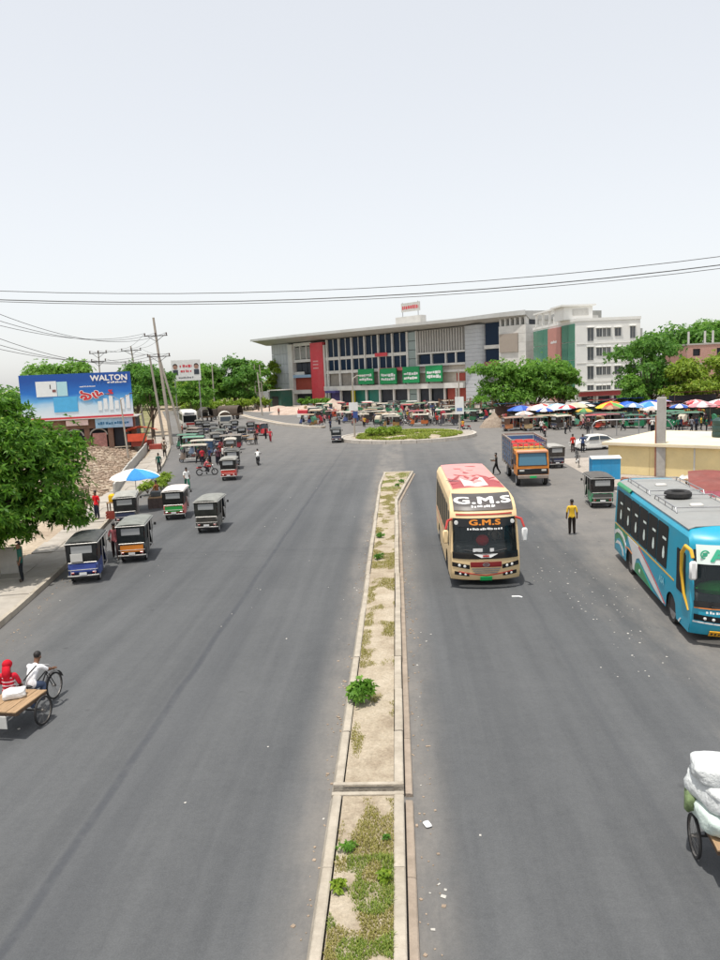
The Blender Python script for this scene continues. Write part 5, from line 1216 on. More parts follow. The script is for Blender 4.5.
# A left end: grey wall panels
for i in range(6):
    for j in range(6): bb('wall_panel', i*1.45+.04, (i+1)*1.45-.04, -.1, 4, .5+j*2.92+.03, .5+(j+1)*2.92-.03, M_bgrey)
bb('stair_fin', 8.9, 10.9, -.8, 4, 0, 17.6, M_bwhite); bb('plinth', -.2, 92, -.4, 4, 0, .48, M_bgrey)
# slabs over the main front
for x0, x1, z0, z1 in ((11, 19.3, 16.9, 17.8), (11, 19.3, 12.3, 13.1), (25.2, 56.6, 12.3, 13.1), (25.2, 56.6, 8.6, 9.4), (25.2, 74.8, 4.0, 5.2), (11, 19.3, 3.3, 4.4), (60, 74.8, 9.3, 9.8), (60, 74.8, 12.2, 12.6), (60, 74.8, 7.7, 8.2)):
    bb('floor_slab', x0, x1, -1.2 if z0 < 6 else -.3, 4.1, z0, z1, M_bwhite)
bb('shop_fascia', 11, 19.3, -.9, 0, 7.9, 8.7, M_shopblue); bb('shop_front', 11, 19.3, .1, 4, 4.4, 7.9, M_shopred); bb('balcony_wall', 11, 15.5, -.2, 0, 8.7, 9.6, M_bwhite)
for i in range(3):
    bb('window', 11.5+i*2.6, 13.8+i*2.6, .0, 4.05, 13.3, 16.6, mk('louvre_grey', hexc('#8C8C88'), .6, .15, 1)); bb('window', 11.5+i*2.6, 13.8+i*2.6, .3, 4.05, 9.0, 12.1, M_bdark)
    bb('mullion', 11.1+i*2.75, 11.4+i*2.75, -.2, .5, 13.1, 16.9, M_bwhite)
bb('ground_shop', 11, 19.3, .5, 4.05, .5, 3.2, M_bdark)
# red pylon
py = bb('red_pylon', 19.5, 24.9, -.9, .5, 0, 17.4, M_pylon); bb('pylon_edge', 24.92, 25.5, -.7, .5, 0, 16.6, M_bwhite)
for z in (10.2, 11.2, 12.1): MB().bx(20.6, 22.9, -.96, -.91, z, z+.35).build('pylon_mark', mk('mark_pale', hexc('#D9A0A0'), .5), py)
# C glazed bays between white columns
cols = [26.2, 31.2, 36.3, 41.4, 46.5, 51.6, 56.7]
for i, x in enumerate(cols):
    bb('column', x-.24, x+.24, -.45, .1, .48, 17.9, M_bwhite)
for a, b in zip(cols[:-1], cols[1:]):
    for k in range(2):
        x0 = a+.4+k*(b-a-.7)/2; x1 = x0+(b-a-1.0)/2
        bb('glass_pane', x0, x1, -.02, .1, 13.15, 17.8, M_bglass); bb('glass_pane', x0, x1, -.02, .1, 9.45, 12.25, M_bglass)
    bb('mullion', (a+b)/2-.1, (a+b)/2+.1, -.16, -.03, 9.4, 17.9, M_bwhite)
    bb('sign_band_wall', a+.26, b-.26, .3, 4.05, 5.25, 8.55, mk('band_grey', hexc('#8E8880'), .7, .2, 1))
for i, (a, b) in enumerate(zip(cols[:-1], cols[1:])):
    mt = [paint('shop_violet', '#5A4F86'), M_bdark, paint('shop_teal', '#1E6E62'), paint('shop_teal', '#1E6E62'), M_bdark, M_bdark][i]
    bb('shop_front', a+.3, b-.3, .3, 4.05, .5, 3.95, mt)
bb('yellow_column', 37.0, 37.8, -1.6, -.95, .48, 3.9, paint('column_yellow', '#C2B83A'))
bb('red_banner', 45.5, 50.0, -.62, -.55, 12.4, 13.3, M_pylon); bb('red_banner', 47.4, 55.9, -1.1, -1.0, 8.6, 9.4, mk('banner_red', hexc('#C2686A'), .6, .3, 1)); bb('awning_blue', 26.8, 31, -2.2, .5, 3.4, 4.0, paint('awning_violet', '#54508C'))
# four green sign boards with rows of unreadable white print
for i, (x0, x1, z0, z1) in enumerate(((40.2, 46.0, 5.5, 9.4), (48.4, 54.2, 5.4, 9.3), (56.4, 61.9, 5.5, 9.4), (64.0, 69.2, 5.6, 9.4))):
    g = bb('green_sign', x0, x1, -1.9, -1.6, z0, z1, M_gsign); rg = random.Random(i)
    for z in (z0+1.9, z0+.9):
        x = x0+.5
        while x < x1-.6:
            w = rg.uniform(.3, 1.0); x2 = min(x+w, x1-.4); MB().bx(x, x2, -1.94, -1.905, z+rg.uniform(-.1, .1), z+rg.uniform(.45, .75)).build('sign_print', M_white, g); x = x2+.14
    bb('sign_post', x0+.4, x0+.7, -1.5, -1.25, 5.2, 9.2, M_dark); bb('sign_post', x1-.7, x1-.4, -1.5, -1.25, 5.2, 9.2, M_dark)
# D glass shaft
for k in range(8): bb('shaft_glass', 57.1, 59.7, -.3, -.2, .6+k*2.15, .6+k*2.15+2.0, glass('shaft_glass', (.22, .28, .27), .15))
bb('shaft_core', 57.1, 59.7, .2, 4.05, .48, 17.9, mk('shaft_core', hexc('#9AA19F'), .7, .1, 1)); 
for x in (56.98, 59.9): bb('shaft_post', x-.15, x+.15, -.5, .2, .48, 17.9, M_bwhite)
# E louvre bay
for i in range(18): bb('louvre_fin', 60.2+i*.81, 60.2+i*.81+.14, -.3, 0.05, 12.65, 17.7, M_bwhite)
bb('louvre_panel', 60.1, 74.8, .1, 4.05, 12.62, 17.9, M_beige); bb('band_wall', 60.1, 74.8, .3, 4.05, 5.2, 9.3, mk('band_cream', hexc('#B9B0A2'), .75, .15, 1))
for x0, x1 in ((60.6, 63.9), (64.8, 68.4), (69.2, 71.6), (72.2, 74.6)): bb('window', x0, x1, .2, 4.1, 9.8, 12.1, M_bglass)
for x in (64.3, 68.8, 71.9): bb('mullion', x-.2, x+.2, -.1, 3, 9.8, 12.2, M_bwhite)
for x0, x1, mt in ((60.6, 63.4, M_bdark), (64.5, 68, M_bdark), (69, 71.8, M_shopred), (72.4, 74.6, M_shopred)): bb('shop_front', x0, x1, .2, 4.05, .5, 3.9, mt)
for x in (60.2, 63.9, 68.5, 72.1): bb('column', x-.18, x+.18, -.5, .1, .48, 4.0, M_bwhite)
bb('window', 71.8, 74.4, .2, .4, 5.6, 7.4, M_shopred)
# F round-cornered grey tower with course lines
for k in range(20):
    q = MB(); pts = [(75.0, 4.0), (75.0, -.4)] + [(78.4+1.9*math.sin(a), -.8+1.9*(1-math.cos(a))) for a in lin(0, 1.57, 7)] + [(80.3, 4.0)]
    q.prism([(x, y, .5+k*.87+.015) for x, y in pts], (0, 0, .84)); q.build('tower_course', M_bgrey, bld)
# G recess, H screen wall
bb('recess_back', 80.4, 84.7, .2, 4.05, 8.8, 18, M_bglass); bb('recess_slab', 80.35, 84.7, -.3, .19, 12.4, 13.2, M_bwhite); bb('recess_balcony', 80.4, 84.7, -.4, .18, 8.4, 9.6, paint('balcony_red', '#8A4A4C'))
for k in range(9): bb('screen_wall', 84.75, 91.7, -.8, 4.1, .5+k*1.83+.012, .5+(k+1)*1.83-.012, M_bwhite)
bb('video_screen', 85.1, 89.8, -1.1, -.85, 11.4, 15.3, mk('screen_off', hexc('#9C9186'), .5, .05, 1)); bb('parapet_openings', 84.9, 91.6, .5, 4.05, 17.0, 18.3, M_bdark)
for x in lin(85, 91.4, 6): bb('parapet_pier', x-.2, x+.2, -.6, .6, 17, 18.6, M_bwhite)
# lower wing continuing to the right, half under green building net
bb('lower_wing', 91.75, 104, 2, 26, 0, 15.5, mk('wing_grey', hexc('#B9B9B4'), .8, .12, .4, dirt=.3)); 
for i in range(3): bb('wing_window', 92.5+i*2.4, 94+i*2.4, 1.9, 2.05, 9.5, 12, M_bdark)
bb('rooftop_tank_room', 94, 100, 6, 14, 15.5, 18.4, M_bwhite)
# roof sign on its plinth
rs = thing('roof_sign', 'small red and white sign on a frame on the market building roof', 'sign', (4.3, 183.2, 20.2), HB)
MB().bx(-4.2, 4.2, -1, 1, -.6, 1.4).build('plinth', M_bwhite, rs)
for x in (-2.6, 2.6): MB().tube([(x, 0, 1.4), (x, 0, 4.9)], .1, 5).build('post', M_steel, rs)
MB().bx(-3, 3.2, -.1, .1, 2.6, 4.7).build('panel', M_offwhite, rs)
illegible(rs, lambda u, v: Vector((u, -.12, v)), -2.6, 2.8, 3.2, .95, M_pylon, 8, 'sign_print')

# ================================================================== WHITE BUILDING WITH GREEN GLASS
wb = thing('office_building', 'white five storey office block with green glass side and pink strip', 'building', (31.6, 130.1, 0), math.atan2(1.4, 11.3))
def wx(name, x0, x1, y0, y1, z0, z1, mat, parent=None): return MB().bx(x0, x1, y0, y1, z0, z1).build(name, mat, parent or wb)
M_wb = mk('office_white', hexc('#E2E1DD'), .7, .05, .5, dirt=.18, dirtcol=(.5, .48, .45))
wx('wall', 0, 11.3, 0, 24, 0, 15.4, M_wb); wx('parapet', -.12, 11.42, -.12, 24.1, 15.41, 15.9, M_wb)
for r in range(4):
    zt = 14.2-r*3.28
    for x0, x1, h, tt in ((1.9, 2.95, 2.2, 0), (3.5, 4.45, 1.35, -.15), (4.65, 5.2, 1.35, -.15), (5.4, 6.0, 1.35, -.15), (6.75, 7.85, 1.35, -.15), (9.5, 10.4, 2.0, 0)):
        w = wx('window', x0, x1, -.03, .05, zt+tt-h, zt+tt, mk('win_grey', hexc('#5C6064'), .25, .2, 1)); wx('window_frame', x0-.06, x1+.06, -.05, -.031, zt+tt-h-.09, zt+tt-h-.01, M_offwhite, w)
        wx('mullion', (x0+x1)/2-.03, (x0+x1)/2+.03, -.05, -.031, zt+tt-h, zt+tt, M_offwhite, w)
        wx('sunshade', x0-.15, x1+.15, -.35, 0, zt+tt+.08, zt+tt+.16, M_wb)
    wx('floor_line', -.05, 11.35, -.06, 0, zt-2.75, zt-2.62, M_bwhite)
wx('shop_sign', .3, 9, -.7, -.03, 2.5, 3.3, paint('shop_sign_red', '#A8474A')); wx('canopy', -.1, 9.4, -1.4, 0, 3.32, 3.5, M_offwhite)
for x in (.4, 3.4, 6.2, 8.9): wx('shop_pillar', x-.2, x+.2, -.6, -.04, 0, 2.48, M_offwhite)
for x in (.8, 3.8, 6.6): wx('shutter', x, x+2.1, -.03, .02, .1, 2.4, M_bdark)
for k in range(4):
    for y0, y1 in ((.9, 4.0), (4.1, 7.1), (14.6, 17.6), (17.7, 20.7), (20.8, 23.6)): wx('green_pane', -.16, .0, y0, y1, 2.6+k*3.15, 2.6+k*3.15+3.05, M_ggl)
wx('pink_strip', -.3, 0, 7.3, 14.4, 1.5, 15.0, mk('strip_pink', hexc('#B98379'), .6, .08, 1, dirt=.2)); illegible(wb, lambda u, v: Vector((-.32, u, v)), 9.3, 12.8, 12.2, .5, M_white, 4, 'sign_print')
sh = wx('stair_head', -1.2, 4.0, 3, 8, 15.91, 18.2, M_wb); wx('stair_roof', -1.8, 4.4, 2.4, 8.6, 18.2, 18.5, M_wb, sh); wx('stair_window', .4, 3.2, 2.9, 2.99, 16.6, 17.7, M_offwhite, sh)
for y in (10, 14, 18, 22): wx('roof_column', -.2, .2, y-.2, y+.2, 15.91, 18.3, M_wb)
wx('pergola_beam', -.5, 3, 9.6, 22.6, 18.31, 18.6, M_wb)
# ================================================================== BRICK BUILDING (unplastered)
br = thing('brick_building', 'unplastered pink brick building with dark window openings at the right edge', 'building', (54.2, 140, 0), R(-4))
def brick_mat():
    mt = bpy.data.materials.new('raw_brick'); mt.use_nodes = True; n = mt.node_tree; b = n.nodes['Principled BSDF']; b.inputs['Roughness'].default_value = .9
    t = n.nodes.new('ShaderNodeTexBrick'); t.inputs['Scale'].default_value = 4.2; t.inputs['Color1'].default_value = (.36, .17, .13, 1); t.inputs['Color2'].default_value = (.45, .24, .19, 1); t.inputs['Mortar'].default_value = (.42, .36, .32, 1)
    tc = n.nodes.new('ShaderNodeTexCoord'); mp = n.nodes.new('ShaderNodeMapping'); mp.inputs['Rotation'].default_value = (R(90), 0, 0); n.links.new(tc.outputs['Object'], mp.inputs[0]); n.links.new(mp.outputs[0], t.inputs['Vector']); n.links.new(t.outputs['Color'], b.inputs['Base Color']); return mt
M_brick = brick_mat()
def bq(name, x0, x1, y0, y1, z0, z1, mat, p=None): return MB().bx(x0, x1, y0, y1, z0, z1).build(name, mat, p or br)
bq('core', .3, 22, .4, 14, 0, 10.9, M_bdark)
wins = [1.0, 5.2, 9.4, 13.6]
for f in range(3):
    z0 = .2+f*3.6
    bq('wall_panel', 0, 22, 0, .3, z0, z0+1.3, M_brick); bq('wall_panel', 0, 22, 0, .3, z0+2.6, z0+3.3, M_brick)
    xe = 0
    for x in wins: bq('wall_pier', xe, x, 0, .3, z0+1.3, z0+2.6, M_brick); xe = x+1.3
    bq('wall_pier', xe, 22, 0, .3, z0+1.3, z0+2.6, M_brick)
    bq('floor_slab', -.1, 22.1, -.1, 14, z0+3.3, z0+3.58, M_concrete)
bq('side_wall', -.02, .28, .3, 14, 0, 10.6, M_brick)
for x in (.3, 3.2, 4.6, 16): bq('column_stub', x-.15, x+.15, .3, .6, 11.0, 13.2, M_offwhite)
bq('roof_brick_stack', 13, 18, 3, 7, 11.0, 12.6, M_brick)

# ================================================================== CREAM WALLED YARD BUILDING, PILLAR, TANK
cw = thing('cream_building', 'low cream building with a flat pale roof beside the grey pillar', 'building', (15.2, 53.4, 0), math.atan2(-4.9, 5.8))
M_creamw = mk('cream_wall', hexc('#E0CC98'), .8, .1, .7, dirt=.35, dirtcol=(.42, .36, .24)); M_croof = mk('cream_roof', hexc('#DDCFB2'), .8, .1, .7, dirt=.3, dirtcol=(.5, .45, .36))
for i in range(6): MB().bx(i*3.0+.01, (i+1)*3.0-.01, 0, 9.5, 0, 2.05).build('wall_panel', M_creamw, cw)
MB().bx(-.35, 18.3, -.35, 9.8, 2.06, 2.3, bev=.03).build('roof', M_croof, cw, True)
MB().bx(5.95, 6.05, -.03, .0, .1, 2.0).build('drain_pipe', M_offwhite, cw)
pil = thing('concrete_pillar', 'tall grey square concrete pillar in front of the cream wall', 'pillar', (18.1, 51.0, 0), R(-20))
MB().bx(-.30, .30, -.25, .25, 0, 5.45, bev=.03).build('shaft', mk('pillar_grey', hexc('#A6A39E'), .85, .12, 1.5, bump=.3, dirt=.4), pil, True); MB().bx(-.40, -.305, -.18, .18, 0, 4.2).build('formwork_board', mk('formwork', hexc('#9A6A58'), .8, .2, 2), pil)
tk = thing('water_tank', 'dark green plastic water tank on the cream roof', 'tank', (23.3, 53.6, 2.3))
MB().lathe([(.62, 0), (.66, .06), (.66, .35), (.63, .4), (.66, .45), (.66, .8), (.63, .85), (.66, .9), (.64, 1.2), (.45, 1.36), (.2, 1.42)], (0, 0, 0), 'Z', 20).build('shell', mk('tank_green', hexc('#27433F'), .5, .15, 2, dirt=.2), tk, True); MB().lathe([(.2, 1.42), (.22, 1.5), (.1, 1.54)], (0, 0, 0), 'Z', 14).build('lid', M_dark, tk)
tag(MB().tube([(0, 0, 0), (.5, -.5, .9), (1.0, -1.1, 1.6)], .05, 6).build('white_pipe', M_white, loc=(22.9, 52.4, 2.3)), 'white pipe leaning across the dark water tank', 'pipe')
# brick stack at the wall foot: every brick is a piece
bs = thing('brick_stack', 'low stack of red bricks at the foot of the cream wall', 'bricks', (15.8, 48.6, 0), math.atan2(-4.9, 5.8))
bm_ = MB().bx(-.12, .12, -.055, .055, 0, .072, bev=.006).mesh('brick', mk('red_brick', (.33, .15, .10), .9, .25, 5, dirt=.4, dirtcol=(.45, .36, .28)))
for i in range(9):
    for j in range(3):
        for k in range(4 if (i+j) % 3 else 3):
            o = link('brick', bm_, bs, ((i-4)*.255+random.uniform(-.02, .02), (j-1)*.13+random.uniform(-.01, .01), k*.074), random.uniform(-.08, .08))
for i in range(6):
    sw2 = MB(); sw2.grid(lambda x, y: (x, y, .03*math.sin(x*22)), lin(-.9, .9, 25), [-.5, .5], thick=(0, 0, .004)); o = sw2.build('roofing_sheet', M_white if i % 2 else M_offwhite, None, 'all'); o.location = (18.6+i*.62, 46.6-i*.5, .5+.06*i+.1*(i % 2)); o.rotation_euler = (R(8), R(5*(i % 3)), R(-35+i*9)); tag(o, 'white corrugated sheet in the pile in front of the cream wall', 'sheet', 'pile of white corrugated sheets')
wt = thing('work_table', 'rough timber trestle under the white corrugated sheets', 'trestle', (19.6, 45.6, 0), R(-38)); MB().bx(-1.9, 1.9, -.4, .4, .38, .46).build('top', M_wood, wt)
for x in (-1.7, 1.7):
    for y in (-.3, .3): MB().bx(x-.05, x+.05, y-.05, y+.05, 0, .38).build('leg', M_darkwood, wt)
# maroon awning stall behind the coach
aw = thing('awning_stall', 'market stall with a maroon cloth roof and pink valance behind the turquoise coach', 'stall', (14.9, 33.6, 0), R(-20))
MB().grid(lambda x, y: (x, y, 2.3+.12*y-.05*math.sin(x*2.2)-.04*math.sin(y*3)), lin(-1.6, 2.6, 12), lin(-1.6, 1.8, 8), thick=(0, 0, .02)).build('roof_cloth', mk('maroon_cloth', hexc('#7E4640'), .9, .2, 1.5, bump=.3, dirt=.3, dirtcol=(.3, .2, .17)), aw, True)
MB().grid(lambda x, z: (x, -1.63+.03*math.sin(x*6), 2.12+z), lin(-1.6, 2.6, 20), [-.28, 0], thick=(0, .01, 0)).build('valance', cloth('valance_pink', '#D07A86'), aw, True)
for x in (-1.5, 2.5):
    for y in (-1.5, 1.7): MB().tube([(x, y, 0), (x, y, 2.3+.1*y)], .04, 6).build('post', M_darkwood, aw)
MB().bx(-1.4, 2.4, -1.2, 1.0, .7, .78).build('counter', M_wood, aw)
for x in (-1.2, 2.2): MB().bx(x-.05, x+.05, -1.1, .9, 0, .7).build('trestle', M_darkwood, aw)

# ================================================================== BILLBOARD AND SHOPS, LEFT
ba = math.atan2(87.6-84.45, -31.9+44.1)
bbd = thing('billboard', 'large blue billboard with refrigerators and WALTON lettering above the left shops', 'billboard', (-44.1, 84.45, 0), ba)
def print_mat():
    mt = bpy.data.materials.new('billboard_print'); mt.use_nodes = True; n = mt.node_tree; b = n.nodes['Principled BSDF']; b.inputs['Roughness'].default_value = .5; L = n.links.new
    tc = n.nodes.new('ShaderNodeTexCoord'); sp = n.nodes.new('ShaderNodeSeparateXYZ'); L(tc.outputs['Generated'], sp.inputs[0])
    nz = n.nodes.new('ShaderNodeTexNoise'); nz.inputs['Scale'].default_value = 5; L(tc.outputs['Generated'], nz.inputs['Vector'])
    ad = n.nodes.new('ShaderNodeMath'); ad.operation = 'MULTIPLY_ADD'; L(nz.outputs['Fac'], ad.inputs[0]); ad.inputs[1].default_value = .22; L(sp.outputs[2], ad.inputs[2])
    rp = n.nodes.new('ShaderNodeValToRGB'); cr = rp.color_ramp; cr.elements[0].position = .12; cr.elements[0].color = (.66, .70, .73, 1); cr.elements[1].position = .95; cr.elements[1].color = (*hexc('#0E4C9E'), 1)
    for p_, c_ in ((.36, '#B9D3E4'), (.5, '#5FA8DC'), (.68, '#1B6CC0')): e = cr.elements.new(p_); e.color = (*hexc(c_), 1)
    L(ad.outputs[0], rp.inputs[0]); L(rp.outputs[0], b.inputs['Base Color']); return mt
def bp_(name, x0, x1, z0, z1, mat, o=.03, parent=None): return MB().bx(x0, x1, -o, -o+.015, z0, z1).build(name, mat, parent or bbd)
MB().bx(0, 12.6, 0, .25, 4.35, 9.5).build('panel', print_mat(), bbd)
M_bpred = paint('bill_red', '#C22F3A', .05); bp_('red_border', 0, 12.6, 4.15, 4.38, M_bpred)
M_fr1 = mk('print_white', hexc('#DCE2E4'), .5, .05); M_fr2 = mk('print_pale', hexc('#A9D3DC'), .5, .05); M_fr3 = mk('print_cyan', hexc('#4FA9DA'), .5, .08)
bp_('printed_fridge', 1.8, 4.1, 6.9, 8.7, M_fr1, .05); bp_('printed_fridge', 4.15, 5.3, 6.9, 8.6, M_fr2, .05); bp_('printed_fridge', 3.6, 6.3, 5.0, 6.8, M_fr3, .05); bp_('printed_handle', 3.35, 3.45, 7.8, 8.3, M_dark, .07); bp_('printed_logo', 3.6, 4.0, 7.4, 7.7, paint('logo_brown', '#7A4A4A', 0), .07)
for i in range(6): bp_('printed_appliance', 8.6+i*.65, 9.05+i*.65, 5.0+.1*(i % 2), 6.1+.3*(i % 3), M_fr1, .05)
lettering('lettering', 'WALTON', M_lett, bbd, lambda u, v: Vector((12.25+u*1.05, -.06, 8.55+v)), .92, .03, align='RIGHT')
illegible(bbd, lambda u, v: Vector((u, -.06, v)), 9.9, 12.1, 8.2, .22, M_lett, 6); illegible(bbd, lambda u, v: Vector((u, -.06, v)), 6.7, 8.5, 7.85, .16, M_lett, 7)
lettering('lettering', '\u09ef\u09ec', M_lett, bbd, lambda u, v: Vector((8.0+u*1.35, -.06, 6.33+v)), 1.7, .10)
lettering('lettering', '\u09ef\u09ec', M_bpred, bbd, lambda u, v: Vector((8.0+u*1.35, -.085, 6.33+v)), 1.7, .04)
lettering('lettering', '.%', M_bpred, bbd, lambda u, v: Vector((10.1+u, -.085, 6.9+v)), .75, .04)
for x in lin(.6, 12, 6): MB().bx(x-.08, x+.08, .3, .5, 0, 9.3).build('post', M_rust, bbd)
for z in (5.2, 7, 8.8): MB().bx(0, 12.6, .26, .32, z-.05, z+.05).build('batten', M_rust, bbd)
shp = thing('shop_row', 'weathered brick shops with arched openings under the blue billboard', 'shops', (-42.5, 84.2, 0), ba)
def sx_(name, x0, x1, y0, y1, z0, z1, mat, p=None): return MB().bx(x0, x1, y0, y1, z0, z1).build(name, mat, p or shp)
M_oldbrick = mk('old_brick', hexc('#7D5F50'), .9, .3, 1.2, bump=.4, dirt=.5, dirtcol=(.3, .26, .22))
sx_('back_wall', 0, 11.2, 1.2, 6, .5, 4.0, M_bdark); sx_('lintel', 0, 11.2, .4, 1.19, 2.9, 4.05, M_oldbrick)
for x in (0, 2.6, 5.3, 8.0, 10.7): sx_('pier', x, x+.6, .3, 1.19, .5, 2.9, M_oldbrick)
for x in (.6, 3.2, 5.9):
    q = MB(); q.tube([(x+1+1.0*math.cos(a), .38, 2.0+.85*math.sin(a)) for a in lin(.1, 3.04, 10)], .09, 6); q.build('arch', M_concrete, shp)
sx_('shop_counter', 3.3, 5.2, .1, .9, .5, 1.5, M_offwhite); sx_('red_goods', 6.2, 7.8, .3, .7, .6, 2.3, mk('goods', hexc('#B08078'), .8, .4, 3)); sx_('shutter', 8.7, 10.6, .9, 1.1, .5, 2.8, M_bdark)
sb2 = sx_('sign_board', 6.7, 11.0, -.1, .05, 2.9, 4.1, mk('board_blue', hexc('#9CC3DE'), .5, .25, 1.5)); illegible(shp, lambda u, v: Vector((u, -.12, v)), 7, 10.6, 3.3, .35, paint('print_teal', '#2F6F9A', 0), 9, 'sign_print')
sx_('sign_board', 3.4, 5.9, -.1, .05, 3.35, 4.0, mk('board_pink', hexc('#D8BFBA'), .5, .2, 1.5)); sx_('roof', -.3, 11.6, -.3, 6.2, 4.06, 4.14, M_concrete)
# orange tarpaulin stall
ts = thing('tarpaulin_stall', 'stall under a bright orange red tarpaulin right of the billboard shops', 'stall', (-30.6, 86.3, .3), R(12))
MB().grid(lambda x, y: (x, y, 2.55-.30*abs(x)**1.4*.6+.06*math.sin(x*5+y*3)-.1*y), lin(-1.9, 1.7, 14), lin(-1.6, 1.8, 10), thick=(0, 0, .02)).build('tarpaulin', mk('tarp_orange', hexc('#D2553A'), .6, .2, 1.5, bump=.4), ts, True)
MB().grid(lambda x, z: (x, -1.62+.05*math.sin(x*4), .95+z), lin(-1.5, .7, 10), lin(0, .9, 4), thick=(0, .01, 0)).build('side_flap', MATS['tarp_orange'], ts, True)
for x in (-1.4, 1.3):
    for y in (-1.5, 1.6): MB().tube([(x, y, -.3), (x, y, 2.35-.1*y)], .045, 6).build('post', M_darkwood, ts)
MB().bx(-1.2, 1.2, -1.0, 1.2, .3, .9).build('counter', M_shopred, ts); MB().bx(.9, 2.4, -1.8, -1.1, -.2, .5, bev=.04).build('crate', M_shopred, ts)
# low retaining wall of concrete panels along the bank
rw = thing('retaining_wall', 'low grey concrete panel wall between pavement and rubble bank', 'wall')
wl = along([(-20.0, 50.0), (-22.9, 60.0), (-25.4, 69.5), (-30.2, 87.0)], 2.5)
for (a, ta), (b, tb) in zip(wl[:-1], wl[1:]):
    t_ = (b-a).normalized(); MB().prism([(*(a+t_*.02), -.1), (*(b-t_*.02), -.1), (*(off(b, tb, .14)-t_*.02), -.1), (*(off(a, ta, .14)+t_*.02), -.1)], (0, 0, 1.05+.1*random.random())).build('wall_panel', M_concrete, rw)
# ================================================================== POLES, CABLES, SIGNS
M_pole = mk('pole_concrete', hexc('#A79F94'), .85, .14, 1.5, bump=.2, dirt=.35, dirtcol=(.28, .24, .2)); M_insul = mk('insulator', (.09, .05, .04), .3)
def pole(label, base, top, r0, r1, arms, name='power_pole', mat=None):
    """arms: list of (height fraction, half width, insulators, angle)"""
    t = thing(name, label, 'pole', base); b = Vector(base); d = Vector(top)-b
    MB().tube([d*k for k in lin(0, 1, 6)], lin(r0, r1, 6), 8).build('shaft', mat or M_pole, t, True); ends = []
    for h, w, n_, a in arms:
        c = d*h; u = Vector((math.cos(a), math.sin(a), 0))
        q = MB(); q.tube([c-u*w+Vector((0, -.14, 0)), c+u*w+Vector((0, -.14, 0))], .06, 4); q.tube([c-u*w*.7+Vector((0, -.14, 0)), c+Vector((0, -.12, -.7))], .03, 4); q.tube([c+u*w*.7+Vector((0, -.14, 0)), c+Vector((0, -.12, -.7))], .03, 4); q.build('cross_arm', M_dark, t)
        for x in lin(-w*.92, w*.92, n_):
            p = c+u*x+Vector((0, -.14, .06)); MB().lathe([(.03, 0), (.09, .06), (.06, .12), (.11, .2), (.05, .32)], p, 'Z', 8).build('insulator', M_insul, t, True); ends.append(b+p+Vector((0, 0, .3)))
    return t, ends
p1, e1 = pole('tall leaning concrete power pole with two cross arms on the left', (-29.0, 92.4, 0), (-30.0, 92.2, 16.1), .24, .14, ((.86, 1.5, 3, .0), (.70, 1.5, 3, .0)))
p2, e2 = pole('shorter leaning concrete pole just behind the tall power pole', (-30.6, 94.5, 0), (-31.6, 94.3, 11.6), .2, .13, ())
p3, e3 = pole('far power pole with a wide cross arm seen beyond the tall one', (-42.0, 120, 0), (-43.2, 120, 14.2), .2, .12, ((.95, 1.7, 3, .0), (.80, 1.4, 2, 0)))
p4, e4 = pole('thin power pole rising behind the blue billboard', (-43, 105, 0), (-42.6, 105, 13.0), .14, .08, ((.97, 1.3, 3, 0), (.88, 1.1, 2, 0)))
p5, e5 = pole('weathered concrete pole standing close to the tall power pole base', (-29.6, 99.5, 0), (-31.9, 99, 11.8), .2, .13, ())
for lb, bx_, by_, tx, h in (('slim pale pole left of the market building, left of a pair', -39.2, 204, -39.0, 12.0), ('slim pale pole left of the market building, right of a pair', -36.9, 203, -37.4, 12.0), ('thin pole among the far left trees', -52, 196, -52, 11), ('thin grey pole nearer among the far left trees', -47.5, 190, -47.4, 12), ('lone pole on the far left divider', -29.5, 160, -30, 9.5)):
    pole(lb, (bx_, by_, 0), (tx, by_, h), .2, .14, ())
# off-frame neighbours that carry the near spans
pn, en = pole('power pole beside the left pavement out of view', (-27.5, 46.0, 0), (-27.6, 46.0, 13.6), .24, .15, ((.95, 1.5, 3, 0), (.83, 1.5, 3, 0)))
pa, ea = pole('cable pole left of the road out of view', (-26, 30, 0), (-26, 30, 12.4), .2, .14, ((.97, .6, 2, 1.57),))
pb, eb2 = pole('cable pole right of the road out of view', (26, 30, 0), (26, 30, 12.9), .2, .14, ((.97, .6, 2, 1.57),))
def cable(a, b, sag, label, r=.018, group='overhead cables'):
    a, b = Vector(a), Vector(b); pts = [a+(b-a)*k - Vector((0, 0, sag*4*k*(1-k))) for k in lin(0, 1, 22)]
    o = MB().tube(pts, r, 4).build('power_cable', M_dark); return tag(o, label, 'cable', group)
cable((-26, 30, 12.95), (26, 30, 13.25), 1.85, 'uppermost thin cable crossing the sky above the road', .013)
cable((-26, 30.5, 12.6), (26, 30.5, 12.95), 1.8, 'thick cable crossing the sky just below the uppermost one', .019)
cable((-26, 29.6, 12.5), (26, 29.6, 12.75), 1.85, 'lowest cable crossing the sky, close under the thick one', .012)
for i, (a, b) in enumerate(zip(en, e1)): cable(b, a, 1.3+.2*(i % 3), 'sagging line from the tall power pole toward the upper left' , .02, 'lines from the tall power pole')
for i, (a, b) in enumerate(zip(e1, e3[:3]+e3[:3])): cable(a, b, .5, 'line between the tall power pole and the far one', .02, 'lines to the far pole')
for a, b in zip(e4, e3): cable(a, b, .4, 'line between the billboard pole and the far pole', .018, 'lines behind the billboard')
for i in range(2): cable((-39.0, 204, 11.8-i), (-47.4, 190, 11.8-i), .3, 'line across the far left trees', .02, 'far left lines')
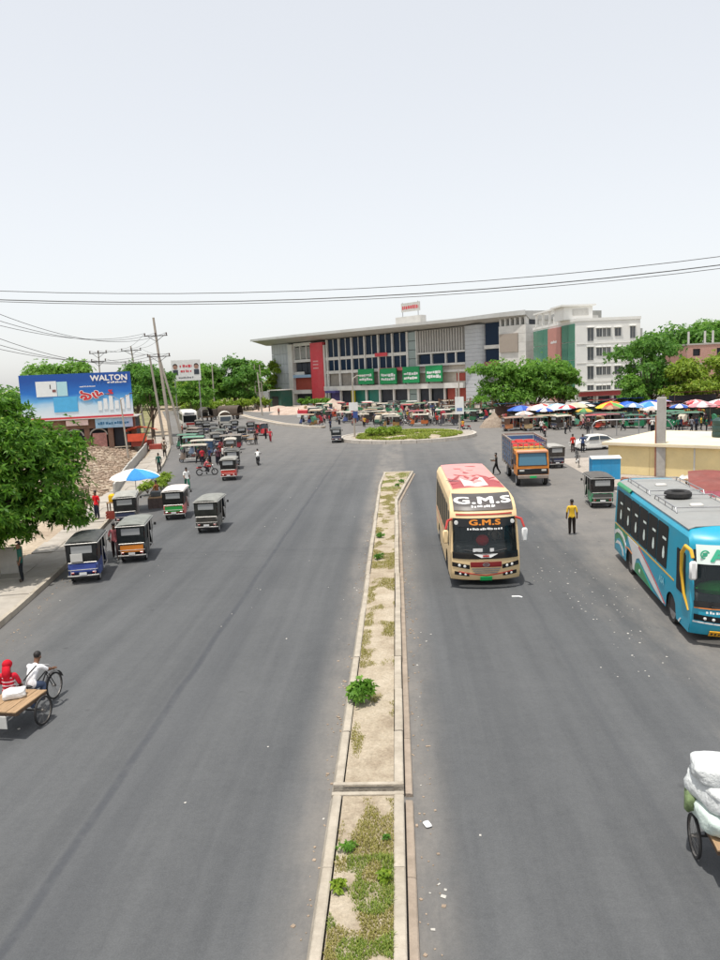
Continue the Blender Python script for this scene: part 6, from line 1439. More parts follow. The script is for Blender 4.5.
# double-arm lamp post in front of the billboard
lp = thing('street_lamp', 'pale street lamp with two short arms in front of the blue billboard', 'lamp', (-28.5, 75.6, .2))
MB().tube([(0, 0, 0), (-.3, 0, 6.2)], [.11, .07], 7).build('post', M_pole, lp, True)
for s in (-1, 1):
    MB().tube([(-.3, 0, 6.1), (-.3+s*.6, -.1, 6.5), (-.3+s*1.15, -.2, 6.75)], .03, 5).build('arm', M_steel, lp); MB().box((-.3+s*1.3, -.22, 6.8), (.45, .16, .1), bev=.03, ry=-s*.2).build('lamp_head', M_dark, lp)
tag(MB().tube([(0, 0, 0), (.8, 0, 1.9), (1.9, 0, 4.4)], [.11, .10, .07], 7).build('leaning_log', M_darkwood, loc=(-29.0, 80.8, .5)), 'dark leaning timber log on the rubble bank by the orange stall', 'log')
# advertising board with two portraits
sbd = thing('advert_board', 'white advert board with two small portraits beside the tall power pole', 'billboard', (-34.6, 121, 0), R(3))
MB().bx(-2.4, 2.4, 0, .12, 8.2, 11.6).build('panel', M_white, sbd)
for s in (-1, 1):
    MB().tube([(s*2.0, .2, 0), (s*2.0, .2, 11.2)], .1, 6).build('post', M_steel, sbd)
    MB().bx(s*1.75-.42, s*1.75+.42, -.03, -.005, 9.2, 10.0).build('portrait_shoulders', paint('portrait_dark', '#3A3F4A', 0), sbd); MB().lathe([(.01, -.01), (.36, -.01), (.36, .01), (.01, .01)], (s*1.75, -.03, 10.45), 'Y', 14).build('portrait_face', mk('portrait_skin', (.35, .2, .15), .6), sbd); MB().lathe([(.01, -.01), (.40, -.01), (.40, .01), (.01, .01)], (s*1.75, -.01, 10.62), 'Y', 14).build('portrait_hair', M_hair, sbd)
illegible(sbd, lambda u, v: Vector((u, -.02, v)), -1.0, 1.0, 10.4, .5, M_pylon, 21, 'board_print'); illegible(sbd, lambda u, v: Vector((u, -.02, v)), -.9, .9, 9.6, .4, M_pylon, 22, 'board_print'); illegible(sbd, lambda u, v: Vector((u, -.02, v)), -1.3, 1.3, 8.6, .28, paint('print_grey', '#7A7A80', 0), 23, 'board_print')
# island poles
ip = thing('lamp_pole', 'grey lamp pole with curved arm at the left end of the roundabout', 'lamp', (-5.2, 89.2, .3))
MB().tube([(0, 0, 0), (0, 0, 6.6), (.15, 0, 7.2), (.6, 0, 7.5), (1.5, 0, 7.45)], [.12, .09, .08, .07, .05], 8).build('post', M_pole, ip, True); MB().box((1.75, 0, 7.42), (.6, .2, .1), bev=.03).build('lamp_head', M_dark, ip); MB().bx(-.55, .55, -.16, -.1, 3.3, 4.3).build('sign_plate', M_white, ip); MB().bx(-.1, .5, -.18, -.165, 2.4, 3.2).build('blue_sign', paint('sign_blue', '#3A4F8A', 0), ip)
ip2 = thing('sign_pole', 'pale pole with a white sign at the right end of the roundabout', 'pole', (8.0, 93.6, .3))
MB().tube([(0, 0, 0), (0, 0, 7.6)], [.13, .08], 8).build('post', M_pole, ip2, True); MB().bx(-.55, .55, -.2, -.13, 2.1, 4.3).build('sign_plate', M_white, ip2); MB().bx(-.35, .35, -.22, -.205, 2.5, 2.9).build('sign_print', paint('sign_blue2', '#6F86B0', 0), ip2)
# construction fence and mounds before the market building
fn = thing('iron_fence', 'rusty iron picket fence in front of the grey tower', 'fence', (8.5, 146, 0), R(-20))
for x in lin(0, 17, 9): MB().bx(x-.09, x+.09, -.09, .09, 0, 2.6).build('post', M_rust, fn)
for z in (.5, 1.4, 2.3): MB().bx(0, 17, .1, .15, z-.05, z+.05).build('rail', M_rust, fn)
for x in lin(.2, 16.8, 52): MB().bx(x-.03, x+.03, .16, .20, .2, 2.5).build('picket', M_rust, fn)
def heap(label, c, r, h, mat, seed):
    mb = MB(); mb.grid(lambda a, k: (c[0]+r*k*math.cos(a)*(1+.2*mnoise.noise(Vector((math.cos(a)*2, math.sin(a)*2, seed)))), c[1]+r*.7*k*math.sin(a), -.05+h*(1-k)**.8*(1+.35*mnoise.noise(Vector((math.cos(a)*k*3, math.sin(a)*k*3, seed))))), lin(0, 6.2832, 25), lin(0, 1, 9))
    return tag(mb.build('sand_heap', mat, None, 'all'), label, 'heap')
M_sand = ground_mat('pink_sand', (.34, .25, .2), (.43, .34, .28), (.5, .41, .34), .8, .8)
heap('wide heap of pinkish sand before the red pylon', (-20, 163), 8.5, 1.8, M_sand, 1); heap('heap of pinkish sand at the foot of the red pylon', (-14.5, 172), 5, 2.6, M_sand, 2); heap('heap of pale stone chips right of the green auto rickshaws', (13.2, 101), 2.0, 2.0, ground_mat('stone_chips', (.22, .17, .13), (.32, .255, .2), (.4, .33, .26), 2, 1), 3); heap('long low sand heap by the far left road', (-30, 184), 7, 1.2, M_sand, 4)
bar = thing('road_barrier', 'red and white block barrier beside the far road', 'barrier', (-18.6, 145, 0), R(-20))
MB().bx(-1.2, 1.2, -.3, .3, 0, .75, bev=.06).build('base', M_white, bar, True); MB().bx(-1.1, 1.1, -.22, .22, .751, 1.5, bev=.06).build('top', M_pylon, bar, True)
bx2 = thing('police_box', 'grey green roadside box beside the red and white barrier', 'box', (-16.2, 143.5, 0), R(-20)); MB().bx(-.9, .9, -.7, .7, 0, 1.9, bev=.05).build('cabin', mk('box_grey', hexc('#5F6A68'), .6, .2, 2), bx2, True); MB().bx(-1.0, 1.0, -.8, .8, 1.91, 2.05).build('roof', M_offwhite, bx2); MB().bx(-.5, .5, -.73, -.705, .9, 1.6).build('window', M_winglass, bx2)
kb = thing('roadside_hut', 'small dark green hut left of the market building', 'hut', (-33.5, 205, 0), HB); MB().bx(-3, 2.2, 0, 4, 0, 4.6).build('wall', paint('hut_green', '#2E5A50'), kb); MB().bx(-3.4, 2.6, -.6, 4.4, 4.61, 4.85).build('roof', M_offwhite, kb); MB().bx(-2, 1, -.1, -.01, .4, 3).build('door', M_dark, kb); MB().bx(-11, -3.2, -.2, 4, 0, 4.4).build('annex', M_bgrey, kb); MB().bx(-10, -5, -.3, -.21, .5, 2.8).build('annex_opening', M_bdark, kb)
for i in range(7): person(['stand', 'walk', 'akimbo'][i % 3], [(-25.5, 158), (-19.9, 149), (-12.8, 150), (-34.2, 181), (-36.0, 183), (-31, 178), (-13.2, 139.5)][i], R(50*i), ['#A8504A', '#C33B3B', '#2E3238', '#4A4038', '#B9B4AA', '#6A3F3A', '#8A2E3A'][i], '#2A2A2E', ['person in brownish red by the sand heap', 'person in bright red beside the barrier', 'person in black at the foot of the red pylon', 'dark dressed person by the far hut', 'pale dressed person by the far hut', 'person in maroon on the far left verge', 'person in crimson in front of the rickshaws on the left'][i])

# ================================================================== UMBRELLA STALLS
def umbrella(label, loc, cols, r=1.5, h=2.5, group=None, tilt=0):
    t = thing('parasol', label, 'umbrella', loc, 0, group); t.rotation_euler.x = tilt; n = 8
    for i in range(n):
        a0, a1 = 2*math.pi*i/n, 2*math.pi*(i+1)/n; q = MB()
        f = lambda k, a: (r*k*math.cos(a), r*k*math.sin(a), h-.52*r*.6*k**1.7-(.05 if k == 1 else 0)-(.06*k*math.sin((a-a0)/(a1-a0)*3.14)))
        q.grid(lambda k, a: f(k, a), [.02, .35, .7, .95, 1.0], lin(a0, a1, 4), thick=(0, 0, .008)); q.build('canopy_panel', cloth('umb_'+cols[i % len(cols)], cols[i % len(cols)]), t, True)
    MB().tube([(0, 0, 0), (0, 0, h+.05)], .025, 6).build('pole', M_steel, t); MB().lathe([(.22, 0), (.22, .08), (.06, .12)], (0, 0, 0), 'Z', 12).build('base', M_concrete, t)
    return t
umbrella('blue and white striped parasol over the pavement stall on the left', (-16.5, 44.6, .2), ['#E9E6E1', '#3E86C8', '#4A9AD8', '#EDEAE6', '#E8DAD2'], 1.55, 2.45)
vs_ = thing('vendor_cart', 'small vendor cart with draped cloth under the blue and white parasol', 'cart', (-15.4, 45.0, 0), R(14))
MB().bx(-.45, .45, -.6, .6, .72, .8, bev=.01).build('top', M_wood, vs_); MB().grid(lambda x, z: (x, -.62+.03*math.sin(x*18), z), lin(-.46, .46, 14), lin(.1, .74, 4), thick=(0, .01, 0)).build('drape', cloth('drape_grey', '#5A504C'), vs_, True)
for s in (-1, 1): wheel(vs_, (s*.5, .1, .34), .34, .045, spokes=12)
MB().bx(-.3, .3, -.3, .3, .8, 1.1, bev=.03).build('goods_box', M_vinylgrey, vs_)
tag(sack_mesh(.42, .34, .5, 50).build('plastic_bag', cloth('bag_yellow', '#E0B52E'), None, 'all', loc=(-17.6, 43.4, 1.02)), 'yellow plastic bag hanging near the pavement parasol', 'bag')
st2 = thing('wooden_stand', 'wooden stand under the yellow bag on the pavement', 'stand', (-17.6, 43.4, .2)); MB().bx(-.3, .3, -.25, .25, .52, .58).build('top', M_wood, st2)
for x in (-.25, .25):
    for y in (-.2, .2): MB().bx(x-.03, x+.03, y-.03, y+.03, 0, .52).build('leg', M_darkwood, st2)
cr = thing('red_crate', 'small reddish wooden crate on the pavement near the man in red', 'crate', (-16.75, 41.0, .19), R(12))
for z in (.0, .16, .32):
    for s in (-1, 1): MB().bx(-.28, .28, s*.2-.012, s*.2+.012, z, z+.1).build('slat', M_shopred, cr); MB().bx(s*.28-.012, s*.28+.012, -.185, .185, z, z+.1).build('slat', M_shopred, cr)
# stick fence at the edge of the rubble
fc = thing('stick_fence', 'rough fence of leaning wooden sticks beside the left pavement', 'fence')
for i in range(9):
    x, y = -18.3-i*.12-.1*(i % 2), 38.2+i*.72; MB().tube([(x, y, -.05), (x+random.uniform(-.15, .15), y+random.uniform(-.1, .1), random.uniform(1.2, 2.0))], [.045, .03], 6).build('stick', M_darkwood, fc)
for z in (.55, 1.05): MB().tube([(-18.3, 38.0, z), (-19.4, 44.2, z+.1)], .03, 5).build('rail', M_darkwood, fc)
tag(MB().box((-16.4, 29.2, .65), (.9, .16, 1.3), .25, bev=.03, rx=-.08).build('concrete_slab', M_concrete), 'upright grey concrete slab under the mango tree', 'slab')

# ================================================================== MARKET STREET, RIGHT
UM = [((22.5, 104, 0), ['#A9C4D8', '#8FB0CC', '#C9D6DE'], 2.3, 'pale blue parasol in the middle of the market row'), ((19.6, 102.5, 0), ['#E4DCD8', '#D8A8A4', '#E8E2DE'], 1.9, 'white and pink parasol left of the pale blue one'), ((25.2, 104, 0), ['#C9BBA4', '#BFAF98'], 1.8, 'tan parasol right of the pale blue one'),
 ((29.0, 101, 0), ['#D8C244', '#C8483C', '#5FA05A', '#E0CF6A'], 2.0, 'yellow green and red parasol in front of the white office block'), ((31.6, 102, 0), ['#2F55B0', '#3A66C4'], 1.9, 'blue parasol right of the yellow one'), ((33.6, 99, 0), ['#4A8AD0', '#E5E2DE', '#D9905A', '#E7C9B8', '#6AA2DA'], 2.0, 'rainbow parasol with white panels left of the grey pillar'), ((35.0, 103, 0), ['#2A48A0', '#3B5CB8'], 1.9, 'dark blue parasol behind the rainbow one'), ((37.0, 104.5, 0), ['#3350A8', '#5A70C0'], 1.8, 'indigo parasol left of the grey pillar top'),
 ((41.2, 96, 0), ['#E2DCDA', '#D8D2D0', '#C9686C'], 2.4, 'white parasol with a red panel right of the pillar'), ((44.2, 95, 0), ['#DDD6D4', '#C84A56', '#E6DFDC'], 2.4, 'white and red parasol near the right edge'), ((38.4, 94, 0), ['#C98A90', '#DCC6C6'], 1.8, 'pinkish parasol just left of the grey pillar')]
for loc, c_, r_, lb in UM: umbrella(lb, loc, c_, r_, 2.75)
def stall(label, loc, rz, w, d, h, roofc, goodsc, group=None):
    t = thing('market_stall', label, 'stall', (*loc, 0), rz)
    MB().grid(lambda x, y: (x, y, h-.18*(y/d)-.07*math.sin(x*2.4+loc[0])**2), lin(-w/2, w/2, 9), lin(-d/2, d/2, 4), thick=(0, 0, .03)).build('roof', mk('stall_'+roofc, hexc(roofc), .75, .2, 1.2, dirt=.3), t, True)
    for x in (-w/2+.1, w/2-.1):
        for y in (-d/2+.1, d/2-.1): MB().tube([(x, y, 0), (x, y, h-.22-.18*(y/d))], .04, 5).build('post', M_darkwood, t)
    MB().bx(-w/2+.2, w/2-.2, -d/2+.2, 0, .1, .8).build('counter', mk('goods_'+goodsc, hexc(goodsc), .8, .4, 2), t); rg = random.Random(loc[0])
    for i in range(int(w/.5)):
        x = -w/2+.4+i*.48; MB().bx(x, x+.36, -d/2+.25, -.2, .81, .95+rg.random()*.35, bev=.04).build('goods_crate', mk('goodsx%d' % (i % 4), hexc(['#8A5A3A', '#5F7A3A', '#B0483A', '#C9A24A'][i % 4]), .8, .3, 3), t)
    MB().bx(-w/2+.1, w/2-.1, d/2-.15, d/2-.1, .1, h-.5).build('back_sheet', mk('back_%d' % (int(loc[0]) % 4), hexc(['#6A5246', '#4A4A4E', '#7A5A4E', '#5A6258'][int(loc[0]) % 4]), .8, .3, 1.5), t); return t
for lb, loc, rz, w, d, h, rc, gc in (('stall with a blue tarpaulin roof left of the pale blue parasol', (16.6, 109.5), R(-5), 4, 2.4, 2.8, '#4A78A8', '#6A4A3A'), ('stall with a crimson cloth roof under the near tree', (19.4, 108.5), R(-5), 3.2, 2.4, 2.5, '#B83A4C', '#7A3A3A'), ('stall with a brown roof behind the tan parasol', (25.2, 109), R(-5), 4.4, 2.4, 2.7, '#8A7260', '#5A4A3A'), ('stall with a bright blue box roof beside the yellow parasol', (27.2, 103.5), R(-5), 1.8, 1.6, 2.6, '#2C8AC4', '#3A6A8A'), ('stall with a blue plastic roof behind the rainbow parasol', (33.2, 108), R(-5), 4.5, 2.4, 2.9, '#3A50A8', '#5A4A4A'), ('stall with a maroon tin roof behind the grey pillar', (41.5, 104), R(-5), 6.5, 3, 3.6, '#6E3A38', '#4A3430'), ('stall with a dusty pink roof at the far right', (48, 101), R(-5), 6, 3, 3.2, '#B08A88', '#5A3A3A'), ('stall with a grey tin roof at the right edge', (46.6, 92), R(-8), 5, 2.6, 2.6, '#8A888C', '#3A3A40'), ('stall with a pale tin roof right of the pillar', (39.6, 90.5), R(-8), 4, 2.2, 2.4, '#B9B2AE', '#3A4A60'), ('stall with a white plastic roof right of the pale roofed one', (43.6, 88.5), R(-8), 3.6, 2.2, 2.4, '#D5D0CE', '#4A3A3A')): stall(lb, loc, rz, w, d, h, rc, gc)
for i, (x, y, a, lb, sw) in enumerate(((11.6, 121, -60, 'green auto rickshaw at the left end of the row by the fence', 0), (13.6, 120.0, -55, 'green auto rickshaw second in the row by the fence', 1), (15.6, 118.6, -60, 'green auto rickshaw third in the row by the fence', 0), (9.6, 124, -40, 'green auto rickshaw half hidden behind the sign pole', 1),
  (21.2, 97.6, 80, 'green auto rickshaw in front of the pale blue parasol', 0), (24.4, 97.2, 95, 'pale green auto rickshaw right of the pale blue parasol', 2), (27.2, 96.6, 75, 'green auto rickshaw left of the yellow parasol', 0), (30.4, 95.8, 160, 'teal auto rickshaw under the yellow parasol', 3), (36.0, 91.6, 85, 'green auto rickshaw left of the grey pillar', 0), (33.2, 93.2, 100, 'dark grey auto rickshaw before the rainbow parasol', 4), (41.2, 85.2, 70, 'navy auto rickshaw right of the grey pillar', 5))):
    dup(CNG, (x, y, 0), R(a), lb, 'auto rickshaws in the market', {M_cng: paint('cng%d' % sw, ['#17724A', '#218457', '#6FAE93', '#2A7A80', '#4A4A4C', '#2E3F66'][sw])})
CW = [('stand', (18.2, 96.4), '#B83A40', 'person in red before the white and pink parasol'), ('walk', (19.3, 95), '#3A3E48', 'dark dressed person walking before the white and pink parasol'), ('stand', (22.8, 95.8), '#D8D2C8', 'pale dressed person between the green auto rickshaws'), ('stand', (25.8, 94.8), '#C8443E', 'person in red and white between auto rickshaws'), ('akimbo', (28.6, 94.2), '#5A6A8A', 'person in blue grey left of the teal auto rickshaw'), ('stand', (32.0, 91.2), '#7A5A4A', 'person in brown behind the cream roof'), ('walk', (34.6, 89.6), '#A8383C', 'person in dark red behind the cream roof'), ('stand', (23.6, 92.2), '#2E3A4A', 'person in navy before the pale green auto rickshaw'), ('stand', (17.4, 89.0), '#E0DCD4', 'person in white near the stone heap'), ('walk', (20.4, 88.4), '#4A4038', 'person in brown crossing before the auto rickshaws'), ('stand', (38.2, 86.6), '#D0C8C0', 'pale dressed person right of the pillar'), ('stand', (43.4, 84.2), '#C9C2BA', 'pale dressed person beside the navy auto rickshaw'), ('sit', (24.9, 91.5, .1), '#8A3A34', 'seated person in red before the market row')]
for i, (pz, loc, c_, lb) in enumerate(CW): person(pz, loc, R(67*i), c_, '#2C2C32', lb)
# small open truck (tempo) at the left end of the market
eb((14.8, 93.8), R(-75), 'rust orange goods three wheeler before the stone heap', '#B0714A', '#9A7A66', '#6A4A38')
eb((17.2, 92.8), R(-85), 'tan three wheeler just right of the rust orange one', '#A8906A', '#8A7A6A', '#4A3A30')
# pipe railing beyond the cream roof
pr = thing('pipe_railing', 'curved grey pipe railing behind the cream roof', 'railing', (24.2, 82, 0))
MB().tube([(-2.6, 0, 0), (-2.6, 0, 1.2), (-2.3, 0, 1.6), (-1.8, 0, 1.75), (4.4, -.5, 1.75), (5.4, -.6, 1.5), (5.9, -.6, .8), (5.9, -.6, 0)], .07, 7).build('rail', M_steel, pr, True)
for x in (0, 2.4): MB().tube([(x, -.2, 0), (x, -.2, 1.72)], .05, 6).build('post', M_steel, pr)

# ================================================================== RICKSHAWS AROUND THE ISLAND
RKP = [(-13.2, 138.0, 70, '#3A3036', '#5A2A34', 'dark hooded rickshaw at the left end of the row'), (-11.0, 136.5, -110, '#C25A48', '#C9563A', 'orange red rickshaw second from the left of the row'), (-8.0, 131.0, 60, '#9A9284', '#4A4A4A', 'grey hooded rickshaw behind the lamp pole'), (-6.4, 129, 75, '#B5AD9E', '#6A5A44', 'tan hooded rickshaw right of the lamp pole'), (-4.6, 121, -100, '#A69E8E', '#2E5A4A', 'rickshaw with a green body in the middle of the row'), (-2.4, 118.5, 65, '#C2BAAA', '#B03A40', 'cream hooded rickshaw with a red body'), (-.6, 120.5, 80, '#8A8478', '#3A3A3E', 'grey hooded rickshaw with a black body'), (1.0, 122.5, -95, '#B03A40', '#2F6A52', 'red hooded rickshaw at mid row'), (1.9, 114.5, 70, '#A59A86', '#C26A3A', 'rickshaw with an orange body behind the island'), (3.9, 113.5, 85, '#6A625A', '#3A3F66', 'dark rickshaw with a blue body behind the island'), (5.4, 112.0, -80, '#D5D0C6', '#3A3A3A', 'white hooded rickshaw behind the island'), (6.8, 116.5, 60, '#9A3440', '#8A2A34', 'maroon hooded rickshaw at the right of the row'), (8.2, 113.0, 75, '#A8A296', '#B5423A', 'pale hooded rickshaw with a red body at the right of the row'), (9.7, 117, 80, '#54645A', '#2E6A4E', 'green hooded rickshaw at the right end of the row'), (-9.4, 142, 50, '#8E8878', '#5A4A3A', 'far tan rickshaw before the pylon'), (.2, 128.5, 85, '#B8B09E', '#7A5A44', 'far tan hooded rickshaw behind the red hooded one'), (-2.8, 127, 75, '#B9AFA0', '#2F7A5A', 'far rickshaw with a green body'), (4.6, 122.0, 90, '#B54A50', '#5A3A3A', 'far red hooded rickshaw at the right')]
for i, (x, y, a, hc, bc, lb) in enumerate(RKP): dup(RK, (x, y, 0), R(a), lb, 'rickshaws behind the roundabout', {M_hood: cloth('hood_'+hc, hc), M_rkbody: paint('rkb_'+bc, bc)})
EBX = [(-15.6, 141, 85, '#8A7A6A', '#B9B0A0', 'tan roofed easy bike at the far left of the rickshaw row'), (-9.2, 126.5, 82, '#5A4A40', '#C2B9A8', 'cream roofed easy bike just right of the lamp pole'), (-5.8, 116.6, 95, '#7A3A34', '#B5AC9C', 'cream roofed easy bike with a red body behind the island shrubs'), (-1.2, 113.0, 85, '#3A5A48', '#C6BDAD', 'cream roofed easy bike with a green body behind the island'), (3.4, 109.0, 80, '#B0602E', '#BDB3A2', 'cream roofed easy bike with an orange nose behind the island'), (7.6, 107.4, 92, '#3A3A40', '#A89F90', 'grey roofed easy bike at the right of the island'), (-11.4, 132, -95, '#4A3238', '#8A5A54', 'maroon easy bike at the left of the row'), (11.2, 113.6, 60, '#2E6A4A', '#7A9484', 'green topped easy bike before the fence'), (-3.2, 124.4, 88, '#5A5248', '#B8AE9C', 'cream roofed easy bike in the second row'), (3.0, 120.0, 90, '#6A3A3A', '#A8505A', 'red roofed easy bike in the second row'), (7.4, 120.4, 84, '#5A5A54', '#C5BEB2', 'pale roofed easy bike in the second row at the right')]
for x, y, a, bc, rc, lb in EBX: eb((x, y), R(a), lb, bc, rc, '#3A3630', None, 'easy bikes behind the roundabout')
LQ = [(-27.6, 98.5, 50, '#6A5A50', '#8A8278', 'dusty brown easy bike beside the tall power pole'), (-25.2, 86.4, 80, '#2C6A50', '#4F7A66', 'green easy bike second across the left lane'), (-24.6, 97.4, 14, '#3A3A3E', '#55534E', 'charcoal easy bike in the left queue beside the dark green one'), (-22.0, 87.2, 20, '#4A4A50', '#6E6A62', 'slate easy bike at the front of the left queue'), (-27.0, 106.4, 14, '#2A2E32', '#4A4A4A', 'black roofed easy bike farther up the left queue'), (-21.8, 108.4, 10, '#7A2E34', '#5A4A48', 'dark red easy bike farther up the left road'), (-25.6, 114.2, 14, '#3A3A3C', '#6A6660', 'grey roofed easy bike near the pale van'), (-32.4, 118.4, 14, '#55524C', '#77736A', 'dusty easy bike before the white bus'), (-19.2, 82.6, 95, '#8A2E38', '#7A7068', 'maroon easy bike crossing behind the group of people')]
for x, y, a, bc, rc, lb in LQ: eb((x, y), R(a), lb, bc, rc, '#262626', None, 'easy bikes queued on the left road')
LP2 = [((-16.9, 67.6), '#5A3A44', 'person in plum at the near side of the group'), ((-19.3, 69.6), '#2E3448', 'person in navy left of the group'), ((-15.7, 69.0), '#C9B9A6', 'person in beige right of the group'), ((-17.8, 72.4), '#8A2E30', 'person in dark red behind the group'), ((-22.6, 84.8), '#4A6A8A', 'person in blue between the crosswise easy bikes'), ((-20.6, 89.6), '#B5A99A', 'person in beige near the slate easy bike'), ((-17.4, 96.0), '#5A2A2E', 'person in brownish red beyond the flat vans'), ((-23.4, 99.6), '#C5C0B8', 'pale dressed person in the left queue'), ((-29.8, 103.0, .2), '#3A4A3A', 'person in dark green by the poles'), ((-31.6, 106.2, .2), '#A85A4A', 'person in brick red by the poles'), ((-26.2, 80.6, .2), '#C7B8A8', 'person in cream on the pavement near the orange stall')]
for i, (loc, c_, lb) in enumerate(LP2): person(['stand', 'walk', 'akimbo'][i % 3], loc, R(71*i), c_, '#2A2A30', lb)
XS = [((17.6, 105.6), '#C98A8C', '#6A3A3A', 'stall with a dusty rose roof left of the white and pink parasol'), ((22.0, 108.6), '#7A6A5E', '#5A3A34', 'stall with an earth brown roof behind the pale blue parasol'), ((29.6, 106.8), '#B8443E', '#5A3A3A', 'stall with a brick red roof behind the yellow parasol'), ((36.8, 99.6), '#8A5A58', '#4A3030', 'stall with a plum roof left of the pillar top'), ((31.4, 110.2), '#33509A', '#3A3A4A', 'stall with a navy plastic roof behind the blue parasol'), ((39.6, 108.4), '#5A4A44', '#3A2E2A', 'stall with a dark tin roof under the large dark tree'), ((45.2, 108.0), '#77605A', '#3A2E2A', 'stall with a rusty tin roof under the yellow green tree'), ((52.2, 97.6), '#C2A4A2', '#4A3A3A', 'stall with a faded pink roof at the right edge')]
for i, (loc, rc, gc, lb) in enumerate(XS): stall(lb, loc, R(-5), 3.6, 2.4, 2.6+.15*(i % 3), rc, gc)
XP = [((15.8, 99.2), '#C9C2B6'), ((18.8, 98.4), '#7A2E34'), ((20.2, 99.8), '#3A4A5E'), ((23.0, 100.4), '#B5423E'), ((26.0, 99.6), '#D8D2CA'), ((27.8, 99.0), '#2E2E34'), ((29.8, 98.2), '#6A7A9A'), ((31.8, 97.4), '#A84A44'), ((35.0, 95.6), '#C8B9A8'), ((37.4, 90.6), '#4A3A44'), ((39.6, 88.2), '#B8403E'), ((42.2, 86.8), '#2F3A4A'), ((19.6, 86.2), '#8A8A8E'), ((22.0, 85.4), '#3E3A38'), ((26.6, 87.4), '#A8A09A'), ((29.2, 86.0), '#7A3A3A'), ((46.0, 86.4), '#5A6A5A')]
XPL = ['person in pale grey by the stone heap', 'person in wine red before the dusty rose stall', 'person in slate blue under the white and pink parasol', 'person in brick red under the pale blue parasol', 'person in off white under the tan parasol', 'person in black right of the tan parasol', 'person in light blue under the yellow parasol', 'person in rust red under the blue parasol', 'person in sand colour under the rainbow parasol', 'person in dull purple behind the pillar', 'person in red right of the pillar', 'person in dark navy by the white plastic roofed stall', 'person in grey crossing behind the truck', 'person in charcoal crossing behind the truck', 'person in ash grey at the curved railing', 'person in maroon behind the curved railing', 'person in grey green at the far right stalls']
for i, ((loc, c_), lb) in enumerate(zip(XP, XPL)): person(['stand', 'walk', 'akimbo'][(i*2) % 3], loc, R(83*i), c_, '#2B2B31', lb)
_q = random.Random(11); used_ = [(x, y) for x, y, *_ in RKP] + [(x, y) for x, y, *_ in EBX]
cn = [('grey', '#8F897D'), ('cream', '#C2B8A4'), ('red', '#A83A42'), ('tan', '#A38A6C'), ('green', '#4E7A62'), ('dark', '#45403C')]
for i in range(26):
    for _t in range(60):
        y = _q.uniform(107, 142); x = _q.uniform(-15, 12.5) - (y-120)*.12
        if all((x-a)**2+(y-b)**2 > 3.4 for a, b in used_) and (y > 112 or x > -3): break
    else: continue
    used_.append((x, y)); nm, hc = cn[i % 6]; bc = _q.choice(['#7A3A34', '#2E5A4A', '#3A3A40', '#8A6A3A', '#3A4A78'])
    if i % 3: dup(RK, (x, y, 0), R(_q.uniform(40, 110)*_q.choice((1, -1))), nm+' hooded rickshaw in the packed crowd behind the roundabout', 'packed rickshaws', {M_hood: cloth('hood_'+hc, hc), M_rkbody: paint('rkb_'+bc, bc)})
    else: eb((x, y), R(_q.uniform(60, 110)), nm+' roofed easy bike in the packed crowd behind the roundabout', bc, hc, '#332F2B', None, 'packed easy bikes')
pc = [('red', '#B8363C'), ('white', '#DAD6CE'), ('navy', '#2E3850'), ('brown', '#6A4E3C'), ('green', '#2F6A50'), ('grey', '#83838A'), ('yellow', '#C9A23E'), ('pink', '#C58A90')]
for i in range(34):
    nm, c_ = pc[i % 8]; x, y = _q.uniform(-13, 13), _q.uniform(106, 134); x -= (y-120)*.1
    person(['stand', 'walk', 'akimbo'][i % 3], (x, y), R(_q.uniform(0, 360)), c_, '#2C2B30', 'person in '+nm+' in the crowd behind the roundabout', 'crowd behind the roundabout')
for i in range(40):
    nm, c_ = pc[(i*3) % 8]; x = _q.uniform(14.5, 47); y = 104-(x-14)*.28 + _q.uniform(-7, 3)
    person(['stand', 'walk', 'akimbo'][i % 3], (x, y), R(_q.uniform(0, 360)), c_, '#2C2B30', 'person in '+nm+' in the crowd along the market row', 'crowd along the market')
for i in range(9):
    x = [16.4, 18.9, 22.8, 26.2, 28.4, 34.8, 38.6, 43.8, 46.4][i]; y = 100.5-(x-14)*.30-4.2
    if i % 2: eb((x, y), R(_q.uniform(70, 110)), ['', 'tan', '', 'maroon', '', 'green', '', 'grey', ''][i]+' roofed easy bike parked along the market row', '#4A3F3A', ['', '#A58E72', '', '#7A3A40', '', '#3F7058', '', '#8A8880', ''][i], '#302C2A', None, 'easy bikes along the market')
    else: dup(RK, (x, y, 0), R(_q.uniform(60, 120)), ['red', '', 'cream', '', 'green', '', 'blue', '', 'pale'][i]+' hooded rickshaw parked along the market row', 'rickshaws along the market', {M_hood: cloth('hoodm%d' % i, ['#A83A42', '', '#C2B8A4', '', '#3F7A5E', '', '#4A6A9A', '', '#B9B4AA'][i])})
hn = [('cream', '#C4BAA8'), ('grey', '#8A857C'), ('red', '#A63C44'), ('tan', '#A08A6C'), ('green', '#3F7A5C'), ('white', '#D2CEC6'), ('black', '#3A3836')]
far_used = []
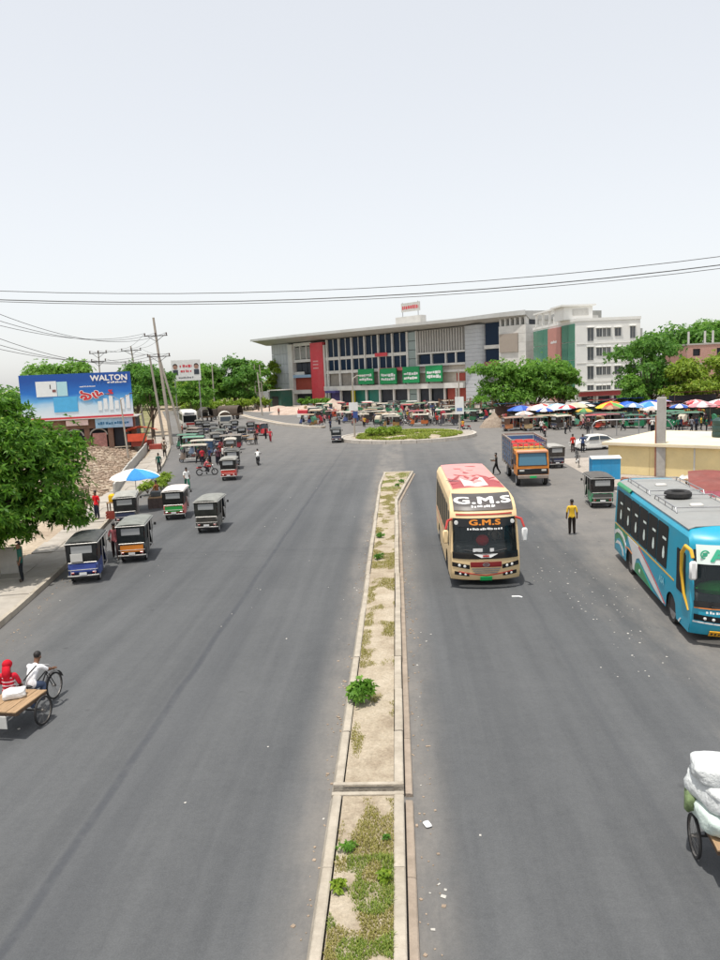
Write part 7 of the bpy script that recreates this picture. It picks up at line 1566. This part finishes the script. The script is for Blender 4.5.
for i in range(44):
    for _t in range(80):
        y = _q.uniform(134, 176); x = _q.uniform(-20, 32)
        if (x+37)*.705+(y-222.8)*.718 < -9 and (x+37)*.705+(y-222.8)*.718 > -40 and not (y < 146 and x > 6) and all((x-a)**2+(y-b)**2 > 4.2 for a, b in far_used+used_): break
    else: continue
    far_used.append((x, y)); nm, hc = hn[i % 7]; bc = _q.choice(['#7A3A34', '#2E5A4A', '#3A3A40', '#8A6A3A', '#3A4A78']); a_ = R(_q.uniform(50, 125)*_q.choice((1, -1)))
    if i % 4 == 3: dup(CNG, (x, y, 0), a_, 'green auto rickshaw in the far rows before the market building', 'far rows of auto rickshaws')
    elif i % 2: dup(RK, (x, y, 0), a_, nm+' hooded rickshaw in the far rows before the market building', 'far rows of rickshaws', {M_hood: cloth('hood_'+hc, hc), M_rkbody: paint('rkb_'+bc, bc)})
    else: eb((x, y), a_, nm+' roofed easy bike in the far rows before the market building', bc, hc, '#332F2B', None, 'far rows of easy bikes')
for i in range(30):
    nm, c_ = pc[i % 8]; y = _q.uniform(136, 174); x = _q.uniform(-18, 26)
    if (x+37)*.705+(y-222.8)*.718 > -7: continue
    person(['stand', 'walk', 'akimbo'][i % 3], (x, y), R(_q.uniform(0, 360)), c_, '#2C2B30', 'person in '+nm+' in the far crowd before the market building', 'far crowd')
mk_used = []
for i in range(20):
    for _t in range(60):
        x = _q.uniform(15, 46); y = 101-(x-14)*.32+_q.uniform(-9, 0)
        if y > 74 + max(0, (x-20))*.3 and all((x-a)**2+(y-b)**2 > 5.5 for a, b in mk_used): break
    mk_used.append((x, y)); nm, hc = hn[(i*2) % 7]; a_ = R(_q.uniform(55, 125)*_q.choice((1, -1)))
    if i % 3 == 0: dup(RK, (x, y, 0), a_, nm+' hooded rickshaw jammed before the market stalls', 'jam before the market', {M_hood: cloth('hood_'+hc, hc)})
    elif i % 3 == 1: dup(CNG, (x, y, 0), a_, 'green auto rickshaw jammed before the market stalls', 'jam of auto rickshaws')
    else: eb((x, y), a_, nm+' roofed easy bike jammed before the market stalls', '#4A4440', hc, '#302C2A', None, 'jam of easy bikes')
for i in range(22):
    nm, c_ = pc[(i*5) % 8]; x = _q.uniform(16, 44); y = 98-(x-14)*.32+_q.uniform(-10, 0)
    person(['walk', 'stand', 'akimbo'][i % 3], (x, y), R(_q.uniform(0, 360)), c_, '#2C2B30', 'person in '+nm+' threading through the jam before the market', 'people in the jam')
for i in range(12):
    x = 17+i*2.7+_q.uniform(-.6, .6); y = 99.5-(x-14)*.2+_q.uniform(-2.5, 2); cc = [['#D8D2CC', '#B8A8A0'], ['#3F5FA8', '#D8D4CE'], ['#B04048', '#D9CFC6'], ['#C7A24A', '#5A8A5A'], ['#8A6A58', '#A88A70'], ['#6A8AB0', '#C2CCD4']][i % 6]
    umbrella(['grey white', 'navy and white', 'dull red', 'mustard and green', 'brown', 'steel blue'][i % 6]+' small parasol jumbled into the front of the market row', (x, y, 0), cc, 1.25, 2.2+.3*(i % 3), 'small market parasols')
UX = [((17.4, 103.6, 0), ['#3A5AA8', '#5A78C0'], 'small blue parasol at the left of the market row'), ((20.8, 106, 0), ['#C84A44', '#E2D8CE'], 'red and cream parasol behind the pale blue one'), ((26.8, 107, 0), ['#D8D2CA', '#BFC9D2'], 'off white parasol behind the tan one'), ((30.4, 105.4, 0), ['#C9403A', '#D8B23A'], 'red and yellow parasol behind the yellow one'), ((36.2, 100.4, 0), ['#D0C8C4', '#B06A70'], 'dusty white and rose parasol before the indigo one'), ((40.0, 100.2, 0), ['#C86A70', '#E0D4D0'], 'rose parasol right of the pillar, second row'), ((42.8, 99.0, 0), ['#E4E0DC', '#D4CFCB'], 'plain white parasol right of the rose one'), ((46.6, 97.4, 0), ['#B84048', '#D8CECA'], 'crimson and white parasol near the right edge'), ((48.8, 95.6, 0), ['#DCD6D4', '#CFC2C4'], 'pale parasol at the far right edge')]
for loc, c_, lb in UX: umbrella(lb, loc, c_, 1.9, 2.7)
RP = [((8.6, 95.8), '#D8A040', 'man in orange yellow at the right end of the island', 'sit'), ((-1.2, 115.2), '#D6D2CA', 'man in white behind the middle of the island', 'stand'), ((2.8, 111.8), '#7A2E38', 'man in maroon behind the island', 'walk'), ((-6.9, 126.6), '#3F4A78', 'man in blue by the lamp pole', 'stand'), ((3.2, 116.5), '#C8343C', 'man in bright red among the rickshaws', 'stand'), ((7.4, 110.4), '#B9A89A', 'man in tan near the right end of the row', 'walk'), ((6.0, 108.6), '#C24038', 'man in red before the white hooded rickshaw', 'akimbo'), ((-3.6, 115.4), '#5A5048', 'dark dressed man before the row', 'stand'), ((.4, 112.6), '#2E3446', 'man in navy before the row', 'walk'), ((-7.4, 90.2, 1.0), '#C85A52', 'head and shoulders of a passenger in red above the small dark easy bike', 'none')]
for i, (loc, c_, lb, pz) in enumerate(RP):
    if pz == 'none': continue
    person(pz, (loc[0], loc[1], .35 if pz == 'sit' else 0), R(53*i+20), c_, '#2B2B30', lb)
dup(MO, (5.0, 109.6, 0), R(80), 'motorcycle parked before the white hooded rickshaw', None, {M_moto: M_black}); dup(MO, (1.4, 110.8, 0), R(70), 'silver motorcycle parked behind the middle of the island', None, {M_moto: M_steel}); dup(MO, (8.7, 95.4, 0), R(85), 'small motorcycle under the man in orange yellow', None)

# ================================================================== TREES AND PLANTS
def leaf_mesh(name, blobs, n_ros, per, ll, lw, mat, seed, droop=.35, shell=.55):
    rg = np.random.default_rng(seed); bl = np.array([(*b[0], *(b[1] if hasattr(b[1], '__len__') else (b[1],)*3)) for b in blobs], float)
    wts = (bl[:, 3]*bl[:, 4]); wts /= wts.sum(); idx = rg.choice(len(bl), n_ros, p=wts); u = rg.normal(size=(n_ros, 3)); u /= np.linalg.norm(u, axis=1)[:, None]; u[:, 2] = np.where(u[:, 2] < -.3, -u[:, 2]*.5, u[:, 2])
    rad = shell + (1-shell)*rg.random(n_ros)**.6; rad *= (1+.16*rg.normal(size=n_ros)).clip(.7, 1.35)
    c = bl[idx, :3] + u*rad[:, None]*bl[idx, 3:]
    ax = u*.8 + rg.normal(size=(n_ros, 3))*.35 + np.array([0, 0, .35]); ax /= np.linalg.norm(ax, axis=1)[:, None]
    C_ = np.repeat(c, per, 0); A_ = np.repeat(ax, per, 0); N = len(C_)
    d = rg.normal(size=(N, 3)); d -= (d*A_).sum(1)[:, None]*A_; d /= np.linalg.norm(d, axis=1)[:, None]; d = d*.9 + A_*rg.uniform(-.1, .6, N)[:, None]; d[:, 2] -= droop*rg.random(N); d /= np.linalg.norm(d, axis=1)[:, None]
    sd = np.cross(d, A_ + rg.normal(size=(N, 3))*.3); sd /= np.linalg.norm(sd, axis=1)[:, None] + 1e-9
    L_ = (ll*rg.uniform(.6, 1.3, N))[:, None]; W_ = (lw*rg.uniform(.7, 1.3, N))[:, None]
    v0 = C_; v1 = C_+d*L_*.45+sd*W_; v3 = C_+d*L_*.45-sd*W_; v2 = C_+d*L_; v2 = v2.copy(); v2[:, 2] -= .12*L_[:, 0]
    V = np.stack([v0, v1, v2, v3], 1).reshape(-1, 3); me = bpy.data.meshes.new(name)
    me.vertices.add(N*4); me.vertices.foreach_set('co', V.ravel()); me.loops.add(N*4); me.loops.foreach_set('vertex_index', np.arange(N*4)); me.polygons.add(N); me.polygons.foreach_set('loop_start', np.arange(0, N*4, 4)); me.polygons.foreach_set('loop_total', np.full(N, 4)); me.materials.append(mat); me.update(calc_edges=True); return me
M_bark = mk('bark', (.13, .095, .07), .9, .3, 4, bump=.6)
LM = dict(mango=leafmat('leaf_mango', (.05, .145, .015), (.15, .34, .03), .5, (.36, .52, .08)), deep=leafmat('leaf_deep', (.075, .20, .035), (.165, .35, .055), .55, (.24, .42, .07)), mid=leafmat('leaf_mid', (.105, .245, .035), (.215, .42, .06), .55, (.30, .48, .09)), yell=leafmat('leaf_yellow', (.16, .26, .025), (.28, .40, .04), .45, (.42, .45, .08)))
def tree(label, loc, h, r, kind, seed, n_ros, per, ll, lw, blobs=None, trunk=.2, group=None, nb=9, squash=.75, low=.45):
    t = thing('tree', label, 'tree', loc, 0, group); rg = random.Random(seed)
    if blobs is None:
        blobs = []
        for i in range(nb):
            a = rg.uniform(0, 6.28); q = rg.uniform(.15, .74)*r; z = h*low + (h*(1-low))*rg.uniform(.16, .86); s = r*rg.uniform(.22, .46); blobs.append(((q*math.cos(a), q*math.sin(a), min(z, h-s*squash)), (s, s, s*squash)))
        blobs.append(((0, 0, h-r*.42), (r*.5, r*.5, r*.42)))
    tm = MB(); zc = h*low; tm.tube([(0, 0, -.1), (rg.uniform(-.1, .1), 0, zc*.5), (rg.uniform(-.2, .2), rg.uniform(-.2, .2), zc), (0, 0, h*.75)], [trunk*1.25, trunk, trunk*.75, trunk*.2], 8)
    for b in blobs:
        p = Vector(b[0]); tm.tube([(0, 0, zc*rg.uniform(.7, 1.05)), p*.55+Vector((0, 0, zc*.35)), p], [trunk*.5, trunk*.3, trunk*.08], 5)
    tm.build('trunk', M_bark, t, True); link('crown', leaf_mesh('crown', blobs, n_ros, per, ll, lw, LM[kind], seed), t); return t
mb_ = [((-.2, 0, 6.1), (2.5, 2.5, 1.9)), ((-1.3, .2, 7.2), (1.7, 1.7, 1.4)), ((.9, .2, 7.0), (1.0, 1.0, .9)), ((1.6, -.6, 5.2), (2.0, 2.0, 1.6)), ((-1.4, -.8, 5.4), (2.2, 2.2, 1.7)), ((2.6, .3, 3.9), (1.6, 1.7, 1.3)), ((.6, -1.9, 3.8), (2.0, 1.8, 1.4)), ((-1.9, -1.4, 3.6), (1.9, 1.8, 1.3)), ((2.9, -.6, 2.9), (1.2, 1.2, .95)), ((1.4, -2.2, 2.7), (1.3, 1.2, .9)), ((.4, 1.5, 4.8), (2.2, 2.0, 1.8)), ((-2.6, .8, 5.0), (2.0, 2.0, 1.8)), ((2.5, 1.5, 5.0), (1.5, 1.5, 1.3)), ((-.2, -2.4, 2.6), (1.5, 1.3, 1.0)), ((-1.9, -2.0, 2.4), (1.5, 1.4, 1.0)), ((.4, 1.2, 2.6), (1.8, 1.6, 1.1)), ((2.2, 1.6, 2.6), (1.4, 1.4, 1.0)), ((-1.2, -2.8, 1.7), (1.2, 1.0, .9)), ((.5, -2.9, 1.9), (.9, .8, .7)), ((3.3, .4, 2.2), (.9, .9, .7)), ((-.6, -1.0, 1.6), (1.6, 1.4, .9)), ((1.3, -.8, 1.9), (1.2, 1.2, .8))]
tree('big dark green mango tree with glossy leaves at the left edge', (-17.5, 29.6, 0), 8.8, 4, 'mango', 3, 9000, 9, .27, .042, mb_, .24)
tree('mid green tree behind the billboard at the left edge', (-44, 97, 0), 11.5, 5.5, 'mid', 5, 1500, 5, .55, .13)
tree('bushy tree right of the billboard behind the poles', (-36.6, 108, 0), 10.8, 4.2, 'deep', 6, 1500, 5, .5, .12, low=.25); tree('shaggy tree between the billboard and the tall pole', (-41.5, 116, 0), 11.5, 4.5, 'deep', 7, 1500, 5, .55, .13, low=.3); tree('paler tree behind the white advert board', (-37.0, 131, 0), 10.2, 5, 'mid', 8, 1500, 5, .55, .13, low=.2)
FT = [(-56, 205, 13.2, 5.5, 'mid', 'tree left of the far row above the white bus'), (-50.5, 198, 12.5, 5.2, 'mid', 'rounded tree in the far left row beside the advert board'), (-45, 203, 14.8, 5.0, 'deep', 'tallest dark tree of the far left row'), (-41.0, 196, 12.0, 4.2, 'deep', 'dark tree right of the tallest of the far left row'), (-40.5, 214, 13.6, 5.0, 'mid', 'tree behind the pair of slim poles'), (-36, 222, 13.5, 4.2, 'yell', 'yellowish tree touching the market building'), (-63, 215, 12.5, 6, 'deep', 'dark tree behind the tall power pole'), (-75, 225, 13, 7, 'deep', 'broad dark tree far behind the billboard'), (-54, 186, 8.5, 4, 'yell', 'low yellowish tree in front of the far left row')]
for i, (x, y, h, r, k_, lb) in enumerate(FT): tree(lb, (x, y, 0), h, r*1.1, k_, 20+i, 1700, 5, .75, .2, low=.08, nb=18)
RT = [(16.8, 118, 9.2, 4.6, 'mid', 'rounded tree before the grey tower'), (22.2, 119.5, 9.8, 5.0, 'mid', 'wide tree before the green netting'), (26.0, 117.5, 8.4, 3.2, 'mid', 'tree at the left of the white office block'), (38.8, 114, 12.4, 5.2, 'deep', 'large dark tree right of the white office block'), (41.8, 109, 8.2, 3.2, 'yell', 'small yellowish tree before the large dark one'), (49.5, 116, 9.0, 4.0, 'yell', 'yellow green tree at the right edge'), (34.6, 110, 6.2, 2.0, 'mid', 'slim tree before the white office block')]
for i, (x, y, h, r, k_, lb) in enumerate(RT): tree(lb, (x, y, 0), h, r*1.15, k_, 40+i, 2100, 6, .5, .12, low=.16, nb=22)
tree('dense dark tree rising behind the brick building', (64, 172, 0), 16.5, 9.5, 'deep', 50, 2200, 5, .8, .22, low=.3); tree('mid green tree far right behind the brick building', (78, 176, 0), 17, 9, 'mid', 51, 2000, 5, .8, .22, low=.3)
fwb = []
_rg = random.Random(5)
for i in range(150):
    if i < 85: x = _rg.uniform(-190, -36); y = 245 + _rg.uniform(-22, 30) + max(0, (x+80))*.15
    else: x = _rg.uniform(58, 170); y = 205 + _rg.uniform(-10, 35)
    h = _rg.uniform(5, 9.5); fwb.append(((x, y, h*.5), (_rg.uniform(4, 7), _rg.uniform(4, 6), h*.55)))
tag(link('far_wood', leaf_mesh('far_wood', fwb, 9000, 5, 1.3, .38, LM['deep'], 77, shell=.75)), 'low band of distant green woodland behind the far trees and buildings', 'woodland', kind='stuff')
def bush(label, loc, r, h, kind, seed, n_ros=60, per=6, ll=.16, lw=.035, name='bush', cat='plant'):
    t = thing(name, label, cat, loc); rg = random.Random(seed); bl = [((rg.uniform(-.4, .4)*r, rg.uniform(-.4, .4)*r, h*rg.uniform(.4, .7)), (r*.6, r*.6, h*.4)) for i in range(5)]
    s = MB()
    for b in bl: s.tube([(0, 0, -.02), Vector(b[0])*.6, b[0]], [.012*r/.3, .01*r/.3, .004], 4)
    s.build('stem', M_bark, t); link('foliage', leaf_mesh('foliage', bl, n_ros, per, ll, lw, LM[kind], seed, shell=.2), t)
bush('leafy green weed growing over the left kerb of the median', (-1.08, 16.1, .235), .36, .55, 'mid', 60, 90, 6, .17, .045); bush('small dark weed by the left median kerb in the foreground', (-1.12, 9.85, .235), .15, .16, 'yell', 61, 34, 5, .08, .025); bush('fine leaved weed on the median just before the gap', (-1.05, 10.75, .235), .17, .15, 'mid', 62, 40, 5, .06, .02); bush('bright weed by the right median kerb in the foreground', (-.42, 10.05, .235), .14, .17, 'yell', 63, 30, 5, .08, .025); bush('tiny weed tuft right of the near median centre', (-.42, 11.0, .235), .07, .09, 'deep', 64, 12, 5, .05, .018)
for i, (y, x, lb) in enumerate(((33.5, -1.0, 'small weed on the median level with the cream bus front'), (29.5, -.95, 'small weed on the median before the cream bus'), (50.8, .2, 'dark tuft of weeds near the far tip of the median'), (49.0, -.1, 'dark tuft of weeds just before the far tip of the median'))): bush(lb, (x, y, .235), .22, .22, 'deep', 70+i, 40, 5, .1, .03)
for i in range(7): a = i*.9; bush('yellow green ornamental shrub on the left half of the roundabout', (RC.x-3.0+1.5*math.cos(a), RC.y-2.2+1.2*math.sin(a), .55), .8, 1.0, 'yell', 80+i, 90, 6, .28, .06); COL.objects[-3]['group'] = 'shrubs on the roundabout'
for i, (x, y) in enumerate(((-17.3, 51.8), (-17.6, 53.4), (-18.0, 55.0), (-17.9, 50.6))): bush('yellowish roadside shrub beside the left pavement near the parasol', (x, y, .15), .7, .9, 'yell', 90+i, 90, 6, .26, .05); COL.objects[-3]['group'] = 'shrubs by the parasol'
for i in range(5): bush('low green shrub before the red shop of the market building', (-26.5+i*2.0, 205-i*2.0, 0), 1.5, 2.3, 'mid', 100+i, 120, 5, .5, .14); COL.objects[-3]['group'] = 'shrubs before the market building'
for i in range(9): bush('low yellow green roadside bush below the far left trees', (-50.5+i*1.9, 176+i*2.6, 0), 2.0, 3.2, 'yell', 120+i, 170, 5, .55, .16); COL.objects[-3]['group'] = 'bushes below the far left trees'
# prototypes stay out of the scene
def remove_tree(o):
    for c in TREE(o): remove_tree(c)
    bpy.data.objects.remove(o)
for o in list(PROTO.values()) + [EB, CNG, RK, MO, BI]: remove_tree(o)

# same-looking things of one crowd: say which one, counted from the left as seen from the road
_by = {}
for o in COL.objects:
    if o.parent is None and o.get('label') and o.get('group') and o.get('category') not in ('sack', 'cable', 'sheet'): _by.setdefault(o['label'], []).append(o)
_ord = ['first', 'second', 'third', 'fourth', 'fifth', 'sixth', 'seventh', 'eighth', 'ninth', 'tenth', 'eleventh', 'twelfth']
for lb, os_ in _by.items():
    if 1 < len(os_) <= 12:
        for k_, o in enumerate(sorted(os_, key=lambda q: q.location.x/max(1, q.location.y))): o['label'] = lb + ', ' + _ord[k_] + ' from left'
